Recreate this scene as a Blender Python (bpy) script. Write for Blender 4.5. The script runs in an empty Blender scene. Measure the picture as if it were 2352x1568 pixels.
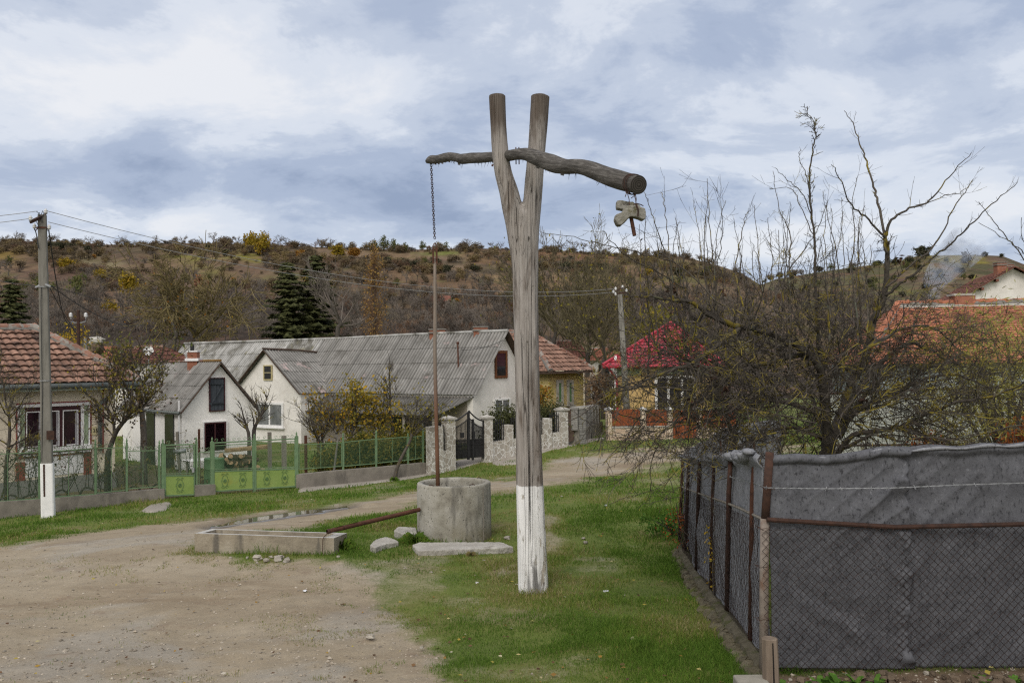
import bpy, math, random
import numpy as np
from mathutils import Vector, Matrix
random.seed(7); rng = np.random.default_rng(11)
sc = bpy.context.scene
COL = sc.collection
R = math.radians

# ------------------------------------------------------------------ camera
F_PX, CX, CY = 2000.0, 1176.0, 784.0           # focal length and centre in 2352 x 1568 units
EYE = Vector((0, 0, 3.0)); PITCH = math.atan(48 / F_PX); ROLL = 0.013
_r0 = Vector((1, 0, 0)); _u0 = Vector((0, -math.sin(PITCH), math.cos(PITCH)))
CF = Vector((0, math.cos(PITCH), math.sin(PITCH)))
CR = _r0 * math.cos(ROLL) - _u0 * math.sin(ROLL)
CU = _u0 * math.cos(ROLL) + _r0 * math.sin(ROLL)
cd = bpy.data.cameras.new('camera'); cam = bpy.data.objects.new('camera', cd); COL.objects.link(cam)
cd.sensor_width = 36; cd.lens = F_PX / 2352 * 36; cd.clip_start = 0.1; cd.clip_end = 5000
cam.matrix_world = Matrix(((CR.x, CU.x, -CF.x, EYE.x), (CR.y, CU.y, -CF.y, EYE.y), (CR.z, CU.z, -CF.z, EYE.z), (0, 0, 0, 1)))
sc.camera = cam

# ------------------------------------------------------------------ light
SUN_EL, SUN_AZ = R(42), R(196)                 # azimuth clockwise from +y: behind the camera, to the left
w = bpy.data.worlds.new('World'); sc.world = w; w.use_nodes = True
nt = w.node_tree; nt.nodes.clear(); N = nt.nodes.new; Lk = nt.links.new
def wmath(op, a, b=None, c=None):
    n = N('ShaderNodeMath'); n.operation = op
    for i, v in enumerate((a, b, c)):
        if v is None: continue
        if isinstance(v, (int, float)): n.inputs[i].default_value = v
        else: Lk(v, n.inputs[i])
    return n.outputs[0]
tc = N('ShaderNodeTexCoord'); sep = N('ShaderNodeSeparateXYZ'); Lk(tc.outputs['Generated'], sep.inputs[0])
zc = wmath('MAXIMUM', sep.outputs[2], 0.0); den = wmath('ADD', zc, 0.24)
cx_ = wmath('DIVIDE', sep.outputs[0], den); cy_ = wmath('DIVIDE', sep.outputs[1], den)
comb = N('ShaderNodeCombineXYZ'); Lk(cx_, comb.inputs[0]); Lk(cy_, comb.inputs[1])
mp = N('ShaderNodeMapping'); Lk(comb.outputs[0], mp.inputs[0]); mp.inputs['Scale'].default_value = (0.66, 0.72, 1); mp.inputs['Location'].default_value = (3.4, 1.7, 0.0)
mp.inputs['Rotation'].default_value = (0, 0, R(14))
n1 = N('ShaderNodeTexNoise'); Lk(mp.outputs[0], n1.inputs['Vector']); n1.inputs['Scale'].default_value = 1.5; n1.inputs['Detail'].default_value = 7; n1.inputs['Roughness'].default_value = 0.48; n1.inputs['Distortion'].default_value = 0.35
n2 = N('ShaderNodeTexNoise'); Lk(mp.outputs[0], n2.inputs['Vector']); n2.inputs['Scale'].default_value = 3.6; n2.inputs['Detail'].default_value = 8; n2.inputs['Roughness'].default_value = 0.63; n2.inputs['Distortion'].default_value = 0.25
cl = wmath('ADD', wmath('MULTIPLY', n1.outputs[0], 0.42), wmath('MULTIPLY_ADD', n2.outputs[0], 0.70, -0.065))
# real cloud banks: direction, size across and up, weight (positive = bright, negative = heavy and dark)
def sky_dir(px, py):
    v = (CF * F_PX + CR * (px - CX) + CU * (CY - py)); v.normalize(); return v
BANKS = [(330, 90, .22, .09, .16), (820, 170, .16, .08, .14), (470, 235, .26, .06, .06), (300, 385, .26, .04, -.11), (760, 440, .24, .055, -.09),
         (1010, 520, .14, .04, -.10), (1480, 130, .24, .05, -.12), (2000, 150, .2, .03, -.06), (1130, 250, .10, .03, -.04), (950, 60, .10, .05, -.06), (400, 500, .10, .025, .12), (1850, 260, .22, .07, .12),
         (2240, 90, .12, .08, -.03), (1360, 300, .12, .06, .02), (2250, 270, .10, .05, -.06), (100, 240, .08, .05, .03), (1700, 520, .3, .03, .03),
         (120, 470, .10, .03, -.05), (2150, 420, .14, .04, .05), (1500, 420, .16, .03, -.02), (1176, 560, 1.2, .035, .06), (1900, 400, .2, .05, .05)]
az = wmath('ARCTAN2', sep.outputs[0], sep.outputs[1]); el = wmath('ARCSINE', sep.outputs[2])
wob = wmath('MULTIPLY', wmath('SUBTRACT', n2.outputs[0], 0.5), 0.16); wob2 = wmath('MULTIPLY', wmath('SUBTRACT', n1.outputs[0], 0.5), 0.10)
az = wmath('ADD', az, wob); el = wmath('ADD', el, wob2)
for (px, py, sa, se, wt) in BANKS:
    v = sky_dir(px, py); a0, e0 = math.atan2(v.x, v.y), math.asin(v.z)
    qa = wmath('POWER', wmath('DIVIDE', wmath('SUBTRACT', az, a0), sa * .75), 2.0); qe = wmath('POWER', wmath('DIVIDE', wmath('SUBTRACT', el, e0), se * .8), 2.0)
    g = wmath('EXPONENT', wmath('MULTIPLY', wmath('ADD', qa, qe), -1.0))
    cl = wmath('MULTIPLY_ADD', g, wt * .9, cl)
cl = wmath('MULTIPLY_ADD', cl, 1.15, -0.085)
rp = N('ShaderNodeValToRGB'); Lk(cl, rp.inputs[0]); rp.color_ramp.interpolation = 'EASE'
els = rp.color_ramp.elements
els[0].position = 0.24; els[0].color = (0.265, 0.33, 0.47, 1)
els[1].position = 0.70; els[1].color = (0.745, 0.77, 0.82, 1)
e = els.new(0.40); e.color = (0.378, 0.447, 0.588, 1)
e = els.new(0.50); e.color = (0.495, 0.558, 0.678, 1)
e = els.new(0.58); e.color = (0.635, 0.685, 0.775, 1)
sky = N('ShaderNodeTexSky'); sky.sky_type = 'NISHITA'; sky.sun_disc = False; sky.sun_elevation = SUN_EL; sky.sun_rotation = SUN_AZ
mulc = N('ShaderNodeMix'); mulc.data_type = 'RGBA'; mulc.blend_type = 'MULTIPLY'; mulc.inputs[0].default_value = 1.0
sd = Vector((math.sin(SUN_AZ) * math.cos(SUN_EL), math.cos(SUN_AZ) * math.cos(SUN_EL), math.sin(SUN_EL)))
dp = N('ShaderNodeVectorMath'); dp.operation = 'DOT_PRODUCT'; Lk(tc.outputs['Generated'], dp.inputs[0]); dp.inputs[1].default_value = sd
glow = wmath('POWER', wmath('MAXIMUM', wmath('MULTIPLY_ADD', dp.outputs['Value'], 0.5, 0.5), 0.0), 3.0)
cmb2 = N('ShaderNodeCombineColor'); [Lk(wmath('MULTIPLY', wmath('MULTIPLY_ADD', glow, (2.1, 1.62, 1.02)[i], 1.0), 10.4), cmb2.inputs[i]) for i in range(3)]
Lk(rp.outputs[0], mulc.inputs[6]); Lk(cmb2.outputs[0], mulc.inputs[7])
mx = N('ShaderNodeMix'); mx.data_type = 'RGBA'; mx.inputs[0].default_value = 0.93
Lk(sky.outputs[0], mx.inputs[6]); Lk(mulc.outputs[2], mx.inputs[7])
bg = N('ShaderNodeBackground'); bg.inputs[1].default_value = 0.1; Lk(mx.outputs[2], bg.inputs[0])
wo = N('ShaderNodeOutputWorld'); Lk(bg.outputs[0], wo.inputs[0])
sl = bpy.data.lights.new('sun', 'SUN'); sl.energy = 1.35; sl.angle = R(22); sl.color = (1, 0.96, 0.9)
so = bpy.data.objects.new('sun', sl); COL.objects.link(so); so.location = (-20, -30, 40); so.rotation_euler = sd.to_track_quat('Z', 'Y').to_euler()
sc.view_settings.view_transform = 'Standard'; sc.view_settings.look = 'None'; sc.view_settings.exposure = 0.07; sc.view_settings.gamma = 1
sc.cycles.use_denoising = False; sc.cycles.filter_width = 1.25; sc.cycles.max_bounces = 6; sc.cycles.transparent_max_bounces = 24; sc.cycles.volume_bounces = 0

# ------------------------------------------------------------------ geometry helpers
def P(px, py, d):
    """point of the place seen at that spot of the photograph, d metres ahead of the camera"""
    v = CF * F_PX + CR * (px - CX) + CU * (CY - py)
    return EYE + v * (d / v.y)
def proj(p):
    v = Vector(p) - EYE; k = F_PX / v.dot(CF)
    return CX + v.dot(CR) * k, CY - v.dot(CU) * k
def hitplane(px, py, p0, n):
    v = CF * F_PX + CR * (px - CX) + CU * (CY - py)
    return EYE + v * ((Vector(p0) - EYE).dot(n) / v.dot(n))
def hitcol(p0, dr, px, lo=-40, hi=40):
    """distance along a line at which it stands in a given column"""
    p0 = Vector(p0); dr = Vector(dr); a, b = lo, hi
    while (p0 + dr * a - EYE).dot(CF) < 1 and a < b: a += .5
    fa = proj(p0 + dr * a)[0] - px
    for _ in range(60):
        m = (a + b) / 2; fm = proj(p0 + dr * m)[0] - px
        if (fm > 0) == (fa > 0): a, fa = m, fm
        else: b = m
    return (a + b) / 2
BASE = {}
def thing(name, label, cat, base, group=None):
    o = bpy.data.objects.new(name, None); o.empty_display_size = .2; COL.objects.link(o)
    o.location = Vector(base); BASE[o.name] = Vector(base); o['label'] = label; o['category'] = cat
    if group: o['group'] = group
    return o
def tag(o, label=None, cat=None, group=None, kind=None):
    if label: o['label'] = label
    if cat: o['category'] = cat
    if group: o['group'] = group
    if kind: o['kind'] = kind
    return o
def link(name, me, base, parent):
    o = bpy.data.objects.new(name, me); COL.objects.link(o)
    if parent is not None:
        o.parent = parent; BASE[o.name] = base
    else:
        o.location = base; BASE[o.name] = base
    return o
def copy_tree(o, parent=None, loc=None, rz=None, s=None):
    c = o.copy(); COL.objects.link(c)
    if parent: c.parent = parent
    if loc is not None: c.location = loc
    if rz is not None: c.rotation_euler[2] = rz
    if s is not None: c.scale = (s, s, s) if not isinstance(s, tuple) else s
    for ch in list(o.children): copy_tree(ch, c)
    return c
def frame_of(d):
    d = d.normalized(); a = Vector((0, 0, 1)) if abs(d.z) < .9 else Vector((1, 0, 0))
    x = a.cross(d).normalized(); return x, d.cross(x)
class MB:
    def __init__(s): s.v = []; s.f = []; s.r = []; s.m = []
    def face(s, pts, r=None, m=0):
        i = len(s.v); s.v += [tuple(p) for p in pts]; s.f.append(tuple(range(i, i + len(pts)))); s.r.append(random.random() if r is None else r); s.m.append(m)
    def box(s, c, size, ax=None, r=None, m=0, taper=1.0):
        """box centred at c; size along the axes ax (x, y, z by default)"""
        c = Vector(c); X, Y, Z = ax or (Vector((1, 0, 0)), Vector((0, 1, 0)), Vector((0, 0, 1)))
        hx, hy, hz = [q / 2 for q in size]; i = len(s.v); r = random.random() if r is None else r
        for kz in (-1, 1):
            t = taper if kz > 0 else 1
            for kx, ky in ((-1, -1), (1, -1), (1, 1), (-1, 1)): s.v.append(tuple(c + X * hx * kx * t + Y * hy * ky * t + Z * hz * kz))
        for f in ((0, 3, 2, 1), (4, 5, 6, 7), (0, 1, 5, 4), (1, 2, 6, 5), (2, 3, 7, 6), (3, 0, 4, 7)):
            s.f.append(tuple(i + k for k in f)); s.r.append(r); s.m.append(m)
        return s
    def bar(s, a, b, w, h, r=None, m=0, up=None):
        a, b = Vector(a), Vector(b); d = b - a; L = d.length; d = d / L
        u = Vector(up or (0, 0, 1)); x = u.cross(d)
        if x.length < 1e-4: x = Vector((1, 0, 0)).cross(d)
        x.normalize(); y = d.cross(x)
        return s.box((a + b) / 2, (w, h, L), (x, y, d), r, m)
    def tube(s, pts, rad, n=6, r=None, m=0, cap=True, wob=0.0):
        pts = [Vector(p) for p in pts]; K = len(pts)
        rad = [rad] * K if isinstance(rad, (int, float)) else rad
        r = random.random() if r is None else r; i0 = len(s.v); x = None
        for k in range(K):
            d = (pts[min(k + 1, K - 1)] - pts[max(k - 1, 0)])
            if d.length < 1e-9: d = Vector((0, 0, 1))
            d.normalize()
            if x is None: x, y = frame_of(d)
            else:
                x = x - d * x.dot(d)
                if x.length < 1e-5: x, y = frame_of(d)
                x.normalize(); y = d.cross(x)
            for j in range(n):
                a = 2 * math.pi * j / n; q = rad[k] * (1 + (random.uniform(-wob, wob) if wob else 0))
                s.v.append(tuple(pts[k] + x * (q * math.cos(a)) + y * (q * math.sin(a))))
        for k in range(K - 1):
            for j in range(n):
                a = i0 + k * n + j; b = i0 + k * n + (j + 1) % n
                s.f.append((a, b, b + n, a + n)); s.r.append(r); s.m.append(m)
        if cap:
            s.f.append(tuple(i0 + j for j in reversed(range(n)))); s.r.append(r); s.m.append(m)
            s.f.append(tuple(i0 + (K - 1) * n + j for j in range(n))); s.r.append(r); s.m.append(m)
        return s
    def lathe(s, c, prof, n=24, m=0, r=.5, ax=None):
        c = Vector(c); X, Y, Z = ax or (Vector((1, 0, 0)), Vector((0, 1, 0)), Vector((0, 0, 1))); i0 = len(s.v)
        for (q, z) in prof:
            for j in range(n):
                a = 2 * math.pi * j / n; s.v.append(tuple(c + X * q * math.cos(a) + Y * q * math.sin(a) + Z * z))
        for k in range(len(prof) - 1):
            for j in range(n):
                a = i0 + k * n + j; b = i0 + k * n + (j + 1) % n
                s.f.append((a, b, b + n, a + n)); s.r.append(r); s.m.append(m)
        return s
    def rock(s, c, size, rough=.25, n=7, m=0, rz=None):
        """an irregular lump"""
        c = Vector(c); i0 = len(s.v); rz = random.uniform(0, 6.28) if rz is None else rz; r = random.random(); rows = 5
        for k in range(rows + 1):
            t = math.pi * k / rows
            for j in range(n):
                a = 2 * math.pi * j / n; q = 1 + random.uniform(-rough, rough)
                x, y, z = q * math.sin(t) ** .7 * math.cos(a) * size[0] / 2, q * math.sin(t) ** .7 * math.sin(a) * size[1] / 2, math.cos(t) * size[2] / 2 * (1 + random.uniform(-rough, rough) * .5)
                s.v.append((c.x + x * math.cos(rz) - y * math.sin(rz), c.y + x * math.sin(rz) + y * math.cos(rz), c.z + z))
        for k in range(rows):
            for j in range(n):
                a = i0 + k * n + j; b = i0 + k * n + (j + 1) % n
                s.f.append((a, a + n, b + n, b)); s.r.append(r); s.m.append(m)
        return s
    def build(s, name, mats, parent=None, base=None, smooth=False, bevel=0):
        base = BASE[parent.name] if parent is not None else Vector(base if base is not None else (0, 0, 0))
        me = bpy.data.meshes.new(name); b = base
        me.from_pydata([(x - b.x, y - b.y, z - b.z) for x, y, z in s.v], [], s.f)
        mats = mats if isinstance(mats, (list, tuple)) else [mats]
        for q in mats: me.materials.append(q)
        if len(mats) > 1: me.polygons.foreach_set('material_index', s.m)
        me.attributes.new('rnd', 'FLOAT', 'FACE').data.foreach_set('value', s.r)
        if smooth: me.polygons.foreach_set('use_smooth', [True] * len(s.f))
        me.update(); o = link(name, me, base, parent)
        if bevel:
            md = o.modifiers.new('bevel', 'BEVEL'); md.width = bevel; md.segments = 2; md.limit_method = 'ANGLE'
        return o
def np_mesh(name, V, T, mats, r=None, parent=None, base=(0, 0, 0), attrs=None, smooth=False):
    """big meshes of triangles or quads straight from arrays"""
    base = BASE[parent.name] if parent is not None else Vector(base)
    V = np.asarray(V, np.float32) - np.array(base, np.float32); T = np.asarray(T, np.int32); k = T.shape[1]
    me = bpy.data.meshes.new(name); me.vertices.add(len(V)); me.vertices.foreach_set('co', V.ravel())
    me.loops.add(T.size); me.loops.foreach_set('vertex_index', T.ravel())
    me.polygons.add(len(T)); me.polygons.foreach_set('loop_start', np.arange(0, T.size, k, dtype=np.int32)); me.polygons.foreach_set('loop_total', np.full(len(T), k, np.int32))
    me.polygons.foreach_set('use_smooth', np.full(len(T), bool(smooth)))
    for q in (mats if isinstance(mats, (list, tuple)) else [mats]): me.materials.append(q)
    if r is not None: me.attributes.new('rnd', 'FLOAT', 'FACE').data.foreach_set('value', np.asarray(r, np.float32))
    for nm, (dom, dat) in (attrs or {}).items():
        if dat.ndim == 1: me.attributes.new(nm, 'FLOAT', dom).data.foreach_set('value', dat.astype(np.float32))
        else: me.attributes.new(nm, 'FLOAT_COLOR', dom).data.foreach_set('color', dat.astype(np.float32).ravel())
    me.update(calc_edges=True); me.validate()
    return link(name, me, base, parent)
def vnoise(x, y, seed=0):
    """smooth value noise in -1..1"""
    xi, yi = np.floor(x).astype(np.int64), np.floor(y).astype(np.int64); fx, fy = x - xi, y - yi
    fx = fx * fx * (3 - 2 * fx); fy = fy * fy * (3 - 2 * fy)
    def h(a, b):
        q = (a * 374761393 + b * 668265263 + seed * 974634777) & 0x7fffffff; q = (q ^ (q >> 13)) * 1274126177 & 0x7fffffff
        return ((q ^ (q >> 16)) & 0xffff) / 32767.5 - 1
    return (h(xi, yi) * (1 - fx) + h(xi + 1, yi) * fx) * (1 - fy) + (h(xi, yi + 1) * (1 - fx) + h(xi + 1, yi + 1) * fx) * fy
def fbm(x, y, seed=0, o=4):
    t = 0; a = .5
    for k in range(o): t = t + a * vnoise(x * 2 ** k, y * 2 ** k, seed + k); a *= .5
    return t
# ------------------------------------------------------------------ materials
class NT:
    def __init__(s, name):
        s.mat = bpy.data.materials.new(name); s.mat.use_nodes = True; s.t = s.mat.node_tree; s.b = s.t.nodes['Principled BSDF']
    def n(s, ty, **kw):
        q = s.t.nodes.new(ty)
        for k, v in kw.items(): setattr(q, k, v)
        return q
    def l(s, a, b): s.t.links.new(a, b)
    def val(s, sock, v):
        if isinstance(v, (int, float)): sock.default_value = v
        elif isinstance(v, tuple): sock.default_value = v if len(v) == 4 or len(sock.default_value) == 3 else v + (1,)
        else: s.l(v, sock)
    def math(s, op, a, b=0.0, c=0.0, clamp=False):
        q = s.n('ShaderNodeMath', operation=op, use_clamp=clamp)
        for i, v in enumerate((a, b, c)): s.val(q.inputs[i], v)
        return q.outputs[0]
    def coord(s, stretch=(1, 1, 1), kind='Object', rot=(0, 0, 0)):
        t = s.n('ShaderNodeTexCoord'); m = s.n('ShaderNodeMapping'); s.l(t.outputs[kind], m.inputs[0]); m.inputs['Scale'].default_value = stretch; m.inputs['Rotation'].default_value = rot
        return m.outputs[0]
    def noise(s, co, scale, detail=6, rough=.55, dist=0.0):
        q = s.n('ShaderNodeTexNoise'); s.l(co, q.inputs['Vector']); q.inputs['Scale'].default_value = scale; q.inputs['Detail'].default_value = detail; q.inputs['Roughness'].default_value = rough; q.inputs['Distortion'].default_value = dist
        return q.outputs[0]
    def ramp(s, f, stops):
        q = s.n('ShaderNodeValToRGB'); s.l(f, q.inputs[0]); e = q.color_ramp.elements
        for i, (p, c) in enumerate(stops):
            k = e[i] if i < 2 else e.new(p)
            k.position = p; k.color = c + (1,) if len(c) == 3 else c
        return q.outputs[0]
    def step(s, f, a, b):
        q = s.n('ShaderNodeMapRange', interpolation_type='SMOOTHSTEP'); s.l(f, q.inputs[0]); q.inputs[1].default_value = a; q.inputs[2].default_value = b
        return q.outputs[0]
    def mix(s, f, a, b, blend='MIX'):
        q = s.n('ShaderNodeMix', data_type='RGBA', blend_type=blend); s.val(q.inputs[0], f); s.val(q.inputs[6], a); s.val(q.inputs[7], b)
        return q.outputs[2]
    def attr(s, name='rnd'):
        q = s.n('ShaderNodeAttribute', attribute_name=name); return q
    def bright(s, col, fac, amount):
        """scale a colour by 1 +- amount with a 0..1 factor"""
        h = s.n('ShaderNodeHueSaturation'); s.val(h.inputs['Color'], col); s.l(s.math('MULTIPLY_ADD', fac, 2 * amount, 1 - amount), h.inputs['Value'])
        return h.outputs[0]
    def done(s, col, rough=.9, bump=None, bstr=.3, bdist=.02, spec=.25, metal=0.0):
        s.val(s.b.inputs['Base Color'], col); s.val(s.b.inputs['Roughness'], rough); s.b.inputs['Specular IOR Level'].default_value = spec; s.b.inputs['Metallic'].default_value = metal
        if bump is not None:
            q = s.n('ShaderNodeBump'); q.inputs['Strength'].default_value = bstr; q.inputs['Distance'].default_value = bdist; s.l(bump, q.inputs['Height']); s.l(q.outputs[0], s.b.inputs['Normal'])
        return s.mat
def M(name, c1, c2, scale=4, rough=.9, bstr=.3, bdist=.01, rnd=.12, stretch=(1, 1, 1), stain=None, spec=.25, detail=7, metal=0.0):
    """mottled surface: two tones, fine grain, a piece-to-piece variation and an optional stain (colour, scale, from, to)"""
    t = NT(name); co = t.coord(stretch); f = t.noise(co, scale, detail, .6); col = t.ramp(f, [(.3, c1), (.7, c2)])
    g = t.noise(co, scale * 9, 4, .6); col = t.bright(col, g, .16)
    if stain:
        for st in (stain if isinstance(stain, list) else [stain]):
            k = t.step(t.noise(t.coord(st[4] if len(st) > 4 else (1, 1, 1)), st[1], 6, .6, .4), st[2], st[3]); col = t.mix(k, col, st[0])
    if rnd: col = t.bright(col, t.attr().outputs['Fac'], rnd)
    h = t.math('ADD', f, t.math('MULTIPLY', g, .5))
    return t.done(col, rough, h, bstr, bdist, spec, metal)
ZS = (1, 1, .12)
CONC = M('concrete', (.19, .175, .145), (.33, .31, .265), 3, .93, .35, .012, .06, stain=[((.10, .09, .075), 2.2, .52, .72, (1.6, 1.6, .35)), ((.17, .15, .085), 1.4, .58, .75)])
CONCP = M('pole_concrete', (.13, .122, .105), (.21, .20, .175), 5, .93, .4, .01, .05, stretch=(1, 1, .3), stain=((.10, .095, .08), 3, .5, .7, (2, 2, .2)))
CONCW = M('pale_concrete', (.27, .25, .22), (.43, .41, .37), 3, .92, .4, .012, .05, stain=((.22, .2, .17), 3.5, .55, .75))
PLINTH = M('plinth_concrete', (.15, .135, .115), (.25, .225, .19), 2.5, .93, .35, .012, .06, stain=((.09, .082, .07), 1.3, .5, .72, (1, 1, .5)))
PAVE = M('paving', (.23, .205, .175), (.32, .29, .25), 2, .92, .3, .008, .05, stain=((.2, .17, .13), 1.5, .55, .75))
WHITEWASH = M('limewash', (.66, .65, .64), (.78, .77, .76), 4, .9, .2, .006, .03)
WALLW = M('white_plaster', (.72, .695, .66), (.81, .79, .755), 1.2, .92, .15, .008, .03, stain=((.55, .51, .45), .8, .58, .8, (1.2, 1.2, .35)))
WALLG = M('grey_white_plaster', (.57, .54, .50), (.72, .69, .65), .9, .92, .2, .01, .03, stain=[((.42, .39, .35), .7, .52, .75), ((.5, .42, .26), 1.1, .66, .85, (1.5, 1.5, .2))])
WALLC = M('cream_plaster', (.60, .525, .40), (.69, .61, .485), 1, .92, .15, .008, .03, stain=((.55, .46, .40), .9, .55, .8))
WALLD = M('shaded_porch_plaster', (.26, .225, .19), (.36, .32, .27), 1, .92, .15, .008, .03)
GREYPL = M('grey_plinth_plaster', (.15, .145, .135), (.22, .21, .195), 2, .92, .2, .01, .03)
WHITE = M('white_paint', (.62, .61, .60), (.74, .73, .72), 5, .6, .05, .003, .03)
REDP = M('oxide_red_paint', (.17, .03, .025), (.24, .05, .04), 6, .7, .1, .004, .05)
MAROON = M('maroon_paint', (.035, .011, .013), (.06, .02, .022), 8, .55, .1, .003, .1, stretch=(1, 1, .2))
GREENP = M('sage_panel', (.22, .27, .17), (.27, .33, .22), 3, .85, .1, .004, .03)
GREENF = M('green_paint', (.105, .17, .092), (.16, .24, .128), 8, .6, .15, .003, .08, stain=((.16, .10, .05), 9, .66, .8))
GREENL = M('lime_green_paint', (.19, .275, .07), (.26, .335, .105), 2.5, .6, .1, .003, .05, stain=[((.25, .27, .06), 3, .5, .75), ((.2, .13, .04), 7, .66, .8)])
GREEND = M('dark_green_paint', (.075, .155, .07), (.11, .20, .09), 4, .6, .1, .003, .05)
BLACKI = M('black_iron', (.012, .012, .013), (.028, .027, .027), 12, .5, .1, .002, .1)
RUST = M('rust', (.045, .02, .014), (.11, .047, .027), 14, .85, .4, .003, .15, stain=((.22, .14, .05), 5, .66, .76))
RUSTD = M('dark_rust', (.026, .016, .013), (.07, .034, .023), 14, .85, .4, .003, .15)
GALV = M('galvanised', (.22, .23, .235), (.34, .345, .35), 9, .5, .1, .002, .05, metal=.5)
ZINC = M('old_zinc', (.10, .115, .11), (.16, .175, .165), 5, .6, .1, .003, .05, metal=.2)
PORC = M('porcelain', (.46, .46, .45), (.56, .56, .55), 8, .2, .02, .001, .02, spec=.5)
CABLE = M('black_cable', (.02, .02, .02), (.035, .035, .035), 10, .6, .1, .002, 0)
WIRE = M('bare_wire', (.20, .20, .20), (.28, .28, .28), 10, .5, .1, .002, 0)
DOORW = M('tarred_boards', (.022, .026, .032), (.06, .068, .078), 6, .85, .4, .006, .25, stretch=(3, 3, .2))
WOODP = M('grey_posts', (.13, .115, .095), (.26, .235, .20), 8, .9, .5, .006, .2, stretch=(1.5, 1.5, .12))
WOODB = M('brown_boards', (.09, .035, .016), (.20, .075, .03), 5, .8, .3, .004, .2, stretch=(2, 2, .2))
WOODR = M('varnished_boards', (.16, .042, .014), (.27, .075, .024), 4, .55, .2, .003, .2, stretch=(3, 3, .25))
BARGE = M('barge_board', (.045, .03, .022), (.10, .068, .05), 6, .85, .3, .004, .1)
LOGEND = M('split_wood', (.20, .13, .07), (.42, .30, .17), 6, .9, .3, .006, .35)
LOGBARK = M('log_bark', (.045, .032, .022), (.12, .085, .055), 8, .95, .6, .01, .35)
BRICK = M('chimney_brick', (.20, .08, .05), (.31, .135, .085), 6, .9, .4, .008, .15, stain=((.3, .27, .24), 4, .6, .72))
MORTAR = M('ridge_mortar', (.13, .122, .108), (.22, .205, .185), 6, .95, .6, .02, .1)
WALLY = None
def glass(name, c, rough=.06, c2=None, sc_=2.0):
    t = NT(name); co = t.coord((1, 1, .5)); f = t.noise(co, sc_, 4); col = t.ramp(f, [(.35, c), (.65, c2 or c)])
    return t.done(col, rough, spec=.6)
GLASSD = glass('dark_pane', (.012, .012, .014), .08, (.03, .03, .035))
GLASSM = glass('maroon_curtain_pane', (.012, .006, .010), .12, (.03, .011, .018), 5)
GLASSG = glass('curtained_pane', (.10, .105, .11), .12, (.2, .205, .21), 3)
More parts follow.
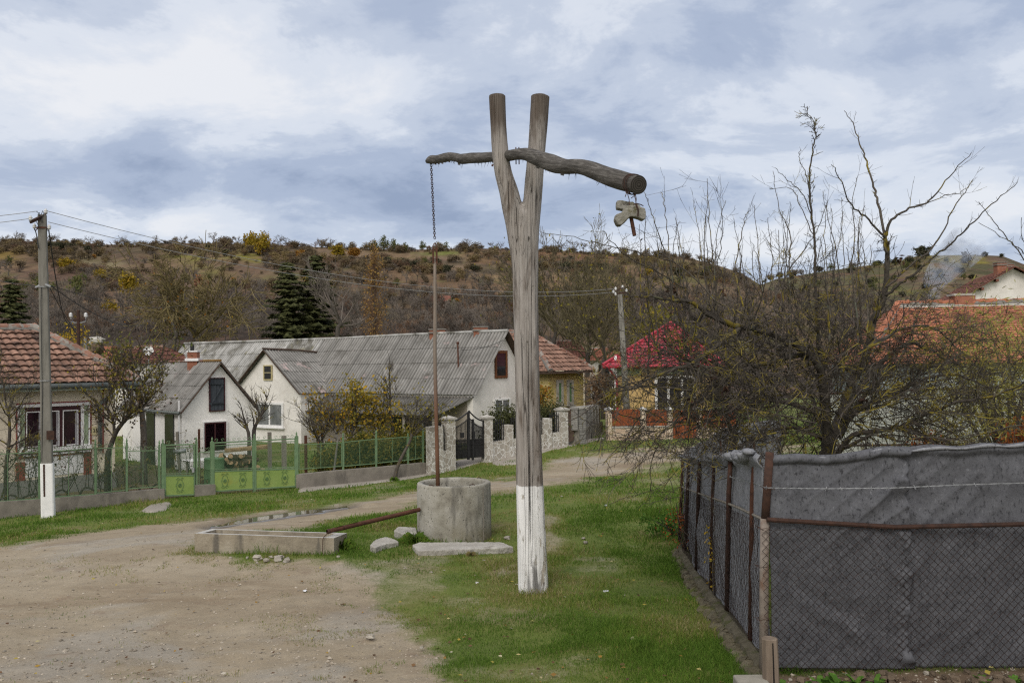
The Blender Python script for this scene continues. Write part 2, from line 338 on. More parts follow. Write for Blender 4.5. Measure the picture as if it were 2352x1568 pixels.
def wood_material(name, dark=False, paint_z=None):
    t = NT(name); co = t.coord((1, 1, .07)); co1 = t.coord()
    g = t.noise(co, 26, 7, .65, .25); g2 = t.noise(t.coord((1, 1, .16)), 5, 6, .6, .6)
    col = t.ramp(g, [(.22, (.095, .08, .07)), (.40, (.228, .205, .185)), (.6, (.305, .28, .257)), (.8, (.375, .348, .32))])
    st = t.step(g2, .53, .70); col = t.mix(t.math('MULTIPLY', st, .8), col, (.075, .052, .036))
    wm = t.step(t.noise(t.coord((1, 1, .3)), 2.2, 4), .6, .72); col = t.mix(t.math('MULTIPLY', wm, .35), col, (.33, .24, .16))
    ck = t.math('SUBTRACT', 1.0, t.step(t.math('ABSOLUTE', t.math('SUBTRACT', t.noise(t.coord((1, 1, .03)), 7, 3, .5, .3), .5)), .0, .010))
    col = t.mix(t.math('MULTIPLY', ck, .85), col, (.018, .014, .011))
    vk = t.n('ShaderNodeTexVoronoi'); t.l(t.coord((2.6, 2.6, .9)), vk.inputs[0]); vk.inputs['Scale'].default_value = 1.6; kn = t.math('SUBTRACT', 1.0, t.step(t.math('ADD', vk.outputs['Distance'], t.math('MULTIPLY', g2, .05)), .07, .12)); col = t.mix(t.math('MULTIPLY', kn, .8), col, (.05, .036, .026))
    ck2 = t.math('SUBTRACT', 1.0, t.step(t.math('ABSOLUTE', t.math('SUBTRACT', t.noise(t.coord((1, 1, .02)), 19, 2, .5, .15), .5)), .0, .018)); col = t.mix(t.math('MULTIPLY', ck2, .55), col, (.04, .032, .026)); fl = t.step(t.noise(t.coord((1, 1, .05)), 48, 3, .6), .56, .68); col = t.mix(t.math('MULTIPLY', fl, .4), col, (.42, .39, .36))
    h = t.math('SUBTRACT', t.math('MULTIPLY', g, .8), t.math('MULTIPLY', ck, .6)); h = t.math('SUBTRACT', h, t.math('MULTIPLY', ck2, .4)); rough = .9
    if paint_z is not None:
        sp = t.n('ShaderNodeSeparateXYZ'); t.l(co1, sp.inputs[0]); z = sp.outputs[2]
        tp = t.math('SUBTRACT', 1.0, t.step(t.math('ADD', z, t.math('MULTIPLY', t.noise(co1, 11, 3), .05)), paint_z, paint_z + .02))
        # peeling is worst on the right of the front face and at the foot
        xx = t.step(sp.outputs[0], -.02, .15)
        peel = t.step(t.math('ADD', t.noise(t.coord((1, 1, .22)), 13, 8, .7, .5), t.math('MULTIPLY', xx, .10)), .615, .66)
        foot = t.step(t.math('ADD', t.math('MULTIPLY', t.noise(t.coord((1.4, 1.4, .35)), 5, 6, .6, .3), 1.0), t.math('MULTIPLY', z, -.36)), .27, .43)
        foot = t.math('MULTIPLY', foot, t.step(t.math('ABSOLUTE', t.math('SUBTRACT', sp.outputs[0], .01)), .13, .03))
        wc = t.ramp(t.noise(t.coord((1, 1, .3)), 9, 6), [(.3, (.60, .59, .58)), (.7, (.74, .735, .73))])
        wc = t.mix(peel, wc, t.mix(t.noise(co1, 20), (.30, .25, .19), (.5, .47, .42))); wc = t.mix(t.math('MULTIPLY', foot, .85), wc, (.09, .085, .08))
        wc = t.mix(t.math('MULTIPLY', ck, .8), wc, (.05, .045, .04)); col = t.mix(tp, col, wc); h = t.math('SUBTRACT', h, t.math('MULTIPLY', peel, .4))
    if paint_z is not None:
        tz_ = t.step(t.math('ADD', z, t.math('MULTIPLY_ADD', t.noise(t.coord((1, 1, .3)), 8, 5), .9, -.45)), 5.75, 6.15); col = t.mix(t.math('MULTIPLY', tz_, .78), col, (.062, .045, .033))
        bl = t.math('MULTIPLY', t.step(z, paint_z, paint_z + .03), t.step(z, 3.3, 2.2)); dkx = t.math('MULTIPLY', t.step(t.math('ADD', sp.outputs[0], t.math('MULTIPLY_ADD', g2, .2, -.1)), .0, .03), t.step(g2, .38, .55)); col = t.mix(t.math('MULTIPLY', t.math('MULTIPLY', bl, dkx), .45), col, (.10, .068, .045))
    return t.done(col, rough, h, .75, .012, .2)
def beam_material():
    t = NT('old_bark_wood')
    g = t.noise(t.coord((.10, 1, 1)), 34, 8, .7, .5); g2 = t.noise(t.coord(), 9, 6, .6)
    col = t.ramp(g, [(.25, (.022, .02, .018)), (.5, (.085, .078, .07)), (.72, (.19, .178, .165))]); col = t.bright(col, g2, .3)
    return t.done(col, .95, t.math('ADD', g, t.math('MULTIPLY', g2, .4)), .9, .02, .15)
def roof_sheet(name, cols, rnd=.22, stain=None, scale=1.5, rough=.9, patch=None, spec=.2, hollow=1.0):
    t = NT(name); co = t.coord(); f = t.noise(co, scale, 7, .6); col = t.ramp(f, [(.32, cols[0]), (.68, cols[1])])
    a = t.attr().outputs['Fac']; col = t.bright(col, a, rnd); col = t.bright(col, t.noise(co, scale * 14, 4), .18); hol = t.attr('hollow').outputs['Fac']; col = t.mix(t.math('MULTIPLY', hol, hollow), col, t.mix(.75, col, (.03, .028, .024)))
    for st in (stain or []):
        k = t.step(t.math('ADD', t.noise(t.coord(st[4] if len(st) > 4 else (1, 1, 1)), st[1], 8, .65, .5), t.math('MULTIPLY', a, .10)), st[2] + .05, st[3] + .05); col = t.mix(k, col, st[0])
    return t.done(col, rough, t.noise(co, 30, 4), .3, .006, spec)
ASBEST = roof_sheet('asbestos_cement', ((.162, .156, .145), (.262, .254, .24)), .13, [((.10, .094, .084), 1.1, .55, .72), ((.38, .295, .285), 1.6, .6, .75), ((.45, .44, .42), 14, .69, .73)])
ASBESTW = roof_sheet('pale_asbestos_cement', ((.27, .265, .25), (.44, .435, .42)), .12, [((.10, .095, .08), .9, .46, .66, (1, 1, .6)), ((.16, .15, .10), 1.7, .58, .72)])
TILE = roof_sheet('clay_tile', ((.215, .122, .088), (.31, .18, .13)), .34, [((.055, .037, .03), 1.5, .55, .66), ((.32, .25, .2), 4, .62, .75), ((.12, .07, .05), 3.5, .5, .7)], 2.5)
TILEO = roof_sheet('orange_tile', ((.30, .112, .062), (.40, .16, .095)), .38, [((.12, .062, .042), .6, .45, .66), ((.055, .036, .03), 2.4, .56, .7), ((.42, .38, .34), 6.5, .665, .70)], 1.5)
TILED = roof_sheet('dark_tile', ((.13, .055, .04), (.20, .085, .06)), .3, [((.05, .035, .03), 2, .5, .7)], 2)
REDM = roof_sheet('red_metal', ((.31, .02, .034), (.39, .034, .052)), .12, [((.25, .03, .045), 2, .5, .7)], 1.5, .5, spec=.4)
RIDGE = roof_sheet('ridge_tile', ((.17, .085, .06), (.26, .14, .10)), .3, [((.24, .225, .2), 5, .45, .6)], 4)
def stone_veneer(name, c1, c2, mortar, scale, rows=False):
    t = NT(name); co = t.coord()
    if rows:
        b = t.n('ShaderNodeTexBrick'); rot = t.coord((1, 1, 1)); sp = t.n('ShaderNodeSeparateXYZ'); t.l(rot, sp.inputs[0]); cb = t.n('ShaderNodeCombineXYZ'); t.l(t.math('ADD', sp.outputs[0], sp.outputs[1]), cb.inputs[0]); t.l(sp.outputs[2], cb.inputs[1]); t.l(cb.outputs[0], b.inputs['Vector'])
        b.inputs['Scale'].default_value = scale; b.inputs['Mortar Size'].default_value = .012 if rows != 'brick' else .018; b.inputs['Brick Width'].default_value = .9 if rows != 'brick' else .5; b.inputs['Row Height'].default_value = .2 if rows != 'brick' else .17
        b.inputs['Color1'].default_value = c1 + (1,); b.inputs['Color2'].default_value = c2 + (1,); b.inputs['Mortar'].default_value = mortar + (1,); b.offset = .5
        col = t.bright(b.outputs[0], t.noise(co, 6, 5), .2); return t.done(col, .9, t.math('SUBTRACT', t.noise(co, 10), b.outputs[1]), .5, .01)
    v = t.n('ShaderNodeTexVoronoi', feature='DISTANCE_TO_EDGE'); v2 = t.n('ShaderNodeTexVoronoi')
    nz = t.n('ShaderNodeMix', data_type='RGBA'); nz.inputs[0].default_value = .12; t.l(co, nz.inputs[6]); q = t.n('ShaderNodeTexNoise'); t.l(co, q.inputs[0]); q.inputs['Scale'].default_value = 4; t.l(q.outputs[1], nz.inputs[7])
    for k in (v, v2): t.l(nz.outputs[2], k.inputs['Vector']); k.inputs['Scale'].default_value = scale
    sp = t.n('ShaderNodeSeparateColor'); t.l(v2.outputs['Color'], sp.inputs[0])
    col = t.mix(sp.outputs[0], c1, c2); col = t.bright(col, t.noise(co, 7, 5), .2); k = t.step(v.outputs[0], .028, .06); col = t.mix(k, mortar, col)
    return t.done(col, .9, t.math('MULTIPLY', k, 1.0), .4, .012)
STONE = stone_veneer('stone_veneer', (.27, .24, .20), (.43, .40, .35), (.60, .585, .55), 6.6)
SPLIT = stone_veneer('split_stone', (.42, .31, .22), (.56, .47, .37), (.36, .3, .25), 2.2, True)
YBRICK = stone_veneer('yellow_brick', (.45, .35, .15), (.54, .43, .20), (.26, .20, .10), 2.4, 'brick')
BLOCKM = stone_veneer('grey_blocks', (.20, .19, .175), (.26, .25, .23), (.14, .135, .125), 2.2, 'brick')
def mesh_alpha(name, col, pitch, width, axes='diag', rough=.6):
    """woven wire: real holes, repeating every pitch metres on the sheet (uv in metres)"""
    t = NT(name); uv = t.n('ShaderNodeUVMap'); sp = t.n('ShaderNodeSeparateXYZ'); t.l(uv.outputs[0], sp.inputs[0])
    a = t.math('ADD', sp.outputs[0], sp.outputs[1]); b = t.math('SUBTRACT', sp.outputs[0], sp.outputs[1])
    def ln(q): return t.math('LESS_THAN', t.math('FRACT', t.math('DIVIDE', q, pitch)), width / pitch)
    k = t.math('MAXIMUM', ln(a), ln(b)); tr = t.n('ShaderNodeBsdfTransparent'); mixs = t.n('ShaderNodeMixShader'); t.l(k, mixs.inputs[0]); t.l(tr.outputs[0], mixs.inputs[1]); t.l(t.b.outputs[0], mixs.inputs[2])
    out = t.t.nodes['Material Output']; t.l(mixs.outputs[0], out.inputs[0]); t.done(col, rough); return t.mat
NETG = mesh_alpha('green_wire_netting', (.08, .145, .08), .03, .0040)
def leafmat(name, stops, trans=.25, rough=.7):
    t = NT(name); a = t.attr().outputs['Fac']; col = t.ramp(a, stops); col = t.bright(col, t.noise(t.coord(), 1.2, 3), .25)
    t.done(col, rough, spec=.07)
    if trans:
        tl = t.n('ShaderNodeBsdfTranslucent'); t.l(col, tl.inputs[0]); mx_ = t.n('ShaderNodeMixShader'); mx_.inputs[0].default_value = trans; t.l(t.b.outputs[0], mx_.inputs[1]); t.l(tl.outputs[0], mx_.inputs[2]); t.l(mx_.outputs[0], t.t.nodes['Material Output'].inputs[0])
    return t.mat
BARK = M('grey_bark', (.04, .034, .028), (.10, .088, .075), 12, .95, .6, .008, .3, stain=((.13, .125, .045), 3.2, .60, .68))
BARKL = M('lichened_bark', (.038, .031, .025), (.095, .082, .068), 14, .95, .6, .006, .3, stain=[((.155, .12, .018), 5, .56, .63), ((.11, .115, .085), 7, .58, .68)])
TWIG = M('twigs', (.033, .028, .023), (.078, .066, .054), 9, .9, .2, .003, .4, stain=((.18, .145, .022), 4.5, .545, .61))
TWIGH = M('far_twigs', (.10, .085, .072), (.155, .13, .108), .6, .95, 0, .01, .35)
TWIGB = M('far_brown_twigs', (.12, .075, .05), (.17, .105, .065), .6, .95, 0, .01, .35)
LY = leafmat('yellow_leaves', [(0, (.18, .15, .025)), (.4, (.33, .23, .025)), (.75, (.38, .23, .02)), (1, (.19, .18, .04))])
LO = leafmat('orange_leaves', [(0, (.25, .10, .02)), (.5, (.34, .15, .02)), (1, (.27, .19, .03))])
LG = leafmat('olive_leaves', [(0, (.075, .095, .028)), (.5, (.11, .125, .035)), (1, (.17, .15, .035))])
LGY = leafmat('yellow_green_leaves', [(0, (.12, .115, .025)), (.5, (.19, .165, .03)), (1, (.25, .19, .03))])
LH = leafmat('hedge_leaves', [(0, (.05, .065, .016)), (.5, (.10, .10, .022)), (1, (.22, .165, .025))])
LD = leafmat('dead_leaves', [(0, (.022, .014, .012)), (.6, (.05, .03, .022)), (1, (.10, .05, .028))], .1)
LB = leafmat('purple_brown_leaves', [(0, (.06, .042, .034)), (.6, (.10, .068, .045)), (1, (.14, .115, .035))])
LC = leafmat('corn_stalks', [(0, (.17, .10, .055)), (.6, (.26, .17, .10)), (1, (.34, .25, .16))])
LW = leafmat('willow_leaves', [(0, (.20, .19, .05)), (.5, (.27, .26, .08)), (1, (.33, .27, .06))])
LR = leafmat('rust_red_leaves', [(0, (.17, .045, .015)), (.6, (.26, .07, .02)), (1, (.3, .12, .03))])
NEEDLE = leafmat('needles', [(0, (.034, .039, .016)), (.6, (.058, .063, .025)), (1, (.09, .092, .036))], .05)
LHL = {}
GRASS = leafmat('grass_blades', [(0, (.072, .134, .019)), (.40, (.112, .19, .028)), (.68, (.165, .20, .04)), (.86, (.235, .20, .075)), (1, (.32, .27, .14))], .3)
WEED = leafmat('weed_leaves', [(0, (.05, .12, .02)), (1, (.11, .20, .035))], .25)
def felt(name, c1, c2):
    t = NT(name); co = t.coord(); f = t.noise(co, 7, 7, .7, .4); v = t.noise(t.coord((1, 1, .6)), 42, 6, .75)
    col = t.ramp(f, [(.3, c1), (.7, c2)]); col = t.mix(t.step(v, .52, .66), col, tuple(q * .5 for q in c1)); col = t.mix(t.step(v, .42, .30), col, tuple(q * 1.5 for q in c2))
    col = t.bright(col, t.noise(co, 1.5, 3), .12); return t.done(col, 1.0, t.math('ADD', v, f), .8, .006, .05)
WIREK = M('blackened_wire', (.012, .008, .007), (.032, .018, .014), 14, .9, .3, .002, .15)
FELT = felt('grey_felt', (.073, .074, .082), (.118, .12, .131)); FELTL = felt('light_grey_felt', (.165, .168, .182), (.23, .234, .25))
ASBESTD = roof_sheet('shaded_asbestos_cement', ((.10, .096, .088), (.16, .155, .145)), .25, [((.05, .047, .042), 1.3, .5, .7)])  # darker copy for the porch roof: its shade is put into the colour
ROCK = M('pale_rock', (.22, .195, .16), (.36, .33, .28), 5, .95, .6, .02, .15); ROCKM = M('mossy_block', (.20, .19, .16), (.35, .335, .295), 9, .95, .8, .02, .2, stain=[((.12, .105, .045), 6, .52, .68), ((.08, .075, .065), 14, .58, .7)])
STAKE = M('stake_wood', (.10, .075, .055), (.22, .175, .135), 9, .9, .6, .008, .1, stretch=(1.5, 1.5, .12))
CLOD = M('soil_clod', (.08, .058, .04), (.15, .115, .08), 8, .97, .7, .02, .25)
PAPER = M('white_litter', (.62, .63, .66), (.72, .73, .75), 6, .6, .1, .005, .05)
MOSS = M('mossy_kerb', (.06, .05, .03), (.13, .115, .08), 6, .97, .8, .03, .2, stain=((.06, .065, .018), 4, .52, .64))
# ------------------------------------------------------------------ ground
CP = [(0,1568,7.1),(600,1568,7.2),(1176,1568,7.2),(1690,1562,6.75),(1780,1533,6.72),(2060,1538,6.7),(2352,1545,6.65),(0,1400,10.4),(600,1400,10.3),(1225,1362,11.0),(1044,1245,14.3),(450,1265,13.4),(790,1270,13.0),
      (1590,1310,12.3),(0,1255,15.0),(600,1200,16.8),(112,1187,19.6),(0,1192,20.0),(430,1143,22.6),(690,1122,24.8),(980,1088,27.7),(1110,1055,29.4),(1300,1018,31.8),(1395,1011,34.0),
      (1560,1040,28.6),(1250,1110,21.9),(1560,1075,24.2),(1176,1130,19.9),(1480,1180,16.5),(1560,1012,33.0)]
cpw = [tuple(P(*q)) for q in CP] + [(4, 11, .35), (8, 12, .6), (10, 20, .4), (14, 35, .2), (25, 40, .4), (-16, 26, -.5), (-10, 35, -.55), (-5, 41, -.55), (0, 45, -.5), (-25, 45, -.6), (10, 50, -.3), (-20, 18, -.3),
      (0, 0, 1.4), (-4, 3, 1.0), (3, 3, .85), (0, 4.2, .75), (-20, 5, .8), (20, 5, 1.2), (2.9, 15, .1), (6, 25, .1), (-30, 60, -.8), (0, 65, -.8), (30, 60, -.5)]
cpw = np.array(cpw)
def _U(r2): return np.where(r2 > 1e-9, r2 * np.log(np.maximum(r2, 1e-9)), 0)
_n = len(cpw); _K = _U(((cpw[:, None, :2] - cpw[None, :, :2]) ** 2).sum(-1)) + np.eye(_n) * 2.5
_A = np.zeros((_n + 3, _n + 3)); _A[:_n, :_n] = _K; _A[:_n, _n] = 1; _A[:_n, _n + 1:] = cpw[:, :2]; _A[_n:, :_n] = _A[:_n, _n:].T
_S = np.linalg.solve(_A, np.r_[cpw[:, 2], 0, 0, 0])
def ss(a, b, x): t = np.clip((x - a) / (b - a), 0, 1); return t * t * (3 - 2 * t)
def GZ(x, y):
    x = np.asarray(x, float); y = np.asarray(y, float); sh = x.shape; xf = np.clip(x.ravel(), -32, 32); yf = np.clip(y.ravel(), -3, 64)
    z = np.full(xf.shape, _S[_n]) + _S[_n + 1] * xf + _S[_n + 2] * yf
    for k in range(0, len(xf), 20000):
        q = slice(k, k + 20000); z[q] += _U((xf[q, None] - cpw[None, :, 0]) ** 2 + (yf[q, None] - cpw[None, :, 1]) ** 2) @ _S[:_n]
    z = np.clip(z, -1.2, 1.6)
    far = np.maximum(ss(48, 66, y.ravel()), ss(30, 60, np.abs(x.ravel()))); z = z * (1 - far) + (-.8) * far
    return z.reshape(sh)
def gz(x, y): return float(GZ(np.array([x]), np.array([y]))[0])
def G(px, py):
    """the point of the ground seen at that spot"""
    D = np.arange(2.5, 90, .25); v = CF * F_PX + CR * (px - CX) + CU * (CY - py); k = D / v.y; x, y, z = v.x * k, D, EYE.z + v.z * k; h = z - GZ(x, y); i = int(np.argmax(h < 0)); i = max(i, 1)
    t = h[i - 1] / (h[i - 1] - h[i]); return P(px, py, D[i - 1] + .25 * float(t))
def Gnp(poly): return np.array([tuple(G(*q))[:2] for q in poly])
def sdist(poly, X, Y):
    """signed distance to a polygon (negative inside)"""
    d = np.full(X.shape, 1e9); ins = np.zeros(X.shape, bool); n = len(poly)
    for i in range(n):
        ax, ay = poly[i]; bx, by = poly[(i + 1) % n]; ex, ey = bx - ax, by - ay; L = ex * ex + ey * ey + 1e-12
        t = np.clip(((X - ax) * ex + (Y - ay) * ey) / L, 0, 1); d = np.minimum(d, (X - ax - t * ex) ** 2 + (Y - ay - t * ey) ** 2)
        c = (ay > Y) != (by > Y); ins ^= c & (X < (bx - ax) * (Y - ay) / (by - ay + 1e-12) + ax)
    return np.where(ins, -1, 1) * np.sqrt(d)
ROAD = Gnp([(-260,1268),(0,1257),(200,1226),(330,1211),(470,1197),(600,1181),(790,1159),(960,1132),(1130,1108),(1190,1098),(1255,1085),(1262,1073),(1300,1058),(1400,1043),(1480,1034),(1590,1024),(1800,1026),(1800,1040),(1580,1050),(1480,1073),
      (1265,1110),(1190,1123),(1130,1136),(960,1152),(860,1176),(760,1196),(690,1211),(560,1220),(440,1232),(410,1256),(405,1278),(560,1291),(700,1291),(800,1303),(850,1335),(890,1385),(955,1450),(985,1510),(1020,1566),(1030,1568)])
ROAD = np.vstack([ROAD, [[-.55, 6.4], [-.6, 4.0], [-9, 4.0], [-16, 10]]])
BARE = [Gnp([(1120,1322),(1150,1305),(1185,1298),(1188,1315),(1150,1328)]), Gnp([(1248,1180),(1270,1178),(1276,1260),(1250,1265)]), Gnp([(1215,1108),(1262,1098),(1262,1112),(1215,1124)]),
        Gnp([(330,1172),(345,1168),(392,1156),(388,1168),(360,1176)]), Gnp([(1100,1128),(1230,1108),(1262,1104),(1180,1126)])]
PUD = Gnp([(478,1204),(530,1193),(600,1181),(690,1168),(800,1158),(806,1163),(730,1176),(650,1187),(570,1199),(500,1208)])
SOIL = np.array([[1.72, 6.5], [1.95, 6.74], [7.5, 6.66], [7.5, 4.5], [1.4, 4.5], [1.45, 6.0]])
GARDEN = np.array([[2.0, 6.75], [8, 6.6], [14, 20], [9, 26], [3.2, 17], [2.62, 13.5]])
f0 = G(0, 1190); f1 = G(980, 1088); FU = Vector((f1.x - f0.x, f1.y - f0.y, 0)); FU.normalize(); FNV = Vector((FU.y, -FU.x, 0))
def masks(X, Y):
    nz = fbm(X * 1.3, Y * 1.3, 3, 5); n2_ = fbm(X * 5, Y * 5, 9, 3)
    d = sdist(ROAD, X, Y); far = np.clip(Y / 14, .5, 2.0)
    m = 1 - ss(-.55, .75, d / far + nz * .55 + n2_ * .30)
    for i, b in enumerate(BARE): m = np.maximum(m, (1 - ss(-.15, .25, sdist(b, X, Y) + nz * .3)) * (.55 if i != 3 else 1))
    # scattered bald patches close to the road edge
    m = np.maximum(m, .42 * ss(.12, .6, fbm(X * .8, Y * .8, 21, 5) + .25 * np.exp(-np.maximum(d, 0) / .8)))
    soil = 1 - ss(-.12, .12, sdist(SOIL, X, Y) + nz * .15); bh = -((X - f0.x) * FNV.x + (Y - f0.y) * FNV.y); al = (X - f0.x) * FU.x + (Y - f0.y) * FU.y; soil = np.maximum(soil, .85 * ss(.1, .5, bh) * (1 - ss(9, 14, bh)) * (1 - ss(5.2, 7.2, al + nz))); pud = 1 - ss(.0, .30, sdist(PUD, X, Y) + nz * .12)
    return m, soil, pud, d
def zmicro(X, Y, m, pud):
    near = np.exp(-np.maximum(Y - 6, 0) / 30)
    return (fbm(X * .8, Y * .8, 5, 3) * .07 + fbm(X * 6, Y * 6, 8, 3) * .018 * (.5 + m)) * near * (1 - pud) - pud * .10
ys = np.r_[np.linspace(-30, 4.8, 18), 4.8 + np.cumsum(np.geomspace(.05, .34, 330))]; ys = ys[ys < 64]; ys = np.r_[ys, np.linspace(ys[-1] + 2, 130, 30), np.geomspace(150, 1600, 14)]
xs = np.sinh(np.linspace(-4.6, 4.6, 361)) * .42 * 1.2; xs = np.r_[-1200, -500, -150, -60, xs[np.abs(xs) < 40], 60, 150, 500, 1200]
X, Y = np.meshgrid(xs, ys); m_, soil_, pud_, rd_ = masks(X, Y); Z = GZ(X, Y) + zmicro(X, Y, m_, pud_)
V = np.stack([X, Y, Z], -1).reshape(-1, 3); nx, ny = len(xs), len(ys)
idx = np.arange(nx * ny).reshape(ny, nx); Q = np.stack([idx[:-1, :-1], idx[:-1, 1:], idx[1:, 1:], idx[1:, :-1]], -1).reshape(-1, 4)
gt = NT('ground_soil_and_turf'); co = gt.coord()
gd, gs, gp = gt.attr('dirt').outputs['Fac'], gt.attr('soil').outputs['Fac'], gt.attr('wet').outputs['Fac']
a1, a2, a3 = gt.noise(gt.coord((.5, 1.1, 1), rot=(0, 0, .5)), .6, 7, .62), gt.noise(co, 5, 7, .65), gt.noise(co, 38, 5, .7)
dirt = gt.ramp(a1, [(.3, (.20, .158, .108)), (.5, (.26, .213, .15)), (.7, (.31, .263, .195))]); dirt = gt.mix(gt.math('MULTIPLY', gt.step(gt.noise(co, .42, 5, .6, .6), .50, .62), .6), dirt, (.285, .262, .225)); dirt = gt.mix(gt.math('MULTIPLY', gt.step(gt.noise(gt.coord((.35, 1.3, 1), rot=(0, 0, -.35)), .9, 6, .65, .5), .53, .68), .55), dirt, (.17, .122, .078)); dirt = gt.bright(dirt, a2, .26); dirt = gt.bright(dirt, a3, .3)
dirt = gt.mix(gt.math('MULTIPLY', gt.step(a3, .62, .72), .6), dirt, (.47, .44, .39)); dirt = gt.mix(gt.math('MULTIPLY', gt.step(gt.noise(co, 2.2, 6, .7), .56, .7), .65), dirt, (.185, .135, .095))
turf = gt.ramp(gt.noise(co, 1.0, 5), [(.3, (.080, .112, .023)), (.5, (.11, .135, .031)), (.65, (.13, .125, .04)), (.78, (.17, .138, .07))]); turf = gt.bright(turf, a2, .3); turf = gt.bright(turf, a3, .35)
soilc = gt.mix(a2, (.085, .058, .038), (.16, .115, .08)); soilc = gt.bright(soilc, a3, .3)
kk = gt.step(gt.math('ADD', gd, gt.math('ADD', gt.math('MULTIPLY_ADD', a3, .7, -.35), gt.math('MULTIPLY_ADD', a2, .5, -.25))), .18, .78)
colg = gt.mix(kk, turf, dirt); colg = gt.mix(gs, colg, soilc); colg = gt.mix(gt.math('MULTIPLY', gp, .8), colg, (.07, .055, .04))
gt.l(gt.math('MULTIPLY_ADD', gp, -.55, .95), gt.b.inputs['Roughness'])
GROUND = gt.done(colg, .95, gt.math('ADD', gt.math('MULTIPLY', a3, .6), a2), .55, .025, .15)
gt.l(gt.math('MULTIPLY_ADD', gp, -.6, .96), gt.b.inputs['Roughness'])
dq = m_.reshape(-1)[Q].mean(1); isd = (rd_.reshape(-1)[Q].mean(1) < .15) & (dq > .4)
def sub(name, sel):
    q = Q[sel]; u, inv = np.unique(q, return_inverse=True); at = {k: ('POINT', v.reshape(-1)[u]) for k, v in (('dirt', m_), ('soil', soil_), ('wet', pud_))}
    o = np_mesh(name, V[u], inv.reshape(-1, 4), GROUND, attrs=at, smooth=True); return tag(o, kind='structure')
tag(sub('ground', ~isd), 'green lawn and garden ground round the well and the houses')
tag(sub('dirt_road', isd), 'pale brown gravel yard and dirt road curving past the well')
def sheet_on_ground(name, poly, mat, lift, res=.25, kind='structure', label=None, edge=.0):
    poly = np.asarray(poly); x0, y0 = poly.min(0) - .2; x1, y1 = poly.max(0) + .2
    gx, gy = np.meshgrid(np.arange(x0, x1, res), np.arange(y0, y1, res)); d = sdist(poly, gx, gy) + fbm(gx * 2, gy * 2, 4, 3) * edge
    z = GZ(gx, gy) + lift - .10 * ss(-.02, res, d); ii = np.arange(gx.size).reshape(gx.shape); q = np.stack([ii[:-1, :-1], ii[:-1, 1:], ii[1:, 1:], ii[1:, :-1]], -1).reshape(-1, 4)
    keep = (d.reshape(-1)[q].min(1) < res * .5); q = q[keep]; u, inv = np.unique(q, return_inverse=True)
    o = np_mesh(name, np.stack([gx, gy, z], -1).reshape(-1, 3)[u], inv.reshape(-1, 4), mat, r=np.full(len(q), .5), smooth=True); tag(o, label, kind=kind); return o
wt = NT('puddle_water'); WATER = wt.done((.095, .075, .05), .03, wt.noise(wt.coord(), 3, 2), .03, .005, .6)
sheet_on_ground('puddle', PUD, WATER, -.018, .10, label='brown puddle reflecting the sky along the road edge', edge=.25)
PATH = Gnp([(690,1122),(860,1100),(985,1078),(1035,1060),(1110,1050),(1190,1047),(1300,1019),(1332,1010),(1385,1006),(1385,1010),(1340,1018),(1300,1027),(1190,1054),(1120,1058),(1050,1078),(985,1091),(690,1129)])
sheet_on_ground('footpath', PATH, PAVE, .035, .15, label='pale concrete footpath along the stone faced fence')
SLABW = Gnp([(1133,1061),(1190,1056),(1235,1063),(1200,1068),(1140,1069)])
sheet_on_ground('crossing', SLABW, PAVE, .05, .12, label='low concrete crossing slab over the grass ditch')
sheet_on_ground('doorstep_path', Gnp([(328,1173),(345,1162),(385,1155),(392,1158),(380,1172),(345,1178)]), PAVE, .045, .08, label='concrete step slab before the lime green garden gate')

# ------------------------------------------------------------------ hills
def prof(pts, s): a = np.array(pts, float); return np.interp(s, a[:, 0], a[:, 1])
def slope_of(px, py, d):
    q = P(px, py, d); return q.x / q.y, q.z
HC = [(-1200,560),(-400,556),(0,556),(150,554),(207,562),(313,562),(385,558),(515,559),(619,562),(722,567),(850,571),(927,574),(1045,571),(1119,571),(1280,575),(1422,584),(1570,589),(1647,609),(1700,626),(1760,662),(1850,705),(2000,745),(2352,775),(2900,790)]
FC = [(1200,730),(1500,705),(1700,672),(1786,640),(1900,622),(2057,601),(2109,587),(2237,585),(2303,588),(2352,607),(2640,640),(3400,640)]
HD, HD0, FD, FD0 = 290.0, 78.0, 430.0, 120.0
hcs = [slope_of(x, y, HD) for x, y in HC]; fcs = [slope_of(x, y, FD) for x, y in FC]
def HZ(x, y):
    s = x / np.maximum(y, 1); top = prof(hcs, s); t = np.clip((y - HD0) / (HD - HD0), 0, 1.6); up = np.where(t < 1, t ** 1.12, 1 - (t - 1) * .35)
    return -1.2 + (top + 1.2) * up + (fbm(x * .03, y * .03, 2, 4) * 3.2) * np.clip(t, 0, 1) * (1 - np.clip(t, 0, 1)) * 2.2
def FZ(x, y):
    s = x / np.maximum(y, 1); top = prof(fcs, s); t = np.clip((y - FD0) / (FD - FD0), 0, 1.6); up = np.where(t < 1, t ** 1.15, 1 - (t - 1) * .35)
    return -1.6 + (top + 1.6) * up + fbm(x * .02, y * .02, 5, 4) * 4 * np.clip(t, 0, 1) * (1 - np.clip(t, 0, 1)) * 2
def hill_hit(px, py, zf, d0, d1):
    D = np.arange(d0, d1, 1.0); v = CF * F_PX + CR * (px - CX) + CU * (CY - py); k = D / v.y; h = EYE.z + v.z * k - zf(v.x * k, D); i = int(np.argmax(h <= 0))
    return P(px, py, D[i]) if h[i] <= 0 else None
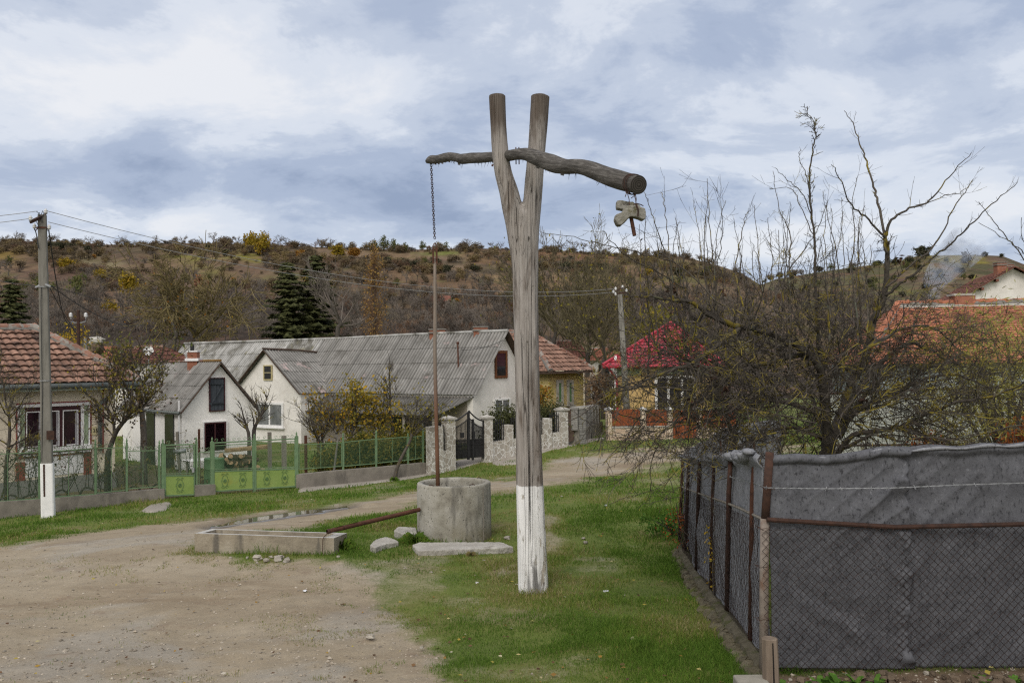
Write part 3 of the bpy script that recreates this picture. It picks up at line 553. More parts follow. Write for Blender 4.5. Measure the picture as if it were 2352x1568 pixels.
# fields on the slope: (outline in the photo, colour)
FIELDS = [([(372,588),(405,583),(470,605),(530,632),(575,655),(540,660),(480,640),(420,618)], (.16, .155, .03)), ([(548,574),(570,576),(610,598),(598,606),(560,590)], (.16, .15, .025)),
          ([(0,572),(40,580),(75,600),(55,612),(0,605)], (.165, .115, .03)), ([(60,585),(150,595),(215,622),(120,640),(20,625)], (.092, .06, .045)), ([(158,590),(205,587),(222,603),(185,612),(160,604)], (.19, .155, .095)),
          ([(262,605),(285,604),(330,620),(320,627),(268,622)], (.25, .215, .12)), ([(285,590),(390,595),(470,635),(590,680),(560,700),(420,690),(330,650)], (.118, .080, .058)),
          ([(480,600),(560,605),(680,640),(700,660),(640,690),(560,660)], (.125, .082, .055)), ([(880,612),(1000,618),(1180,640),(1300,650),(1290,690),(1120,690),(950,668),(870,640)], (.135, .088, .052)),
          ([(955,570),(1010,567),(1055,574),(1050,590),(1000,585),(960,580)], (.12, .135, .035)), ([(1090,640),(1190,625),(1330,625),(1420,640),(1420,665),(1250,670)], (.185, .13, .072)), ([(1190,580),(1300,582),(1420,592),(1420,612),(1280,612),(1180,600)], (.135, .072, .038)),
          ([(1060,585),(1110,578),(1170,590),(1160,608),(1080,605)], (.135, .085, .045)), ([(640,625),(760,628),(800,640),(720,650),(640,640)], (.10, .092, .045)), ([(720,600),(860,610),(900,640),(800,640)], (.105, .075, .05)),
          ([(1470,600),(1560,596),(1640,620),(1600,650),(1480,640)], (.105, .095, .038))]
FFIELDS = [([(2148,588),(2200,585),(2262,590),(2270,604),(2215,608),(2160,600)], (.20, .165, .028)), ([(2150,605),(2200,620),(2260,650),(2230,655),(2160,625)], (.18, .12, .07)), ([(2060,622),(2140,640),(2200,660),(2140,670),(2060,650)], (.12, .085, .062)),
           ([(2060,608),(2120,606),(2150,620),(2110,630)], (.15, .13, .07)), ([(2280,590),(2340,595),(2352,620),(2290,620)], (.12, .085, .065)), ([(1990,640),(2060,660),(2150,690),(2060,700)], (.12, .115, .045))]
ht = NT('hillside'); hc = ht.n('ShaderNodeVertexColor', layer_name='field').outputs[0]; co = ht.coord(); rows = ht.noise(ht.coord((.42, .02, .1)), 1.5, 3, .6)
ha, hb = ht.noise(co, .05, 6, .65), ht.noise(co, .6, 5, .7)
pt_ = ht.noise(co, .045, 5, .6, 1.2); pt2 = ht.noise(ht.coord((1, .6, 1)), .11, 5, .6, .8); hcx = ht.mix(ht.math('MULTIPLY', ht.step(pt_, .52, .60), .6), hc, (.155, .105, .062)); hcx = ht.mix(ht.math('MULTIPLY', ht.step(pt2, .55, .63), .65), hcx, (.118, .072, .052)); hcx = ht.mix(ht.math('MULTIPLY', ht.step(pt2, .44, .36), .55), hcx, (.115, .105, .042)); hcol = ht.bright(hcx, rows, .5); hcol = ht.bright(hcol, hb, .42); hcol = ht.mix(ht.math('MULTIPLY', ht.step(ha, .5, .7), .4), hcol, (.068, .05, .04)); HILLM = ht.done(hcol, 1.0, hb, .6, .5, .05)
def hill(name, label, zf, dfrom, dto, fields, srange, base):
    S, D = np.meshgrid(np.linspace(*srange, 420), np.r_[np.linspace(dfrom, dto, 170), np.linspace(dto * 1.02, dto * 1.3, 12)]); x = S * D; y = D; z = zf(x, y)
    c = np.zeros(x.shape + (4,)); c[..., 3] = 1; n = fbm(x * .025, y * .025, 12, 5)[..., None]; c[..., :3] = np.array(base) * (1 + n * .5)
    k = ss(0, .35, fbm(x * .04, y * .04, 31, 4))[..., None]; c[..., :3] = c[..., :3] * (1 - k) + np.array((.082, .064, .042)) * k
    wf = (1 - ss(.30, .46, (D - dfrom) / (dto - dfrom) + n[..., 0] * .12))[..., None]; c[..., :3] = c[..., :3] * (1 - wf) + np.array((.058, .048, .042)) * wf
    for poly, colr in fields:
        pts = [hill_hit(a, b, zf, dfrom, dto + 2) for a, b in poly]; pts = np.array([(p.x, p.y) for p in pts if p is not None])
        if len(pts) < 3: continue
        d = sdist(pts, x, y) + fbm(x * .08, y * .08, 6, 4) * 9; k = (1 - ss(-3, 5, d))[..., None]; c[..., :3] = c[..., :3] * (1 - k * .85) + np.array(colr) * k * .85
    ii = np.arange(x.size).reshape(x.shape); q = np.stack([ii[:-1, :-1], ii[:-1, 1:], ii[1:, 1:], ii[1:, :-1]], -1).reshape(-1, 4)
    o = np_mesh(name, np.stack([x, y, z], -1).reshape(-1, 3), q, HILLM, attrs={'field': ('POINT', c.reshape(-1, 4))}, smooth=True); tag(o, label, kind='structure')
hill('hill', 'long brown autumn hillside of vineyards and scrub behind the village', HZ, HD0, HD, FIELDS, (-1.1, .95), (.145, .103, .066))
hill('far_hill', 'farther rounded hill with a yellow vineyard at right', FZ, FD0, FD, FFIELDS, (-.1, 1.2), (.084, .078, .042))
# ------------------------------------------------------------------ the sweep well
def spline(pts, n):
    """smooth chain through points (x, y, z, r)"""
    pts = [np.array(p, float) for p in pts]; out = []
    q = [pts[0]] + pts + [pts[-1]]
    for i in range(1, len(q) - 2):
        p0, p1, p2, p3 = q[i - 1:i + 3]
        for k in range(n):
            t = k / n; out.append(.5 * (2 * p1 + (p2 - p0) * t + (2 * p0 - 5 * p1 + 4 * p2 - p3) * t * t + (3 * p1 - p0 - 3 * p2 + p3) * t ** 3))
    out.append(pts[-1]); return out
def px_chain(rows, d):
    """rows (left px, right px, y px) of an upright limb -> (x, y, z, r)"""
    o = []
    for l, r_, y in rows:
        a, b = P(l, y, d), P(r_, y, d); o.append((*((a + b) / 2), (b - a).length / 2))
    return o
DP = 11.0; pb = G(1226, 1362); DP = pb.y
fork = thing('forked_post', 'tall grey forked tree trunk post of the sweep well, whitewashed at its foot', 'post', (pb.x, pb.y, pb.z - .15))
mb = MB()
trunk = [(1191, 1261, 1385), (1190.5, 1259, 1330), (1188.5, 1254, 1230), (1186.5, 1250, 1140), (1185.5, 1247, 1090), (1185, 1244, 1000), (1184, 1240, 910), (1182, 1238, 800), (1179, 1236, 690), (1175, 1237, 600), (1168, 1238, 550), (1163, 1239, 515)]
def stem(rows, frac, side):
    o = []
    for l, r_, y in rows:
        wd = (r_ - l); c = l + wd * (frac / 2) if side < 0 else r_ - wd * (frac / 2); o.append((c - wd * frac / 2, c + wd * frac / 2, y))
    return o
lt = stem(trunk[:9], .62, -1) + [(1176, 1212, 610), (1167, 1209, 550), (1161, 1204, 512), (1153, 1199, 475), (1147, 1190, 440), (1136, 1175, 395), (1129.5, 1167, 343), (1126.5, 1163, 285), (1123.5, 1160.5, 219)]
rt = stem(trunk[:9], .56, 1) + [(1203, 1237, 610), (1202, 1238, 550), (1199, 1240, 512), (1201, 1243, 475), (1204, 1245.5, 440), (1208, 1248.5, 395), (1213, 1252.5, 343), (1216.5, 1257.5, 285), (1220, 1262, 220)]
cl_ = px_chain(lt, DP); cr_ = px_chain(rt, DP - .0)
mb.tube([p[:3] for p in spline(cl_, 4)], [p[3] for p in spline(cl_, 4)], 24); mb.tube([p[:3] for p in spline(cr_, 4)], [p[3] for p in spline(cr_, 4)], 24)
ct = px_chain([(l + 10, r_ - 10, y) for l, r_, y in trunk[:11]] + [(1180, 1222, 490), (1190, 1212, 470)], DP)
mb.tube([p[:3] for p in ct], [p[3] for p in ct], 20)
tmp = mb.build('trunk', [WOODB], fork); rm = tmp.modifiers.new('r', 'REMESH'); rm.mode = 'VOXEL'; rm.voxel_size = .014; sm = tmp.modifiers.new('s', 'SMOOTH'); sm.iterations = 5; sm.factor = .5
bpy.context.view_layer.update(); ev = tmp.evaluated_get(bpy.context.evaluated_depsgraph_get()); me2 = bpy.data.meshes.new_from_object(ev)
tmp.modifiers.clear(); tmp.data = me2; me2.name = 'trunk'; me2.materials.clear(); me2.materials.append(wood_material('weathered_fork_wood', False, P(1216, 1111, DP).z - pb.z + .15))
# real splits and knots: push the surface in along a wandering line
co_ = np.empty(len(me2.vertices) * 3, np.float32); me2.vertices.foreach_get('co', co_); co_ = co_.reshape(-1, 3)
ang = np.arctan2(co_[:, 1], co_[:, 0]); co_[:, 0] += fbm(ang * 3, co_[:, 2] * .9, 3, 3) * .010; co_[:, 1] += fbm(ang * 3 + 9, co_[:, 2] * .9, 6, 3) * .010
xc = P(1213, 900, DP).x - pb.x + vnoise(co_[:, 2] * .8, co_[:, 2] * 0, 4) * .012 + (co_[:, 2] - 2.5) * -.004
dd = np.abs(co_[:, 0] - xc); mk = (co_[:, 1] < 0) & (co_[:, 2] < 3.3) & (co_[:, 2] > .5); co_[:, 1] += np.where(mk, .022 * np.exp(-(dd / .009) ** 2), 0)
me2.vertices.foreach_set('co', co_.ravel()); me2.polygons.foreach_set('use_smooth', [True] * len(me2.polygons)); me2.update()
crk = MB(); pts = [(P(1213 + dx, y, DP)) for y, dx in ((760, 1), (840, 0), (930, 1), (1010, 1.5), (1080, 2), (1150, 3), (1240, 4))]
for p in pts: p.y = pb.y - .155
crk.tube([(p.x, p.y + .012, p.z) for p in pts], [.001, .004, .0055, .006, .0055, .004, .001], 5); crk.build('split', M('split_dark', (.012, .01, .009), (.02, .017, .015), 8, 1, 0, .01, 0), fork)
bo = MB()
for px in (1185, 1192):
    a = P(px, 352, DP - .12); bo.tube([a - Vector((0, 0, .14)), a + Vector((0, 0, .075))], .008, 6); bo.tube([a + Vector((0, 0, .03)), a + Vector((0, 0, .05))], .016, 6); bo.build('pivot_bolt', RUST, fork); bo = MB()
bo.tube([P(1132, 378, DP - .14), P(1130, 382, DP - .14)], .012); bo.build('pivot_pin', RUST, fork)

# the lever beam, built along its own x axis and then turned into place
bl, br_ = P(986, 369, 13.9), P(1467, 425, 8.15); bd = (br_ - bl); BL = bd.length; bx = bd.normalized(); bz = (Vector((0, 0, 1)) - bx * bx.z).normalized(); by = bz.cross(bx)
prow = [(983,364,376),(992,357,377),(1005,356,376),(1022,352,373),(1034,349.5,370),(1048,351,372),(1056,353,376),(1066,352.5,377),(1078,352,376.5),(1088,351,376),(1105,351,375),(1125,349,373.5),(1150,347,372),(1172,343,370),(1188,340,368),(1204,339,369),(1220,341,377),(1236,345,384),(1254,350,391),(1278,359,398),(1306,364,400.5),(1332,364,401),(1358,369,410),(1382,378,421),(1408,386,432),(1440,395,441.5),(1458,401,446)]
pts = []
for (px, ya, yb) in prow:
    # column px crosses the beam axis at distance t
    t = hitcol(bl, bx, px, -1, BL + 1); c = bl + bx * t; pa, pbm = P(px, ya, c.y), P(px, yb, c.y); off = ((pa.z + pbm.z) / 2 - c.z); rr = (pa.z - pbm.z) / 2 * (.97 if px > 1200 else 1)
    pts.append((t, vnoise(np.array([t * 1.7]), np.array([.3]), 3)[0] * .02, off * .97, rr * .95))
pts.append((BL, 0, 0, P(0, 403.5, br_.y).z - P(0, 425, br_.y).z))
pts = sorted(pts); bp = spline(pts, 5); mb = MB(); n = 26; vv = []; K = len(bp)
for k, p in enumerate(bp):
    for j in range(n):
        a = 2 * math.pi * j / n; q = p[3] * (1 + .10 * float(vnoise(np.array([p[0] * 2.6]), np.array([a * 1.2]), 5)[0]) * (1 if p[0] < 5 else .4) + .025 * float(vnoise(np.array([p[0] * 9]), np.array([j * 1.7]), 8)[0]))
        mb.v.append((p[0], p[1] + q * math.cos(a), p[2] + q * math.sin(a)))
for k in range(K - 1):
    for j in range(n): mb.f.append((k * n + j, k * n + (j + 1) % n, (k + 1) * n + (j + 1) % n, (k + 1) * n + j)); mb.r.append(.5); mb.m.append(0)
mb.f.append(tuple(range(n))); mb.r.append(.5); mb.m.append(0)
BEAM = beam_material(); beam = mb.build('lever_beam', BEAM, None, (0, 0, 0), True); BASE[beam.name] = Vector((0, 0, 0)); BMAT = Matrix(((bx.x, by.x, bz.x, bl.x), (bx.y, by.y, bz.y, bl.y), (bx.z, by.z, bz.z, bl.z), (0, 0, 0, 1)))
beam.matrix_world = BMAT; tag(beam, 'dark knobbly lever log slung through the fork of the post', 'beam')
e_ = MB(); er = bp[-1][3]; e_.lathe((BL + .001, 0, 0), [(er, -.012), (er * .97, 0), (er * .6, .004), (er * .3, .002), (.001, .006)], 30, ax=(Vector((0, 1, 0)), Vector((0, 0, 1)), Vector((1, 0, 0))))
et = NT('sawn_end'); q = et.n('ShaderNodeTexWave', wave_type='RINGS', rings_direction='X'); et.l(et.coord(), q.inputs[0]); q.inputs['Scale'].default_value = 16; q.inputs['Distortion'].default_value = 2; q.inputs['Detail'].default_value = 3
ec = et.mix(q.outputs[1], (.022, .019, .016), (.06, .052, .045)); e_.build('sawn_end', et.done(ec, .95, q.outputs[1], .5, .004), beam)
wr = MB()
for t, k in ((BL - .10, 1.10), (BL - .13, 1.09), (BL - .075, 1.08)):
    wr.tube([(t + .012 * math.sin(a * 2), er * k * math.cos(a), er * k * math.sin(a)) for a in np.linspace(0, 6.283, 24)], .0045, 5)
wr.build('binding_wire', RUSTD, beam)
sp_ = MB()
for k in range(46):
    t = random.uniform(.15, BL - .5); i = min(range(K), key=lambda i: abs(bp[i][0] - t)); p = bp[i]; a = random.uniform(-2.4, -.7); L = random.uniform(.02, .10) * (1.6 if random.random() < .15 else 1)
    s0 = Vector((t, p[1] + p[3] * .96 * math.cos(a), p[2] + p[3] * .96 * math.sin(a))); sp_.tube([s0, s0 + Vector((random.uniform(-.4, .6) * L, random.uniform(-.3, .3) * L, -L * random.uniform(.3, 1)))], [.004, .0008], 4)
for t in (.42, .58, .75, 1.05, 1.5, 4.2, 4.9):      # flaps of loose bark under the log
    i = min(range(K), key=lambda i: abs(bp[i][0] - t)); p = bp[i]; c = Vector((t, p[1], p[2] - p[3]))
    sp_.face([c + Vector((-.05, -.02, .01)), c + Vector((.06, -.02, .012)), c + Vector((.03, -.015, -.025)), c + Vector((-.02, -.03, -.018))])
sp_.build('loose_bark', BEAM, beam)

# chain and rod
ctop = P(990, 372, 13.85); crod = P(998.5, 548, 14.05); rb = P(1006, 1125, 14.3)
ch = MB(); nL = 34; dv = (crod - ctop); ll = dv.length / nL * 1.42
for k in range(nL):
    c = ctop + dv * ((k + .5) / nL); ax = Vector((1, 0, 0)) if k % 2 else Vector((0, 1, 0)); ax = (ax + Vector((0, .5, 0)) * (k % 2)).normalized(); pts = []
    for a in np.linspace(0, 6.283, 13):
        sx, sz = math.cos(a), math.sin(a); pts.append(c + ax * (.0165 * sx) + dv.normalized() * (ll / 2 * (abs(sz) ** .7) * (1 if sz > 0 else -1)))
    ch.tube(pts, .0058, 5, cap=False)
o = ch.build('chain', RUSTD, None, tuple(ctop)); tag(o, 'rusty chain hanging from the thin end of the lever beam', 'chain')
rodt = thing('well_rod', 'long thin wooden pole hanging on the chain down into the well', 'pole', tuple(rb))
rp_ = [(998.8, 590), (999, 640), (999.5, 700), (998.8, 800), (1000, 880), (1002, 960), (1004, 1040), (1006, 1128)]; rr_ = [.021, .026, .029, .031, .033, .031, .034, .036]
m1 = MB(); m1.tube([P(x, y, 14.08 + .22 * (y - 590) / 540) for x, y in rp_], rr_, 9, wob=.05); 
rt_ = NT('rod_wood'); sp2 = rt_.n('ShaderNodeSeparateXYZ'); rt_.l(rt_.coord(), sp2.inputs[0]); g = rt_.noise(rt_.coord((1, 1, .08)), 30, 6, .6)
rc = rt_.mix(rt_.step(sp2.outputs[2], 1.1, 2.3), rt_.mix(g, (.10, .05, .03), (.19, .10, .062)), rt_.mix(g, (.13, .10, .08), (.27, .225, .185))); m1.build('shaft', rt_.done(rc, .85, g, .5, .004), rodt, smooth=True)
m1 = MB(); c = P(998.7, 566, 14.06); m1.tube([c + Vector((.028 * math.cos(a), 0, .05 * math.sin(a))) for a in np.linspace(0, 6.283, 16)], .007, 5, cap=False)
for s in (-1, 1): m1.bar(c + Vector((.029 * s, 0, -.02)), c + Vector((.027 * s, 0, -.27)), .006, .03)
m1.bar(c + Vector((-.03, -.028, -.2)), c + Vector((.03, -.028, -.2)), .012, .012); m1.build('iron_strap', RUST, rodt)

# counterweight
cw = thing('counterweight', 'two mossy concrete lumps and an iron pipe wired under the lever end', 'counterweight', tuple(P(1450, 480, 8.1)))
def slab(name, corners, d, thick, mat, ry=0, push=(0, 0, 0)):
    m = MB(); f = [P(x, y, d) for x, y in corners]; bk = [p + Vector((push[0], thick, push[2])) for p in f]; nn = len(f)
    m.face(f, .5); m.face(bk[::-1], .5)
    for i in range(nn): m.face([f[i], bk[i], bk[(i + 1) % nn], f[(i + 1) % nn]][::-1], .5)
    o = m.build(name, mat, cw)
    bm_ = o.modifiers.new('w', 'REMESH'); bm_.mode = 'VOXEL'; bm_.voxel_size = .008; s_ = o.modifiers.new('s', 'SMOOTH'); s_.iterations = 4
    tx = bpy.data.textures.get('lump') or bpy.data.textures.new('lump', 'CLOUDS'); tx.noise_scale = .035; dm = o.modifiers.new('d', 'DISPLACE'); dm.texture = tx; dm.strength = .012; return o
slab('concrete_lump', [(1417, 461), (1421, 459), (1455, 464), (1470, 471), (1468, 480), (1448, 478), (1430, 481.5), (1417, 478)], 8.22, .12, ROCKM)
slab('concrete_lump', [(1434, 476), (1440, 472), (1466, 471), (1482, 479), (1484.5, 487), (1483, 502), (1478, 504), (1462, 498), (1447, 497), (1437, 508), (1428, 516), (1419, 516), (1412.5, 502), (1414, 493), (1430, 487)], 8.05, .13, ROCKM)
m1 = MB(); m1.tube([P(1449, 497, 8.12), P(1457.5, 541.5, 8.10)], .018, 10); m1.build('iron_pipe', RUST, cw)
m1 = MB()
for a, b in (((1440, 440), (1446, 475)), ((1455, 444), (1461, 472)), ((1459, 444), (1460, 470)), ((1437, 438), (1436, 452)), ((1465, 440), (1450, 455))): m1.tube([P(*a, 8.2), P((a[0] + b[0]) / 2 + 2, (a[1] + b[1]) / 2, 8.16), P(*b, 8.1)], .004, 5)
m1.tube([P(1461, 470, 8.04), P(1466, 482, 8.03), P(1465, 497, 8.03)], .008, 6); m1.tube([P(1455, 470, 8.05), P(1462, 467, 8.1), P(1472, 470, 8.1), P(1478, 473, 8.1)], .005, 5)
m1.build('hanging_wire', RUSTD, cw)

# the well ring
wc_ = P(1044, 1240, 14.75); wz = gz(wc_.x, wc_.y) - .02; wr_ = 84.5 / 2000 * 14.75
wl = thing('well_ring', 'round weathered concrete well ring standing on the grass', 'well', (wc_.x, wc_.y, wz)); ztop = P(1044, 1106, 14.75).z
m1 = MB(); H = ztop - wz; NSEG = 72
m1.lathe((wc_.x, wc_.y, wz), [(wr_ * .99, -.1), (wr_, .05), (wr_ * 1.0, H * .5), (wr_ * .995, H - .03), (wr_ * .985, H - .008), (wr_ * .965, H), (wr_ * .86, H), (wr_ * .835, H - .012), (wr_ * .83, H - .06), (wr_ * .83, 0), (wr_ * .83, -1.5), (.01, -1.5)], NSEG)
wm_ = NT('well_concrete'); co = wm_.coord(); f = wm_.noise(co, 3.2, 8, .65); col = wm_.ramp(f, [(.28, (.15, .135, .11)), (.45, (.25, .235, .195)), (.62, (.33, .315, .275)), (.8, (.42, .40, .36))])
pit = wm_.step(wm_.noise(co, 34, 3, .5), .64, .70); col = wm_.mix(pit, col, (.07, .065, .055)); col = wm_.bright(col, wm_.noise(co, 60, 3), .12)
sx = wm_.n('ShaderNodeSeparateXYZ'); wm_.l(co, sx.inputs[0]); low = wm_.step(sx.outputs[2], .38, .02); mo = wm_.math('MULTIPLY', low, wm_.step(wm_.noise(wm_.coord((1, 1, .6)), 2.4, 5), .44, .62)); col = wm_.mix(wm_.math('MULTIPLY', mo, .75), col, (.14, .115, .055))
vs = wm_.step(wm_.noise(wm_.coord((1, 1, .15)), 5, 6), .54, .68); col = wm_.mix(wm_.math('MULTIPLY', vs, .65), col, (.085, .08, .07))
m1.build('ring', wm_.done(col, .93, wm_.math('SUBTRACT', f, wm_.math('MULTIPLY', pit, 1.2)), .6, .015), wl, smooth=True)
m1 = MB()
for a in (-.95, -2.2, .75, 2.3):
    c = Vector((wc_.x + wr_ * .91 * math.cos(a), wc_.y + wr_ * .91 * math.sin(a), wz + H)); t = Vector((-math.sin(a), math.cos(a), 0)); m1 = MB()
    m1.tube([c + t * (.05 * math.cos(q)) + Vector((0, 0, .016 * math.sin(q))) for q in np.linspace(0, math.pi, 9)], .007, 5); m1.build('lifting_loop', RUSTD, wl)
m1 = MB(); a = -.62; c = Vector((wc_.x + wr_ * 1.0 * math.cos(a), wc_.y + wr_ * 1.0 * math.sin(a), wz + H * .5)); m1.bar(c + Vector((0, 0, -H * .47)), c + Vector((0, 0, H * .46)), .012, .02, up=(0, 1, 0)); m1.build('joint', PLINTH, wl)
# slab in front and lumps at its side
def ground_slab(name, label, top, th, mat, lift=.0, rough=.01, cat='slab'):
    ps = [G(*q) for q in top]; z = max(p.z for p in ps) + lift; m = MB(); n = len(ps); zz = [max(z - .0, 0) for _ in ps]
    t = [Vector((p.x, p.y, p.z + lift)) for p in ps]; b = [Vector((p.x, p.y, p.z + lift - th)) for p in ps]; m.face(t, .5); m.face(b[::-1], .5)
    for i in range(n): m.face([t[i], b[i], b[(i + 1) % n], t[(i + 1) % n]], .5)
    c = sum(ps, Vector()) / n; o = m.build(name, mat, None, tuple(c)); r_ = o.modifiers.new('r', 'REMESH'); r_.mode = 'VOXEL'; r_.voxel_size = .012; s_ = o.modifiers.new('s', 'SMOOTH'); s_.iterations = 3
    tx = bpy.data.textures.get('grit') or bpy.data.textures.new('grit', 'CLOUDS'); tx.noise_scale = .05; dm = o.modifiers.new('d', 'DISPLACE'); dm.texture = tx; dm.strength = .018; tag(o, label, cat); return o
ground_slab('stone_slab', 'long pale flat slab lying before the well ring', [(947, 1263), (962, 1257), (1150, 1256), (1180, 1267), (1140, 1271), (960, 1277)], .18, CONCW, .085)
ground_slab('broken_slab', 'upper broken concrete piece tilted against the well ring', [(905, 1236), (914, 1226), (956, 1228), (958, 1243), (935, 1246)], .2, CONCW, .13)
ground_slab('broken_slab', 'lower rounded broken slab sunk in grass left of the well', [(850, 1266), (862, 1253), (884, 1246), (905, 1251), (916, 1258), (890, 1262), (862, 1272)], .2, CONCW, .10)
# trough
tr = [G(447, 1271), G(775, 1274), G(797, 1254), G(496, 1245)]
tz = P(447, 1224, tr[0].y).z; tl = thing('water_trough', 'long low concrete drinking trough beside the gravel yard', 'trough', tuple(tr[0]))
A, B = Vector((tr[0].x, tr[0].y, tz)), P(767, 1235, tr[1].y); D_ = P(797, 1223.5, tr[1].y + .62); C_ = P(487, 1213.5, tr[0].y + .62)
def quad_ring(o4, z0, wall, m):
    o4 = [Vector(p) for p in o4]; cen = sum(o4, Vector()) / 4; i4 = []
    ex = (o4[1] - o4[0]).normalized(); ey = (o4[3] - o4[0]).normalized()
    i4 = [o4[0] + ex * wall * 1.2 + ey * wall, o4[1] - ex * wall * 1.8 + ey * wall, o4[2] - ex * wall * 1.8 - ey * wall, o4[3] + ex * wall * 1.2 - ey * wall]
    fl = [Vector((p.x, p.y, p.z - .20)) for p in i4]; bo_ = [Vector((p.x, p.y, z0)) for p in o4]
    for k in range(4):
        j = (k + 1) % 4; m.face([o4[k], o4[j], i4[j], i4[k]], .5); m.face([i4[k], i4[j], fl[j], fl[k]], .5); m.face([bo_[k], bo_[j], o4[j], o4[k]], .5)
    m.face(fl, .5); m.face(bo_[::-1], .5); return i4
m1 = MB(); quad_ring([A, B, D_, C_], min(p.z for p in tr) - .2, .085, m1)
tm_ = NT('trough_concrete'); co = tm_.coord(); f = tm_.noise(co, 3, 8, .65); col = tm_.ramp(f, [(.3, (.17, .145, .11)), (.5, (.26, .225, .17)), (.72, (.33, .295, .235))])
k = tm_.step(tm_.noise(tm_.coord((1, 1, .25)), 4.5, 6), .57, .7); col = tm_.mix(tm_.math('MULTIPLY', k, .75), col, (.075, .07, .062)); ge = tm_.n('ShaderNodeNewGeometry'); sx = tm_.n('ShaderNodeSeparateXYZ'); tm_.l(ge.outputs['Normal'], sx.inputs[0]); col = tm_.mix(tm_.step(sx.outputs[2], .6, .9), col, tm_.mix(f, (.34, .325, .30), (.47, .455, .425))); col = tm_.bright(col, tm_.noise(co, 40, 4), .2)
tb = m1.build('basin', tm_.done(col, .93, tm_.math('ADD', f, tm_.noise(co, 25, 5)), .6, .012), tl); q = tb.modifiers.new('bevel', 'BEVEL'); q.width = .012; q.segments = 2
m1 = MB(); a = P(742, 1234.5, tr[1].y - .02); m1.tube([a + Vector((.03, .15, .03)), a + Vector((.01, .02, .012)), a + Vector((0, -.012, -.02)), Vector((a.x - .005, a.y - .012, tr[1].z + .03))], .006, 5); m1.build('tie_wire', RUSTD, tl)
# spout pipe, its lower end broken open
pa_, pb_ = P(958, 1171, 14.35), P(757, 1219, tr[1].y + .22); pt = thing('spout_pipe', 'rusty pipe sloping from the well ring down to the trough', 'pipe', tuple(pb_))
m1 = MB(); m1.tube([pa_ + (pa_ - pb_) * .03, pa_ * .5 + pb_ * .5, pb_], .034, 14, cap=False); m1.tube([pb_ + (pa_ - pb_) * .002, pb_ + (pa_ - pb_) * .3], .028, 12, cap=False, m=0); m1.build('pipe', RUST, pt, smooth=True)
m1 = MB(); dd_ = (pa_ - pb_).normalized(); up_ = Vector((0, 0, 1)); sd_ = dd_.cross(up_).normalized()
for t0, t1 in ((.06, .16), (.2, .34)): m1.face([pb_ + dd_ * (1.5 * t0) + up_ * .034 - sd_ * .02, pb_ + dd_ * (1.5 * t1) + up_ * .036 - sd_ * .02, pb_ + dd_ * (1.5 * t1) + up_ * .05 + sd_ * .02, pb_ + dd_ * (1.5 * t0) + up_ * .045 + sd_ * .02])
m1.lathe(pb_, [(.034, 0), (.040, -.03), (.030, -.045)], 10, ax=(sd_, up_, dd_)); m1.build('torn_edge', RUSTD, pt)
m1 = MB()
for (x, y, s) in ((590, 1283, .15), (612, 1287, .10), (640, 1286, .19), (660, 1289, .15), (622, 1280, .07), (568, 1281, .06), (530, 1281, .05), (777, 1281, .09), (590, 1292, .05), (650, 1280, .06)):
    p = G(x, y); m1 = MB(); m1.rock((p.x, p.y, p.z + s * .12), (s, s * .7, s * .6), .35, 6); o = m1.build('stone', ROCK, None, tuple(p)); tag(o, 'pale broken stone lying at the foot of the trough', 'stone', 'loose stones along the trough')
for (x, y, s) in ((1165, 1238, .15), (1093, 1323, .06), (990, 1315, .06), (1020, 1311, .05), (1340, 1237, .08), (1345, 1247, .10), (1190, 1375, .04), (1143, 1356, .05), (850, 1464, .11), (930, 1305, .05), (1310, 1318, .05), (1290, 1140, .06), (968, 1488, .05), (790, 1420, .05)):
    p = G(x, y); m1 = MB(); m1.rock((p.x, p.y, p.z + s * .15), (s, s * .75, s * .45), .35, 6); o = m1.build('stone', ROCK, None, tuple(p)); tag(o, 'small pale stone lying loose on the open grass', 'stone', 'loose stones on the grass')
# ------------------------------------------------------------------ poles and wires
def insulator(m, c, s=1.0):
    m.lathe(c, [(.012 * s, -.05 * s), (.03 * s, -.04 * s), (.05 * s, -.01 * s), (.045 * s, .005 * s), (.03 * s, .01 * s), (.05 * s, .03 * s), (.045 * s, .05 * s), (.025 * s, .06 * s), (.03 * s, .08 * s), (.001, .09 * s)], 12)
ub = G(111, 1187); DU = ub.y; uP = thing('utility_pole', 'near concrete utility pole with whitewashed foot before the tiled house', 'utility pole', tuple(ub))
tp_ = P(97, 494, DU); axis = (tp_ - ub); ax_n = axis.normalized(); m1 = MB()
def ppt(t): return ub + axis * t
def sq(m, t0, t1, w0, w1, d0, d1):
    a, b = ppt(t0), ppt(t1); i0 = len(m.v)
    ca, sa = math.cos(.35), math.sin(.35); X_, Y_ = Vector((ca, sa, 0)), Vector((-sa, ca, 0))
    for p, w_, d_ in ((a, w0, d0), (b, w1, d1)):
        for kx, ky in ((-1, -1), (-.82, -1.12), (.82, -1.12), (1, -1), (1, 1), (-1, 1)): m.v.append(tuple(p + X_ * w_ / 2 * kx + Y_ * d_ / 2 * ky))
    for j in range(6): m.f.append((i0 + j, i0 + (j + 1) % 6, i0 + 6 + (j + 1) % 6, i0 + 6 + j)); m.r.append(.5); m.m.append(0)
    m.f.append(tuple(i0 + 6 + j for j in range(6))); m.r.append(.5); m.m.append(0)
tw = .0
sq(m1, -.03, 1.0, .235, .165, .22, .15); m1.build('shaft', CONCP, uP)
m1 = MB(); sq(m1, -.03, .178, .262, .252, .245, .236); m1.build('whitewashed_foot', WHITEWASH, uP)
m1 = MB(); a, b = P(102, 1140, DU - .14), P(101, 1066, DU - .14); m1.bar(a, b, .035, .02, up=(0, 1, 0)); m1.build('earthing_strip', RUSTD, uP)
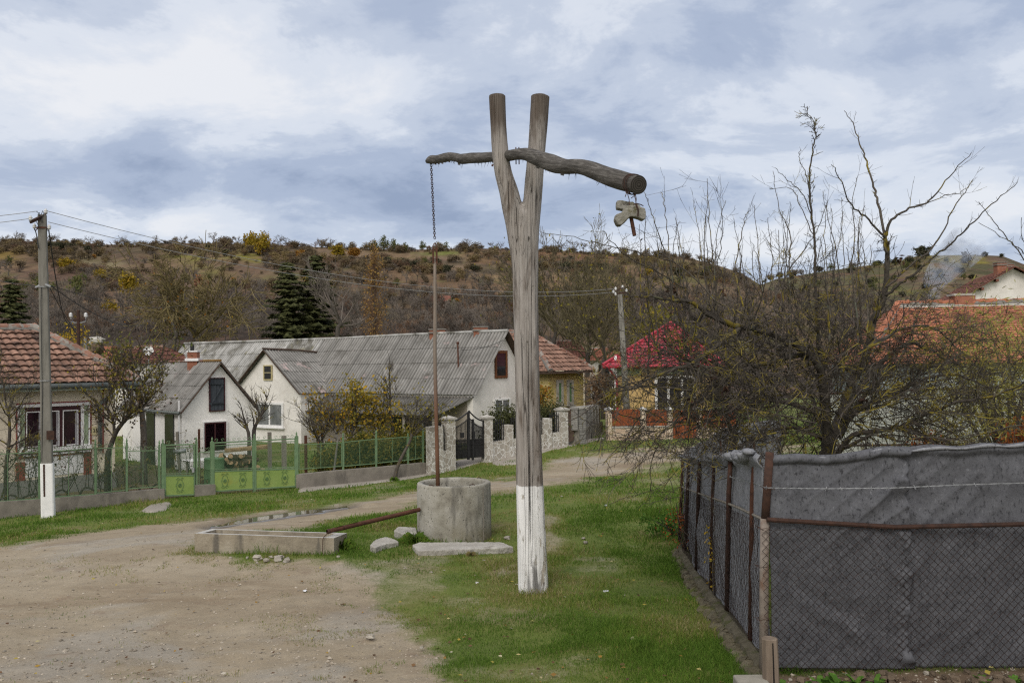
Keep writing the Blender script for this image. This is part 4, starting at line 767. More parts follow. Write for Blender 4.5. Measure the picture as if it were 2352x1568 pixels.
m1 = MB(); m1.box(P(116, 999, DU - .14), (.17, .02, .20)); m1.build('number_plate', RUSTD, uP)
m1 = MB(); m1.bar(P(70, 511, DU - .35), P(105, 495, DU + .05), .05, .05); m1.bar(P(70, 507, DU - .35), P(105, 491, DU + .05), .10, .008); m1.build('cross_arm', RUSTD, uP)
m1 = MB(); c = P(97, 524, DU); m1.lathe(c, [(.115, -.02), (.12, -.02), (.12, .02), (.115, .02)], 12)
for s, px in ((-1, 79), (1, 112)):
    m1.tube([c + Vector((.1 * s, 0, 0)), P(px - 3 * s, 530, DU), P(px, 528, DU), P(px, 520, DU)], .009, 6)
m1.build('clamp', RUST, uP)
for px, py, dd in ((70, 503, -.35), (105, 487, 0), (79, 521, 0), (113, 523, 0)):
    m1 = MB(); insulator(m1, P(px, py, DU + dd), .85); m1.build('insulator', PORC, uP, smooth=True)
m1 = MB()
for pl in ([(84, 486), (88, 489), (90, 498), (96, 503), (97, 512)], [(95, 493), (98, 484), (101, 490), (97, 500)], [(80, 505), (87, 515), (88, 525)], [(90, 488), (94, 499), (88, 508)]): m1.tube([P(x, y, DU - .12) for x, y in pl], .008, 5)
m1.tube([P(80, 526, DU - .1), P(84, 540, DU - .12), P(88, 570, DU - .14)], .012, 5); m1.tube([P(95, 657, DU - .12), P(94, 700, DU - .14), P(97, 900, DU - .14), P(96, 1060, DU - .14)], .008, 5)
m1.build('service_leads', CABLE, uP)
m1 = MB(); c = P(103, 657, DU - .1); m1.bar(P(82, 660, DU - .1), P(92, 655, DU - .1), .05, .035); m1.build('cable_clamp', GALV, uP); m1 = MB(); m1.bar(P(105, 653, DU - .1), P(117, 658, DU - .1), .05, .035); m1.build('cable_clamp', GALV, uP)
m1 = MB(); m1.lathe(ppt(.76), [(.13, -.01), (.135, -.01), (.135, .01), (.13, .01)], 12); m1.build('band', GALV, uP); m1 = MB(); m1.lathe(ppt(.45), [(.14, -.01), (.145, -.01), (.145, .01), (.14, .01)], 12); m1.build('band', GALV, uP)
def wire(label, a, b, sag, r, mat=None, name='power_line', n=26, cat='power line', group=None):
    a, b = Vector(a), Vector(b); m = MB(); m.tube([a.lerp(b, t) - Vector((0, 0, sag * 4 * t * (1 - t))) for t in np.linspace(0, 1, n)], r, 5); o = m.build(name, mat or WIRE, None, tuple(a)); tag(o, label, cat, group); return o
# the pole by the red roof
rb_ = G(1441, 1008); rb_.y = max(rb_.y - .4, 5); rb_ = Vector((rb_.x, rb_.y, gz(rb_.x, rb_.y))); DR_ = rb_.y; RPOLE = thing('utility_pole', 'slim concrete utility pole before the red roofed house', 'utility pole', tuple(rb_)); rt0 = P(1424, 676, DR_)
m1 = MB(); m1.tube([rb_ - Vector((0, 0, .2)), rb_.lerp(rt0, .5), rt0], [.145, .12, .095], 10); m1.build('shaft', CONCP, RPOLE, smooth=True)
m1 = MB(); m1.bar(P(1408, 676, DR_), P(1440, 671, DR_), .05, .05); m1.bar(P(1415, 669, DR_ - .1), P(1432, 660, DR_ - .1), .035, .035); m1.build('cross_arm', RUSTD, RPOLE)
for px, py in ((1409, 671), (1439, 668), (1414, 664), (1430, 660), (1414, 676)): m1 = MB(); insulator(m1, P(px, py, DR_ - .02), 1.0); m1.build('insulator', PORC, RPOLE, smooth=True)
wire('upper bare power wire running from the near pole to the far pole', P(106, 484, DU), P(1414, 663, DR_), .75, .0075)
wire('lower bare power wire running from the near pole to the far pole', P(111, 510, DU), P(1409, 671, DR_), .72, .0075)
wire('upper bare wire leaving the near pole to the left edge', P(86, 485, DU), P(-700, 484, DU - 2), .25, .0075)
wire('lower bare wire leaving the near pole to the left edge', P(70, 502, DU - .35), P(-700, 498, DU - 2.4), .25, .0075)
# the house mast with two insulators
mast = P(180.5, 812, 31.0); mt = thing('service_mast', 'dark iron roof mast carrying a crossbar with two white insulators', 'service mast', (mast.x, mast.y, mast.z - 1.0)); m1 = MB(); m1.tube([mast - Vector((0, 0, 1.0)), P(180, 712, 31.0)], [.075, .055], 8); m1.build('shaft', RUSTD, mt)
m1 = MB(); m1.bar(P(163, 735, 31), P(197, 734, 31), .05, .06); m1.build('crossbar', RUSTD, mt)
m1 = MB(); m1.tube([P(163, 727, 31), P(163.5, 738, 31), P(172, 741, 31), P(188, 741, 31), P(196, 738, 31), P(197, 727, 31)], .02, 5); m1.build('bracket', GALV, mt)
for px in (162.5, 197): m1 = MB(); insulator(m1, P(px, 725, 31), 1.3); m1.build('insulator', PORC, mt, smooth=True)
wire('thick black service cable dropping from the pole to the roof mast', P(112, 528, DU), P(168, 733, 31), .9, .014, CABLE, 'service_cable', cat='cable')
wire('black cable hanging from pole collar toward the hidden rooftops', P(118, 657, DU - .1), P(330, 745, 40), .35, .012, CABLE, 'service_cable', cat='cable')
wire('steep black cable falling from pole collar to the tiled roof', P(115, 662, DU - .1), P(215, 800, 34), .25, .011, CABLE, 'service_cable', cat='cable')
wire('long thin black cable crossing below the hill from the collar', P(118, 656, DU - .1), P(420, 700, 44), .3, .008, CABLE, 'service_cable', cat='cable')
wire('black cable from pole collar leaving over the left edge', P(92, 657, DU - .1), P(-120, 605, DU + 4), .12, .009, CABLE, 'service_cable', cat='cable')
# far T shaped concrete pole
fp = P(197, 830, 58); f_ = thing('utility_pole', 'small grey concrete pole with a crossbar, far behind the mast', 'utility pole', (fp.x, fp.y, fp.z - 3)); m1 = MB(); m1.tube([fp - Vector((0, 0, 3)), P(197, 776, 58)], [.17, .13], 8); m1.build('shaft', CONCP, f_)
m1 = MB(); m1.bar(P(186, 779, 58), P(207, 778, 58), .09, .09); m1.build('crossbar', RUSTD, f_)
wire('thin pale wires running low from the far concrete pole', P(207, 778, 58), P(420, 795, 66), .3, .012)
tq = MB(); c = P(221, 783, 75); tq.rock(c, (1.7, 1.2, .8), .3, 9); o = tq.build('tarpaulin', CONCW, None, tuple(c)); tag(o, 'crumpled white tarpaulin over a heap behind the red house', 'tarpaulin')
tq = MB(); tq.rock(c - Vector((0, 0, .7)), (2.0, 1.5, 1.1), .2, 9); o = tq.build('hay_heap', LOGBARK, None, tuple(c - Vector((0, 0, 1.2)))); tag(o, 'brown heap covered by the white tarpaulin', 'heap')

# ------------------------------------------------------------------ green street fence
U = Vector((.755, .655, 0)).normalized()
def ft(px): return hitcol((f0.x, f0.y, .6), FU, px, -12, 40)
def fpt(px, py, off=0.0):
    """point of the street fence plane (off metres nearer the road)"""
    return hitplane(px, py, (f0.x + FNV.x * off, f0.y + FNV.y * off, 0), FNV)
def netting(name, c4, parent, mat=None):
    """woven netting sheet with metre uv"""
    me = bpy.data.meshes.new(name); b = BASE[parent.name]; me.from_pydata([tuple(Vector(p) - b) for p in c4], [], [(0, 1, 2, 3)]); uv = me.uv_layers.new(); wv = (Vector(c4[1]) - Vector(c4[0])).length; hv = (Vector(c4[3]) - Vector(c4[0])).length
    for k, q in enumerate(((0, 0), (wv, 0), (wv, hv), (0, hv))): uv.data[k].uv = q
    me.materials.append(mat or NETG); return link(name, me, b, parent)
def scroll(m, c, s, dr=1, r=.006):
    pts = [Vector(c) + FU * (dr * s * (1 - t / 8) * math.cos(t)) + Vector((0, 0, s * (1 - t / 8) * math.sin(t))) for t in np.linspace(0, 6.5, 18)]; m.tube(pts, r, 4)
def finial(m, p): m.lathe(p, [(.022, 0), (.03, .02), (.012, .035), (.028, .06), (.02, .085), (.002, .13)], 8)
def plinth(parent, top, bot, off0=-.10, off1=.10, mat=PLINTH):
    """low wall along pixel rows: top [(px, py)..], bot [(px, py)..]"""
    m = MB(); n = len(top); fr = [fpt(x, y, off1) for x, y in top]; bk = [p - FNV * (off1 - off0) for p in fr]; lo = [Vector((p.x, p.y, gz(p.x, p.y) - .25)) for p in fr]; lb = [p - FNV * (off1 - off0) for p in lo]
    for k in range(n - 1):
        m.face([lo[k], lo[k + 1], fr[k + 1], fr[k]], .5); m.face([fr[k], fr[k + 1], bk[k + 1], bk[k]], .5); m.face([bk[k], bk[k + 1], lb[k + 1], lb[k]], .5)
    m.face([lo[0], fr[0], bk[0], lb[0]], .5); m.face([lo[-1], lb[-1], bk[-1], fr[-1]], .5); o = m.build('plinth', mat, parent); q = o.modifiers.new('bevel', 'BEVEL'); q.width = .012; q.segments = 2; return o
def fence_run(label, panels, posts, plinth_rows, scrolls=True, posts_fin=True):
    base = fpt(posts[0][0], posts[0][2]); root = thing('green_fence', label, 'fence', tuple(base))
    for (px, yt, yb) in posts:
        m = MB(); a, b = fpt(px, yb), fpt(px, yt); m.bar(a - Vector((0, 0, .1)), b, .042, .042, up=FU)
        if posts_fin: finial(m, b)
        m.build('post', GREENF, root)
    for (x0, x1, t0, t1, b0, b1) in panels:
        c = [fpt(x0, b0), fpt(x1, b1), fpt(x1, t1), fpt(x0, t0)]; m = MB()
        for i in range(4): m.bar(c[i], c[(i + 1) % 4], .022, .022, up=FNV)
        mid = (c[0] + c[1]) / 2, (c[3] + c[2]) / 2; m.bar(mid[0], mid[1], .012, .012, up=FNV); m.build('panel_frame', GREENF, root); netting('netting', c, root)
        if scrolls:
            m = MB(); L = (c[2] - c[3]).length; k = max(2, int(L / .12))
            for i in range(k): scroll(m, c[3].lerp(c[2], (i + .5) / k) + Vector((0, 0, .06)), .055, 1 if i % 2 else -1)
            m.build('scrollwork', GREENF, root)
    plinth(root, *plinth_rows); return root
fence_run('scroll topped green netting fence in front of the tiled house', [(-60, 92, 1045, 1038, 1155, 1144), (95, 218, 1038, 1029, 1143, 1134), (222, 290, 1029, 1027, 1132, 1125), (292, 364, 1035, 1034, 1122, 1117), (-230, -64, 1052, 1046, 1166, 1156)],
          [(-62, 1020, 1160), (90, 1022, 1150), (219, 1020, 1138), (291, 1018, 1128), (366, 1022, 1120)], ([(-230, 1172), (0, 1152), (100, 1146), (220, 1136), (378, 1122)], None))
fence_run('plain green netting fence on the low wall right of the double gate', [(687, 785, 1021, 1016, 1077, 1070), (790, 862, 1015, 1008, 1070, 1064), (866, 935, 1008, 1003, 1063, 1056), (939, 970, 1004, 1001, 1056, 1051)],
          [(788, 1003, 1074), (864, 997, 1067), (937, 1003, 1060), (972, 996, 1056)], ([(682, 1090), (780, 1080), (880, 1072), (978, 1062)], None), scrolls=False)
np_ = thing('green_fence', 'narrow green netting panel between the small and double gates', 'fence', tuple(fpt(470, 1130))); c = [fpt(457, 1113), fpt(484, 1111), fpt(484, 1036), fpt(457, 1039)]
m1 = MB()
for i in range(4): m1.bar(c[i], c[(i + 1) % 4], .022, .022, up=FNV)
m1.build('panel_frame', GREENF, np_); netting('netting', c, np_)
m1 = MB()
for i in range(3): scroll(m1, c[3].lerp(c[2], (i + .5) / 3) + Vector((0, 0, .06)), .055, 1 if i % 2 else -1)
m1.build('scrollwork', GREENF, np_); plinth(np_, [(449, 1114), (495, 1112)], None)
def gate(label, x0, x1, tops, mids, bots, posts, leafs, latch=None):
    root = thing('green_gate', label, 'gate', tuple(fpt((x0 + x1) / 2, (bots[0] + bots[1]) / 2)))
    for (px, yt, yb, w_) in posts:
        m = MB(); a, b = fpt(px, yb), fpt(px, yt); m.bar(a - Vector((0, 0, .12)), b, w_, w_, up=FU); finial(m, b); m.build('post', GREENF, root)
    for (a0, a1) in leafs:
        def yy(pair, x): return pair[0] + (pair[1] - pair[0]) * (x - x0) / (x1 - x0)
        c = [fpt(a0, yy(bots, a0), .02), fpt(a1, yy(bots, a1), .02), fpt(a1, yy(tops, a1), .02), fpt(a0, yy(tops, a0), .02)]; md = [fpt(a0, yy(mids, a0), .02), fpt(a1, yy(mids, a1), .02)]
        m = MB()
        for p, q in ((c[0], c[1]), (c[1], c[2]), (c[2], c[3]), (c[3], c[0]), (md[0], md[1])): m.bar(p, q, .035, .035, up=FNV)
        i0, i1 = md[0] + Vector((0, 0, .05)), md[1] + Vector((0, 0, .05)); m.bar(i0, i1, .02, .02, up=FNV); d3 = c[3] - Vector((0, 0, .07)); d2 = c[2] - Vector((0, 0, .07)); m.bar(d3, d2, .02, .02, up=FNV)
        leaf = m.build('leaf', GREENF, root); netting('netting', [i0, i1, d2, d3], leaf)
        m = MB(); e_ = FNV * .008; m.face([c[0] + e_, c[1] + e_, md[1] + e_, md[0] + e_], .5); m.face([c[0] - e_, md[0] - e_, md[1] - e_, c[1] - e_], .5); m.build('lower_plate', GREENL, leaf)
        m = MB(); L = (c[1] - c[0]).length; k = 2 if L > .8 else 1
        for i in range(k):
            b0 = c[0].lerp(c[1], (i + .6) / (k + .2)) ; h = (md[0] - c[0]).z; b0 = b0 + FNV * .02
            for z, s, dr in ((.18, .05, 1), (.18, .05, -1), (.8, .05, 1), (.8, .05, -1)): scroll(m, b0 + FU * (.045 * dr) + Vector((0, 0, h * z)), s, dr, .0045)
            m.tube([b0 + FU * (.045 * math.cos(t)) + Vector((0, 0, h * .5 + .045 * math.sin(t))) for t in np.linspace(0, 6.283, 14)], .006, 4)
            m.tube([b0 + FU * (.02 * math.cos(t)) + Vector((0, 0, h * .5 + .02 * math.sin(t))) for t in np.linspace(0, 6.283, 10)], .006, 4)
            for dr in (-1, 1): m.tube([b0 + FU * (.05 * dr) + Vector((0, 0, h * .26)), b0 + FU * (.10 * dr) + Vector((0, 0, h * .5)), b0 + FU * (.05 * dr) + Vector((0, 0, h * .74))], .005, 4)
        m.build('ornament', GREEND, leaf)
        m = MB(); k = max(3, int((c[2] - c[3]).length / .15))
        for i in range(k): scroll(m, c[3].lerp(c[2], (i + .5) / k) + Vector((0, 0, .07)), .05, 1 if i % 2 else -1)
        m.build('scrollwork', GREENF, leaf)
    if latch: m = MB(); m.box(fpt(*latch, .05), (.06, .05, .12)); m.tube([fpt(latch[0], latch[1] - 4, .06), fpt(latch[0] - 4, latch[1] - 4, .06)], .008, 5); m.build('latch', GALV, root)
    return root
gate('small lime green garden gate with a netting upper half', 378, 446, (1022, 1020), (1092, 1091), (1138, 1135), [(374, 1018, 1138, .075), (451, 1014, 1133, .05)], [(379, 446)], (444, 1079))
gate('wide lime green double gate with scroll ornaments', 489, 679, (1017, 1007), (1082, 1076), (1128, 1116), [(487, 1014, 1128, .08), (584, 1006, 1124, .07), (681, 1001, 1114, .08)], [(491, 581), (587, 678)])
# mailbox and grey post behind the gate
mp_ = fpt(405, 1080, -.6); mbx = thing('mailbox', 'round grey tube mailbox behind the small green gate', 'mailbox', (mp_.x, mp_.y, gz(mp_.x, mp_.y))); m1 = MB(); a, b = P(399, 1037, mp_.y + .0), P(426, 1035, mp_.y); m1.tube([a, b], .055, 14); m1.build('tube', GALV, mbx, smooth=True)
m1 = MB(); m1.bar((P(413, 1090, mp_.y + .05)), P(407, 991, mp_.y + .05), .07, .06); m1.build('post', WOODP, mbx)

# ------------------------------------------------------------------ stone faced fence with the black gate
s0 = G(985, 1090); s1 = G(1300, 1024); SU = Vector((s1.x - s0.x, s1.y - s0.y, 0)).normalized(); SN = Vector((SU.y, -SU.x, 0))
def spt(px, py, off=0.0): return hitplane(px, py, (s0.x + SN.x * off, s0.y + SN.y * off, 0), SN)
stf = thing('stone_fence', 'crazy paved stone fence with black spiked railings along the footpath', 'fence', tuple(s0))
AX = (SU, SN, Vector((0, 0, 1)))
def pillar(px0, px1, yt, parent, cap=True, w_=.32, mat=STONE):
    a, b = spt(px0, 1040), spt(px1, 1040); c = (a + b) / 2; wd = (b - a).dot(SU); top = spt((px0 + px1) / 2, yt).z; g0 = gz(c.x, c.y) - .2; m = MB(); m.box((c.x, c.y, (top + g0) / 2), (wd, w_, top - g0), AX); p = m.build('pillar', mat, parent)
    if cap:
        m = MB(); m.box((c.x, c.y, top + .03), (wd + .09, w_ + .09, .06), AX); i0 = len(m.v); hw, hd = wd / 2 + .03, w_ / 2 + .03; z = top + .062; cc = Vector((c.x, c.y, 0)); q = [cc + SU * (x * hw) + SN * (y * hd) + Vector((0, 0, z)) for x, y in ((-1, -1), (1, -1), (1, 1), (-1, 1))]; ap = cc + Vector((0, 0, z + .075))
        for i in range(4): m.face([q[i], q[(i + 1) % 4], ap])
        m.build('pillar_cap', CONCW, p)
    return c, wd, top
def low_wall(px0, px1, y0, y1, parent, w_=.24):
    a, b = spt(px0, y0), spt(px1, y1); m = MB(); fr = [a + SN * w_ / 2, b + SN * w_ / 2]; bk = [a - SN * w_ / 2, b - SN * w_ / 2]; zl = [gz(p.x, p.y) - .2 for p in (a, b)]
    lo = [Vector((fr[i].x, fr[i].y, zl[i])) for i in (0, 1)]; lb = [Vector((bk[i].x, bk[i].y, zl[i])) for i in (0, 1)]
    m.face([lo[0], lo[1], fr[1], fr[0]]); m.face([fr[0], fr[1], bk[1], bk[0]]); m.face([bk[0], bk[1], lb[1], lb[0]]); m.face([lo[0], fr[0], bk[0], lb[0]]); m.face([lo[1], lb[1], bk[1], fr[1]]); m.build('low_wall', STONE, parent)
def railing(px0, px1, yt0, yt1, yb0, yb1, parent, name='railing'):
    a, b = spt(px0, yb0), spt(px1, yb1); ta, tb_ = spt(px0, yt0), spt(px1, yt1); L = (b - a).length; n = max(4, int(L / .085)); m = MB()
    for i in range(n + 1):
        t = i / n; p, q = a.lerp(b, t), ta.lerp(tb_, t) + Vector((0, 0, .05 * math.sin(math.pi * t))); m.bar(p, q, .024, .024, up=SU); m.lathe(q, [(.006, -.05), (.022, -.02), (.001, .05)], 5)
    for z in (.08, .9):
        m.bar(a.lerp(ta, z), b.lerp(tb_, z), .012, .03, up=SN)
    m.tube([a.lerp(b, t).lerp(ta.lerp(tb_, t), .82) + Vector((0, 0, .07 * math.sin(math.pi * t))) for t in np.linspace(0, 1, 9)], .012, 5); m.build(name, BLACKI, parent)
PIL = [(985, 1012, 979, False), (1021, 1040, 963, True), (1112, 1126, 961, True), (1158, 1173, 975, False), (1212, 1225, 968, False), (1246, 1262, 960, False), (1284, 1299, 942, True)]
for a, b, y, c in PIL: pillar(a, b, y, stf, c)
low_wall(1010, 1024, 1036, 1033, stf); low_wall(1124, 1300, 1015, 989, stf)
railing(1010, 1021, 984, 979, 1034, 1032, stf); railing(1127, 1157, 968, 967, 1016, 1010, stf); railing(1174, 1211, 961, 960, 1006, 1000, stf); railing(1226, 1245, 958, 956, 1000, 998, stf); railing(1263, 1283, 951, 949, 994, 991, stf)
bg_ = thing('iron_gate', 'black wrought iron double gate rising to a spired centre', 'gate', tuple(spt(1076, 1058)))
def gleaf(px0, px1, c0, c1):
    m = MB(); a, b = spt(px0, 1059 - (px0 - 1030) * .085), spt(px1, 1059 - (px1 - 1030) * .085); L = (b - a).length; n = 16; T = []
    for i in range(n + 1):
        t = i / n; px = px0 + (px1 - px0) * t; p = a.lerp(b, t); u = (px - px0) / (px1 - px0); top = c0 + (c1 - c0) * (u ** 1.8 if c1 < c0 else 1 - (1 - u) ** 1.8)
        q = spt(px, top); T.append(q); e = spt(px, top + 17); m.bar(p + Vector((0, 0, .05)), e, .017, .017, up=SU); m.lathe(e, [(.006, -.03), (.018, 0), (.001, .07)], 5)
        if i < n: p2 = a.lerp(b, (i + .5) / n); m.bar(p2 + Vector((0, 0, .05)), p2 + Vector((0, 0, .62)), .015, .015, up=SU); m.lathe(p2 + Vector((0, 0, .62)), [(.006, -.03), (.016, 0), (.001, .06)], 5)
    m.tube(T, .024, 6); m.tube([q - Vector((0, 0, .22)) for q in T], .014, 5)
    for z in (.06, .48): m.bar(a + Vector((0, 0, z)), b + Vector((0, 0, z)), .02, .045, up=SN)
    m.bar(a, T[0], .045, .045, up=SU); m.bar(b, T[-1], .045, .045, up=SU); return m.build('leaf', BLACKI, bg_)
gl = gleaf(1028, 1075, 970, 946); gleaf(1077, 1110, 943, 966)
m1 = MB(); m1.box(spt(1062, 999, .05), (.12, .06, .16), AX); m1.build('letter_box', BLACKI, gl); m1 = MB(); m1.box(spt(1088, 1000, .05), (.07, .06, .26), AX); m1.build('lock', BLACKI, gl)
m1 = MB(); m1.bar(spt(1086, 1056, .03), spt(1086, 962, .03), .06, .06, up=SU); m1.build('drop_bolt', BLACKI, bg_)
# rusty plate gate and block wall of the alley
pg = thing('plate_gate', 'narrow rusty sheet gate at the end of the stone fence', 'gate', tuple(spt(1311, 1012))); m1 = MB(); c = [spt(1302, 1016), spt(1317, 1009), spt(1317, 937), spt(1302, 939)]; e_ = SN * .015; m1.face([p + e_ for p in c], .4); m1.face([p - e_ for p in c][::-1], .4)
for i in range(4): m1.bar(c[i], c[(i + 1) % 4], .04, .04, up=SN)
m1.build('sheet', M('rusty_sheet', (.075, .05, .038), (.13, .09, .07), 5, .8, .2, .004, .05), pg); m1 = MB(); m1.bar(c[0].lerp(c[3], .33), c[1].lerp(c[2], .33), .03, .03, up=SN); m1.build('rail', RUSTD, pg)
bw = thing('block_wall', 'stepped grey concrete block wall along the alley', 'wall', tuple(spt(1330, 1008))); w0 = spt(1320, 1008); w0.z = gz(w0.x, w0.y); we = P(1376, 985, w0.y + 9.0); WU = Vector((we.x - w0.x, we.y - w0.y, 0)); WL = WU.length; WU.normalize(); WN = Vector((WU.y, -WU.x, 0)); ztop0 = P(1322, 945, w0.y).z; ztop1 = P(1374, 936, we.y).z; zb0 = P(1322, 985, w0.y).z; zb1 = P(1374, 968, we.y).z
m1 = MB(); k = 7
for i in range(k):
    a, b = w0 + WU * (WL * i / k), w0 + WU * (WL * (i + 1) / k); t = (i + .5) / k; zt = ztop0 + (ztop1 - ztop0) * t; zb = zb0 + (zb1 - zb0) * t; c = (a + b) / 2
    m1.box((c.x, c.y, (zt + zb) / 2), (WL / k - .28, .16, zt - zb), (WU, WN, Vector((0, 0, 1)))); m1.box((a.x, a.y, (zt + zb) / 2 + .06), (.30, .26, zt - zb + .12), (WU, WN, Vector((0, 0, 1))))
    m1.box((a.x, a.y, zt + .15), (.36, .32, .06), (WU, WN, Vector((0, 0, 1))))
m1.build('block_panels', BLOCKM, bw); m1 = MB(); c = w0 + WU * WL / 2; i0 = len(m1.v)
A_, B_ = w0 + WN * .17, w0 + WU * WL + WN * .17; lo = [Vector((p.x, p.y, -1.2)) for p in (A_, B_)]; hi = [Vector((A_.x, A_.y, zb0)), Vector((B_.x, B_.y, zb1))]; m1.face([lo[0], lo[1], hi[1], hi[0]]); h2 = [p - WN * .34 for p in hi]; m1.face([hi[0], hi[1], h2[1], h2[0]]); m1.face([lo[0], hi[0], h2[0], lo[0] - WN * .34]); m1.build('footing', M('stained_footing', (.13, .12, .105), (.26, .24, .20), 1.5, .95, .4, .012, .05, stain=((.03, .028, .025), 1.4, .52, .62, (1, 1, .4))), bw)
cp = spt(1331, 938); m1 = MB(); m1.box((cp.x, cp.y + .1, (cp.z - .9) / 2), (.34, .3, cp.z + .9), AX); m1.build('end_pillar', BLOCKM, bw); m1 = MB(); m1.box((cp.x, cp.y + .1, cp.z + .03), (.42, .38, .08), AX); m1.build('pillar_cap', CONCW, bw)
# ------------------------------------------------------------------ houses
ZV = Vector((0, 0, 1))
def roof(name, e0, e1, r1, r0, pitch, amp, course, step, mat, parent, kind='wave', sub=6, thick=.05, jit=.006, sagz=0.0):
    """a pitched roof face from eave e0->e1 up to ridge r0->r1, corrugated or tiled, every sheet and tile with its own tone"""
    e0, e1, r1, r0 = [Vector(p) for p in (e0, e1, r1, r0)]; e = (e1 - e0).normalized(); mid = (r0 + r1) / 2 - (e0 + e1) / 2; nrm = e.cross(mid).normalized()
    if nrm.z < 0: nrm = -nrm
    up = nrm.cross(e).normalized()
    if up.dot(mid) < 0: up = -up
    H = mid.dot(up); a_min = min(0, (r0 - e0).dot(e)); a_max = max((e1 - e0).dot(e), (r1 - e0).dot(e)); dx = pitch / sub; A = np.arange(a_min, a_max + dx * .99, dx); nc = max(1, int(round(H / course)))
    rows = []
    for c in range(nc): rows += [(c, 0.0), (c, .93), (c, 1.0)]
    E0, E1, R0, R1, NV = [np.array(v) for v in (e0, e1, r0, r1, nrm)]; ev = np.array(e)
    Vs = []; ph = A / pitch * 2 * math.pi
    wv = np.cos(ph) * amp if kind == 'wave' else (np.abs(np.sin(ph / 2)) ** .7) * amp * 2 if kind == 'pan' else np.cos(ph) * 0
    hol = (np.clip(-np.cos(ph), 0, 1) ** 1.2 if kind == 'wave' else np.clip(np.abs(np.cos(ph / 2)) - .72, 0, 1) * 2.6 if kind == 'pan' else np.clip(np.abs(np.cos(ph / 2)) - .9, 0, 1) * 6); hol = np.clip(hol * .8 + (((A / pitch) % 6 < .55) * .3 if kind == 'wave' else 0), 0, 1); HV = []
    rs = np.random.default_rng(abs(hash(name)) % 9999 + int(abs(e0.x) * 10)); tile_n = len(A) // sub + 2; lift = rs.normal(0, jit, (nc, tile_n)); tid = np.minimum((A / pitch - a_min / pitch + .5).astype(int), tile_n - 1)
    sc_ = rs.normal(0, .012, (nc, tile_n)) if kind != 'wave' else np.zeros((nc, tile_n))
    for c, q in rows:
        v = (c + q) / nc; L = E0 + (R0 - E0) * v; Rr = E1 + (R1 - E1) * v; aL = (L - E0) @ ev; aR = (Rr - E0) @ ev; u = np.clip((A - aL) / max(aR - aL, 1e-6), 0, 1)
        p = L + np.outer(u, Rr - L); h = wv + step * (1 - q) + lift[c][tid] * (1 - q)
        if q == 0: p = p - np.array(up) * (.02 + sc_[c][tid] + (np.cos(ph) * .02 if kind == 'beaver' else 0))[:, None]
        p = p + NV * h[:, None]; p[:, 2] -= sagz * np.sin(np.pi * u) * v; Vs.append(p); HV.append(np.clip(hol + ((.75 if kind == 'wave' else .85) if q == 1 else 0), 0, 1))  # hollow: groove dirt, plus the shadow line under each overlap painted in
    n = len(A); V = np.vstack(Vs); F = []; rr = []
    spn = max(1, int(round(1.05 / pitch))) if kind == 'wave' else 1
    rt = rs.random((nc, tile_n // spn + 2))
    for k in range(len(rows) - 1):
        i = k * n + np.arange(n - 1); q = np.stack([i, i + 1, i + n + 1, i + n], -1); F.append(q); c = rows[k][0]; rr.append(rt[c][tid[:-1] // spn] if k % 3 != 2 else np.full(n - 1, .1))
    F = np.vstack(F); rr = np.concatenate(rr); ok = (np.linalg.norm(V[F[:, 0]] - V[F[:, 1]], axis=1) > 1e-4) | (np.linalg.norm(V[F[:, 3]] - V[F[:, 2]], axis=1) > 1e-4)
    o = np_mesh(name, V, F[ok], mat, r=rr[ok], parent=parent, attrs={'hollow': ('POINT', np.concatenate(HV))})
    if thick: md = o.modifiers.new('solid', 'SOLIDIFY'); md.thickness = .012; md.offset = -1
    return o
def prism(m, base, top, r=.5):
    n = len(base); m.face(top, r); m.face(base[::-1], r)
    for i in range(n): m.face([base[i], base[(i + 1) % n], top[(i + 1) % n], top[i]], r)
def V2(x, y, z=0): return Vector((x, y, z))
def gable_walls(m, c0, wd, dd, W, L, z0, ze, zr, apex=.5):
    """walls of a gabled block: front gable from c0 along wd (width W), body running along dd for L"""
    c0 = V2(c0.x, c0.y); p = [c0, c0 + wd * W, c0 + wd * W + dd * L, c0 + dd * L]; lo = [q + ZV * z0 for q in p]; hi = [q + ZV * ze for q in p]; a0 = c0 + wd * W * apex + ZV * zr; a1 = a0 + dd * L
    m.face([lo[0], lo[1], hi[1], a0, hi[0]], .5); m.face([lo[2], lo[3], hi[3], a1, hi[2]], .5); m.face([lo[1], lo[2], hi[2], hi[1]], .5); m.face([lo[3], lo[0], hi[0], hi[3]], .5); return a0, a1
def wall_px(p0, nrm, px, py, off=0.0): return hitplane(px, py, Vector(p0) + nrm * off, nrm)
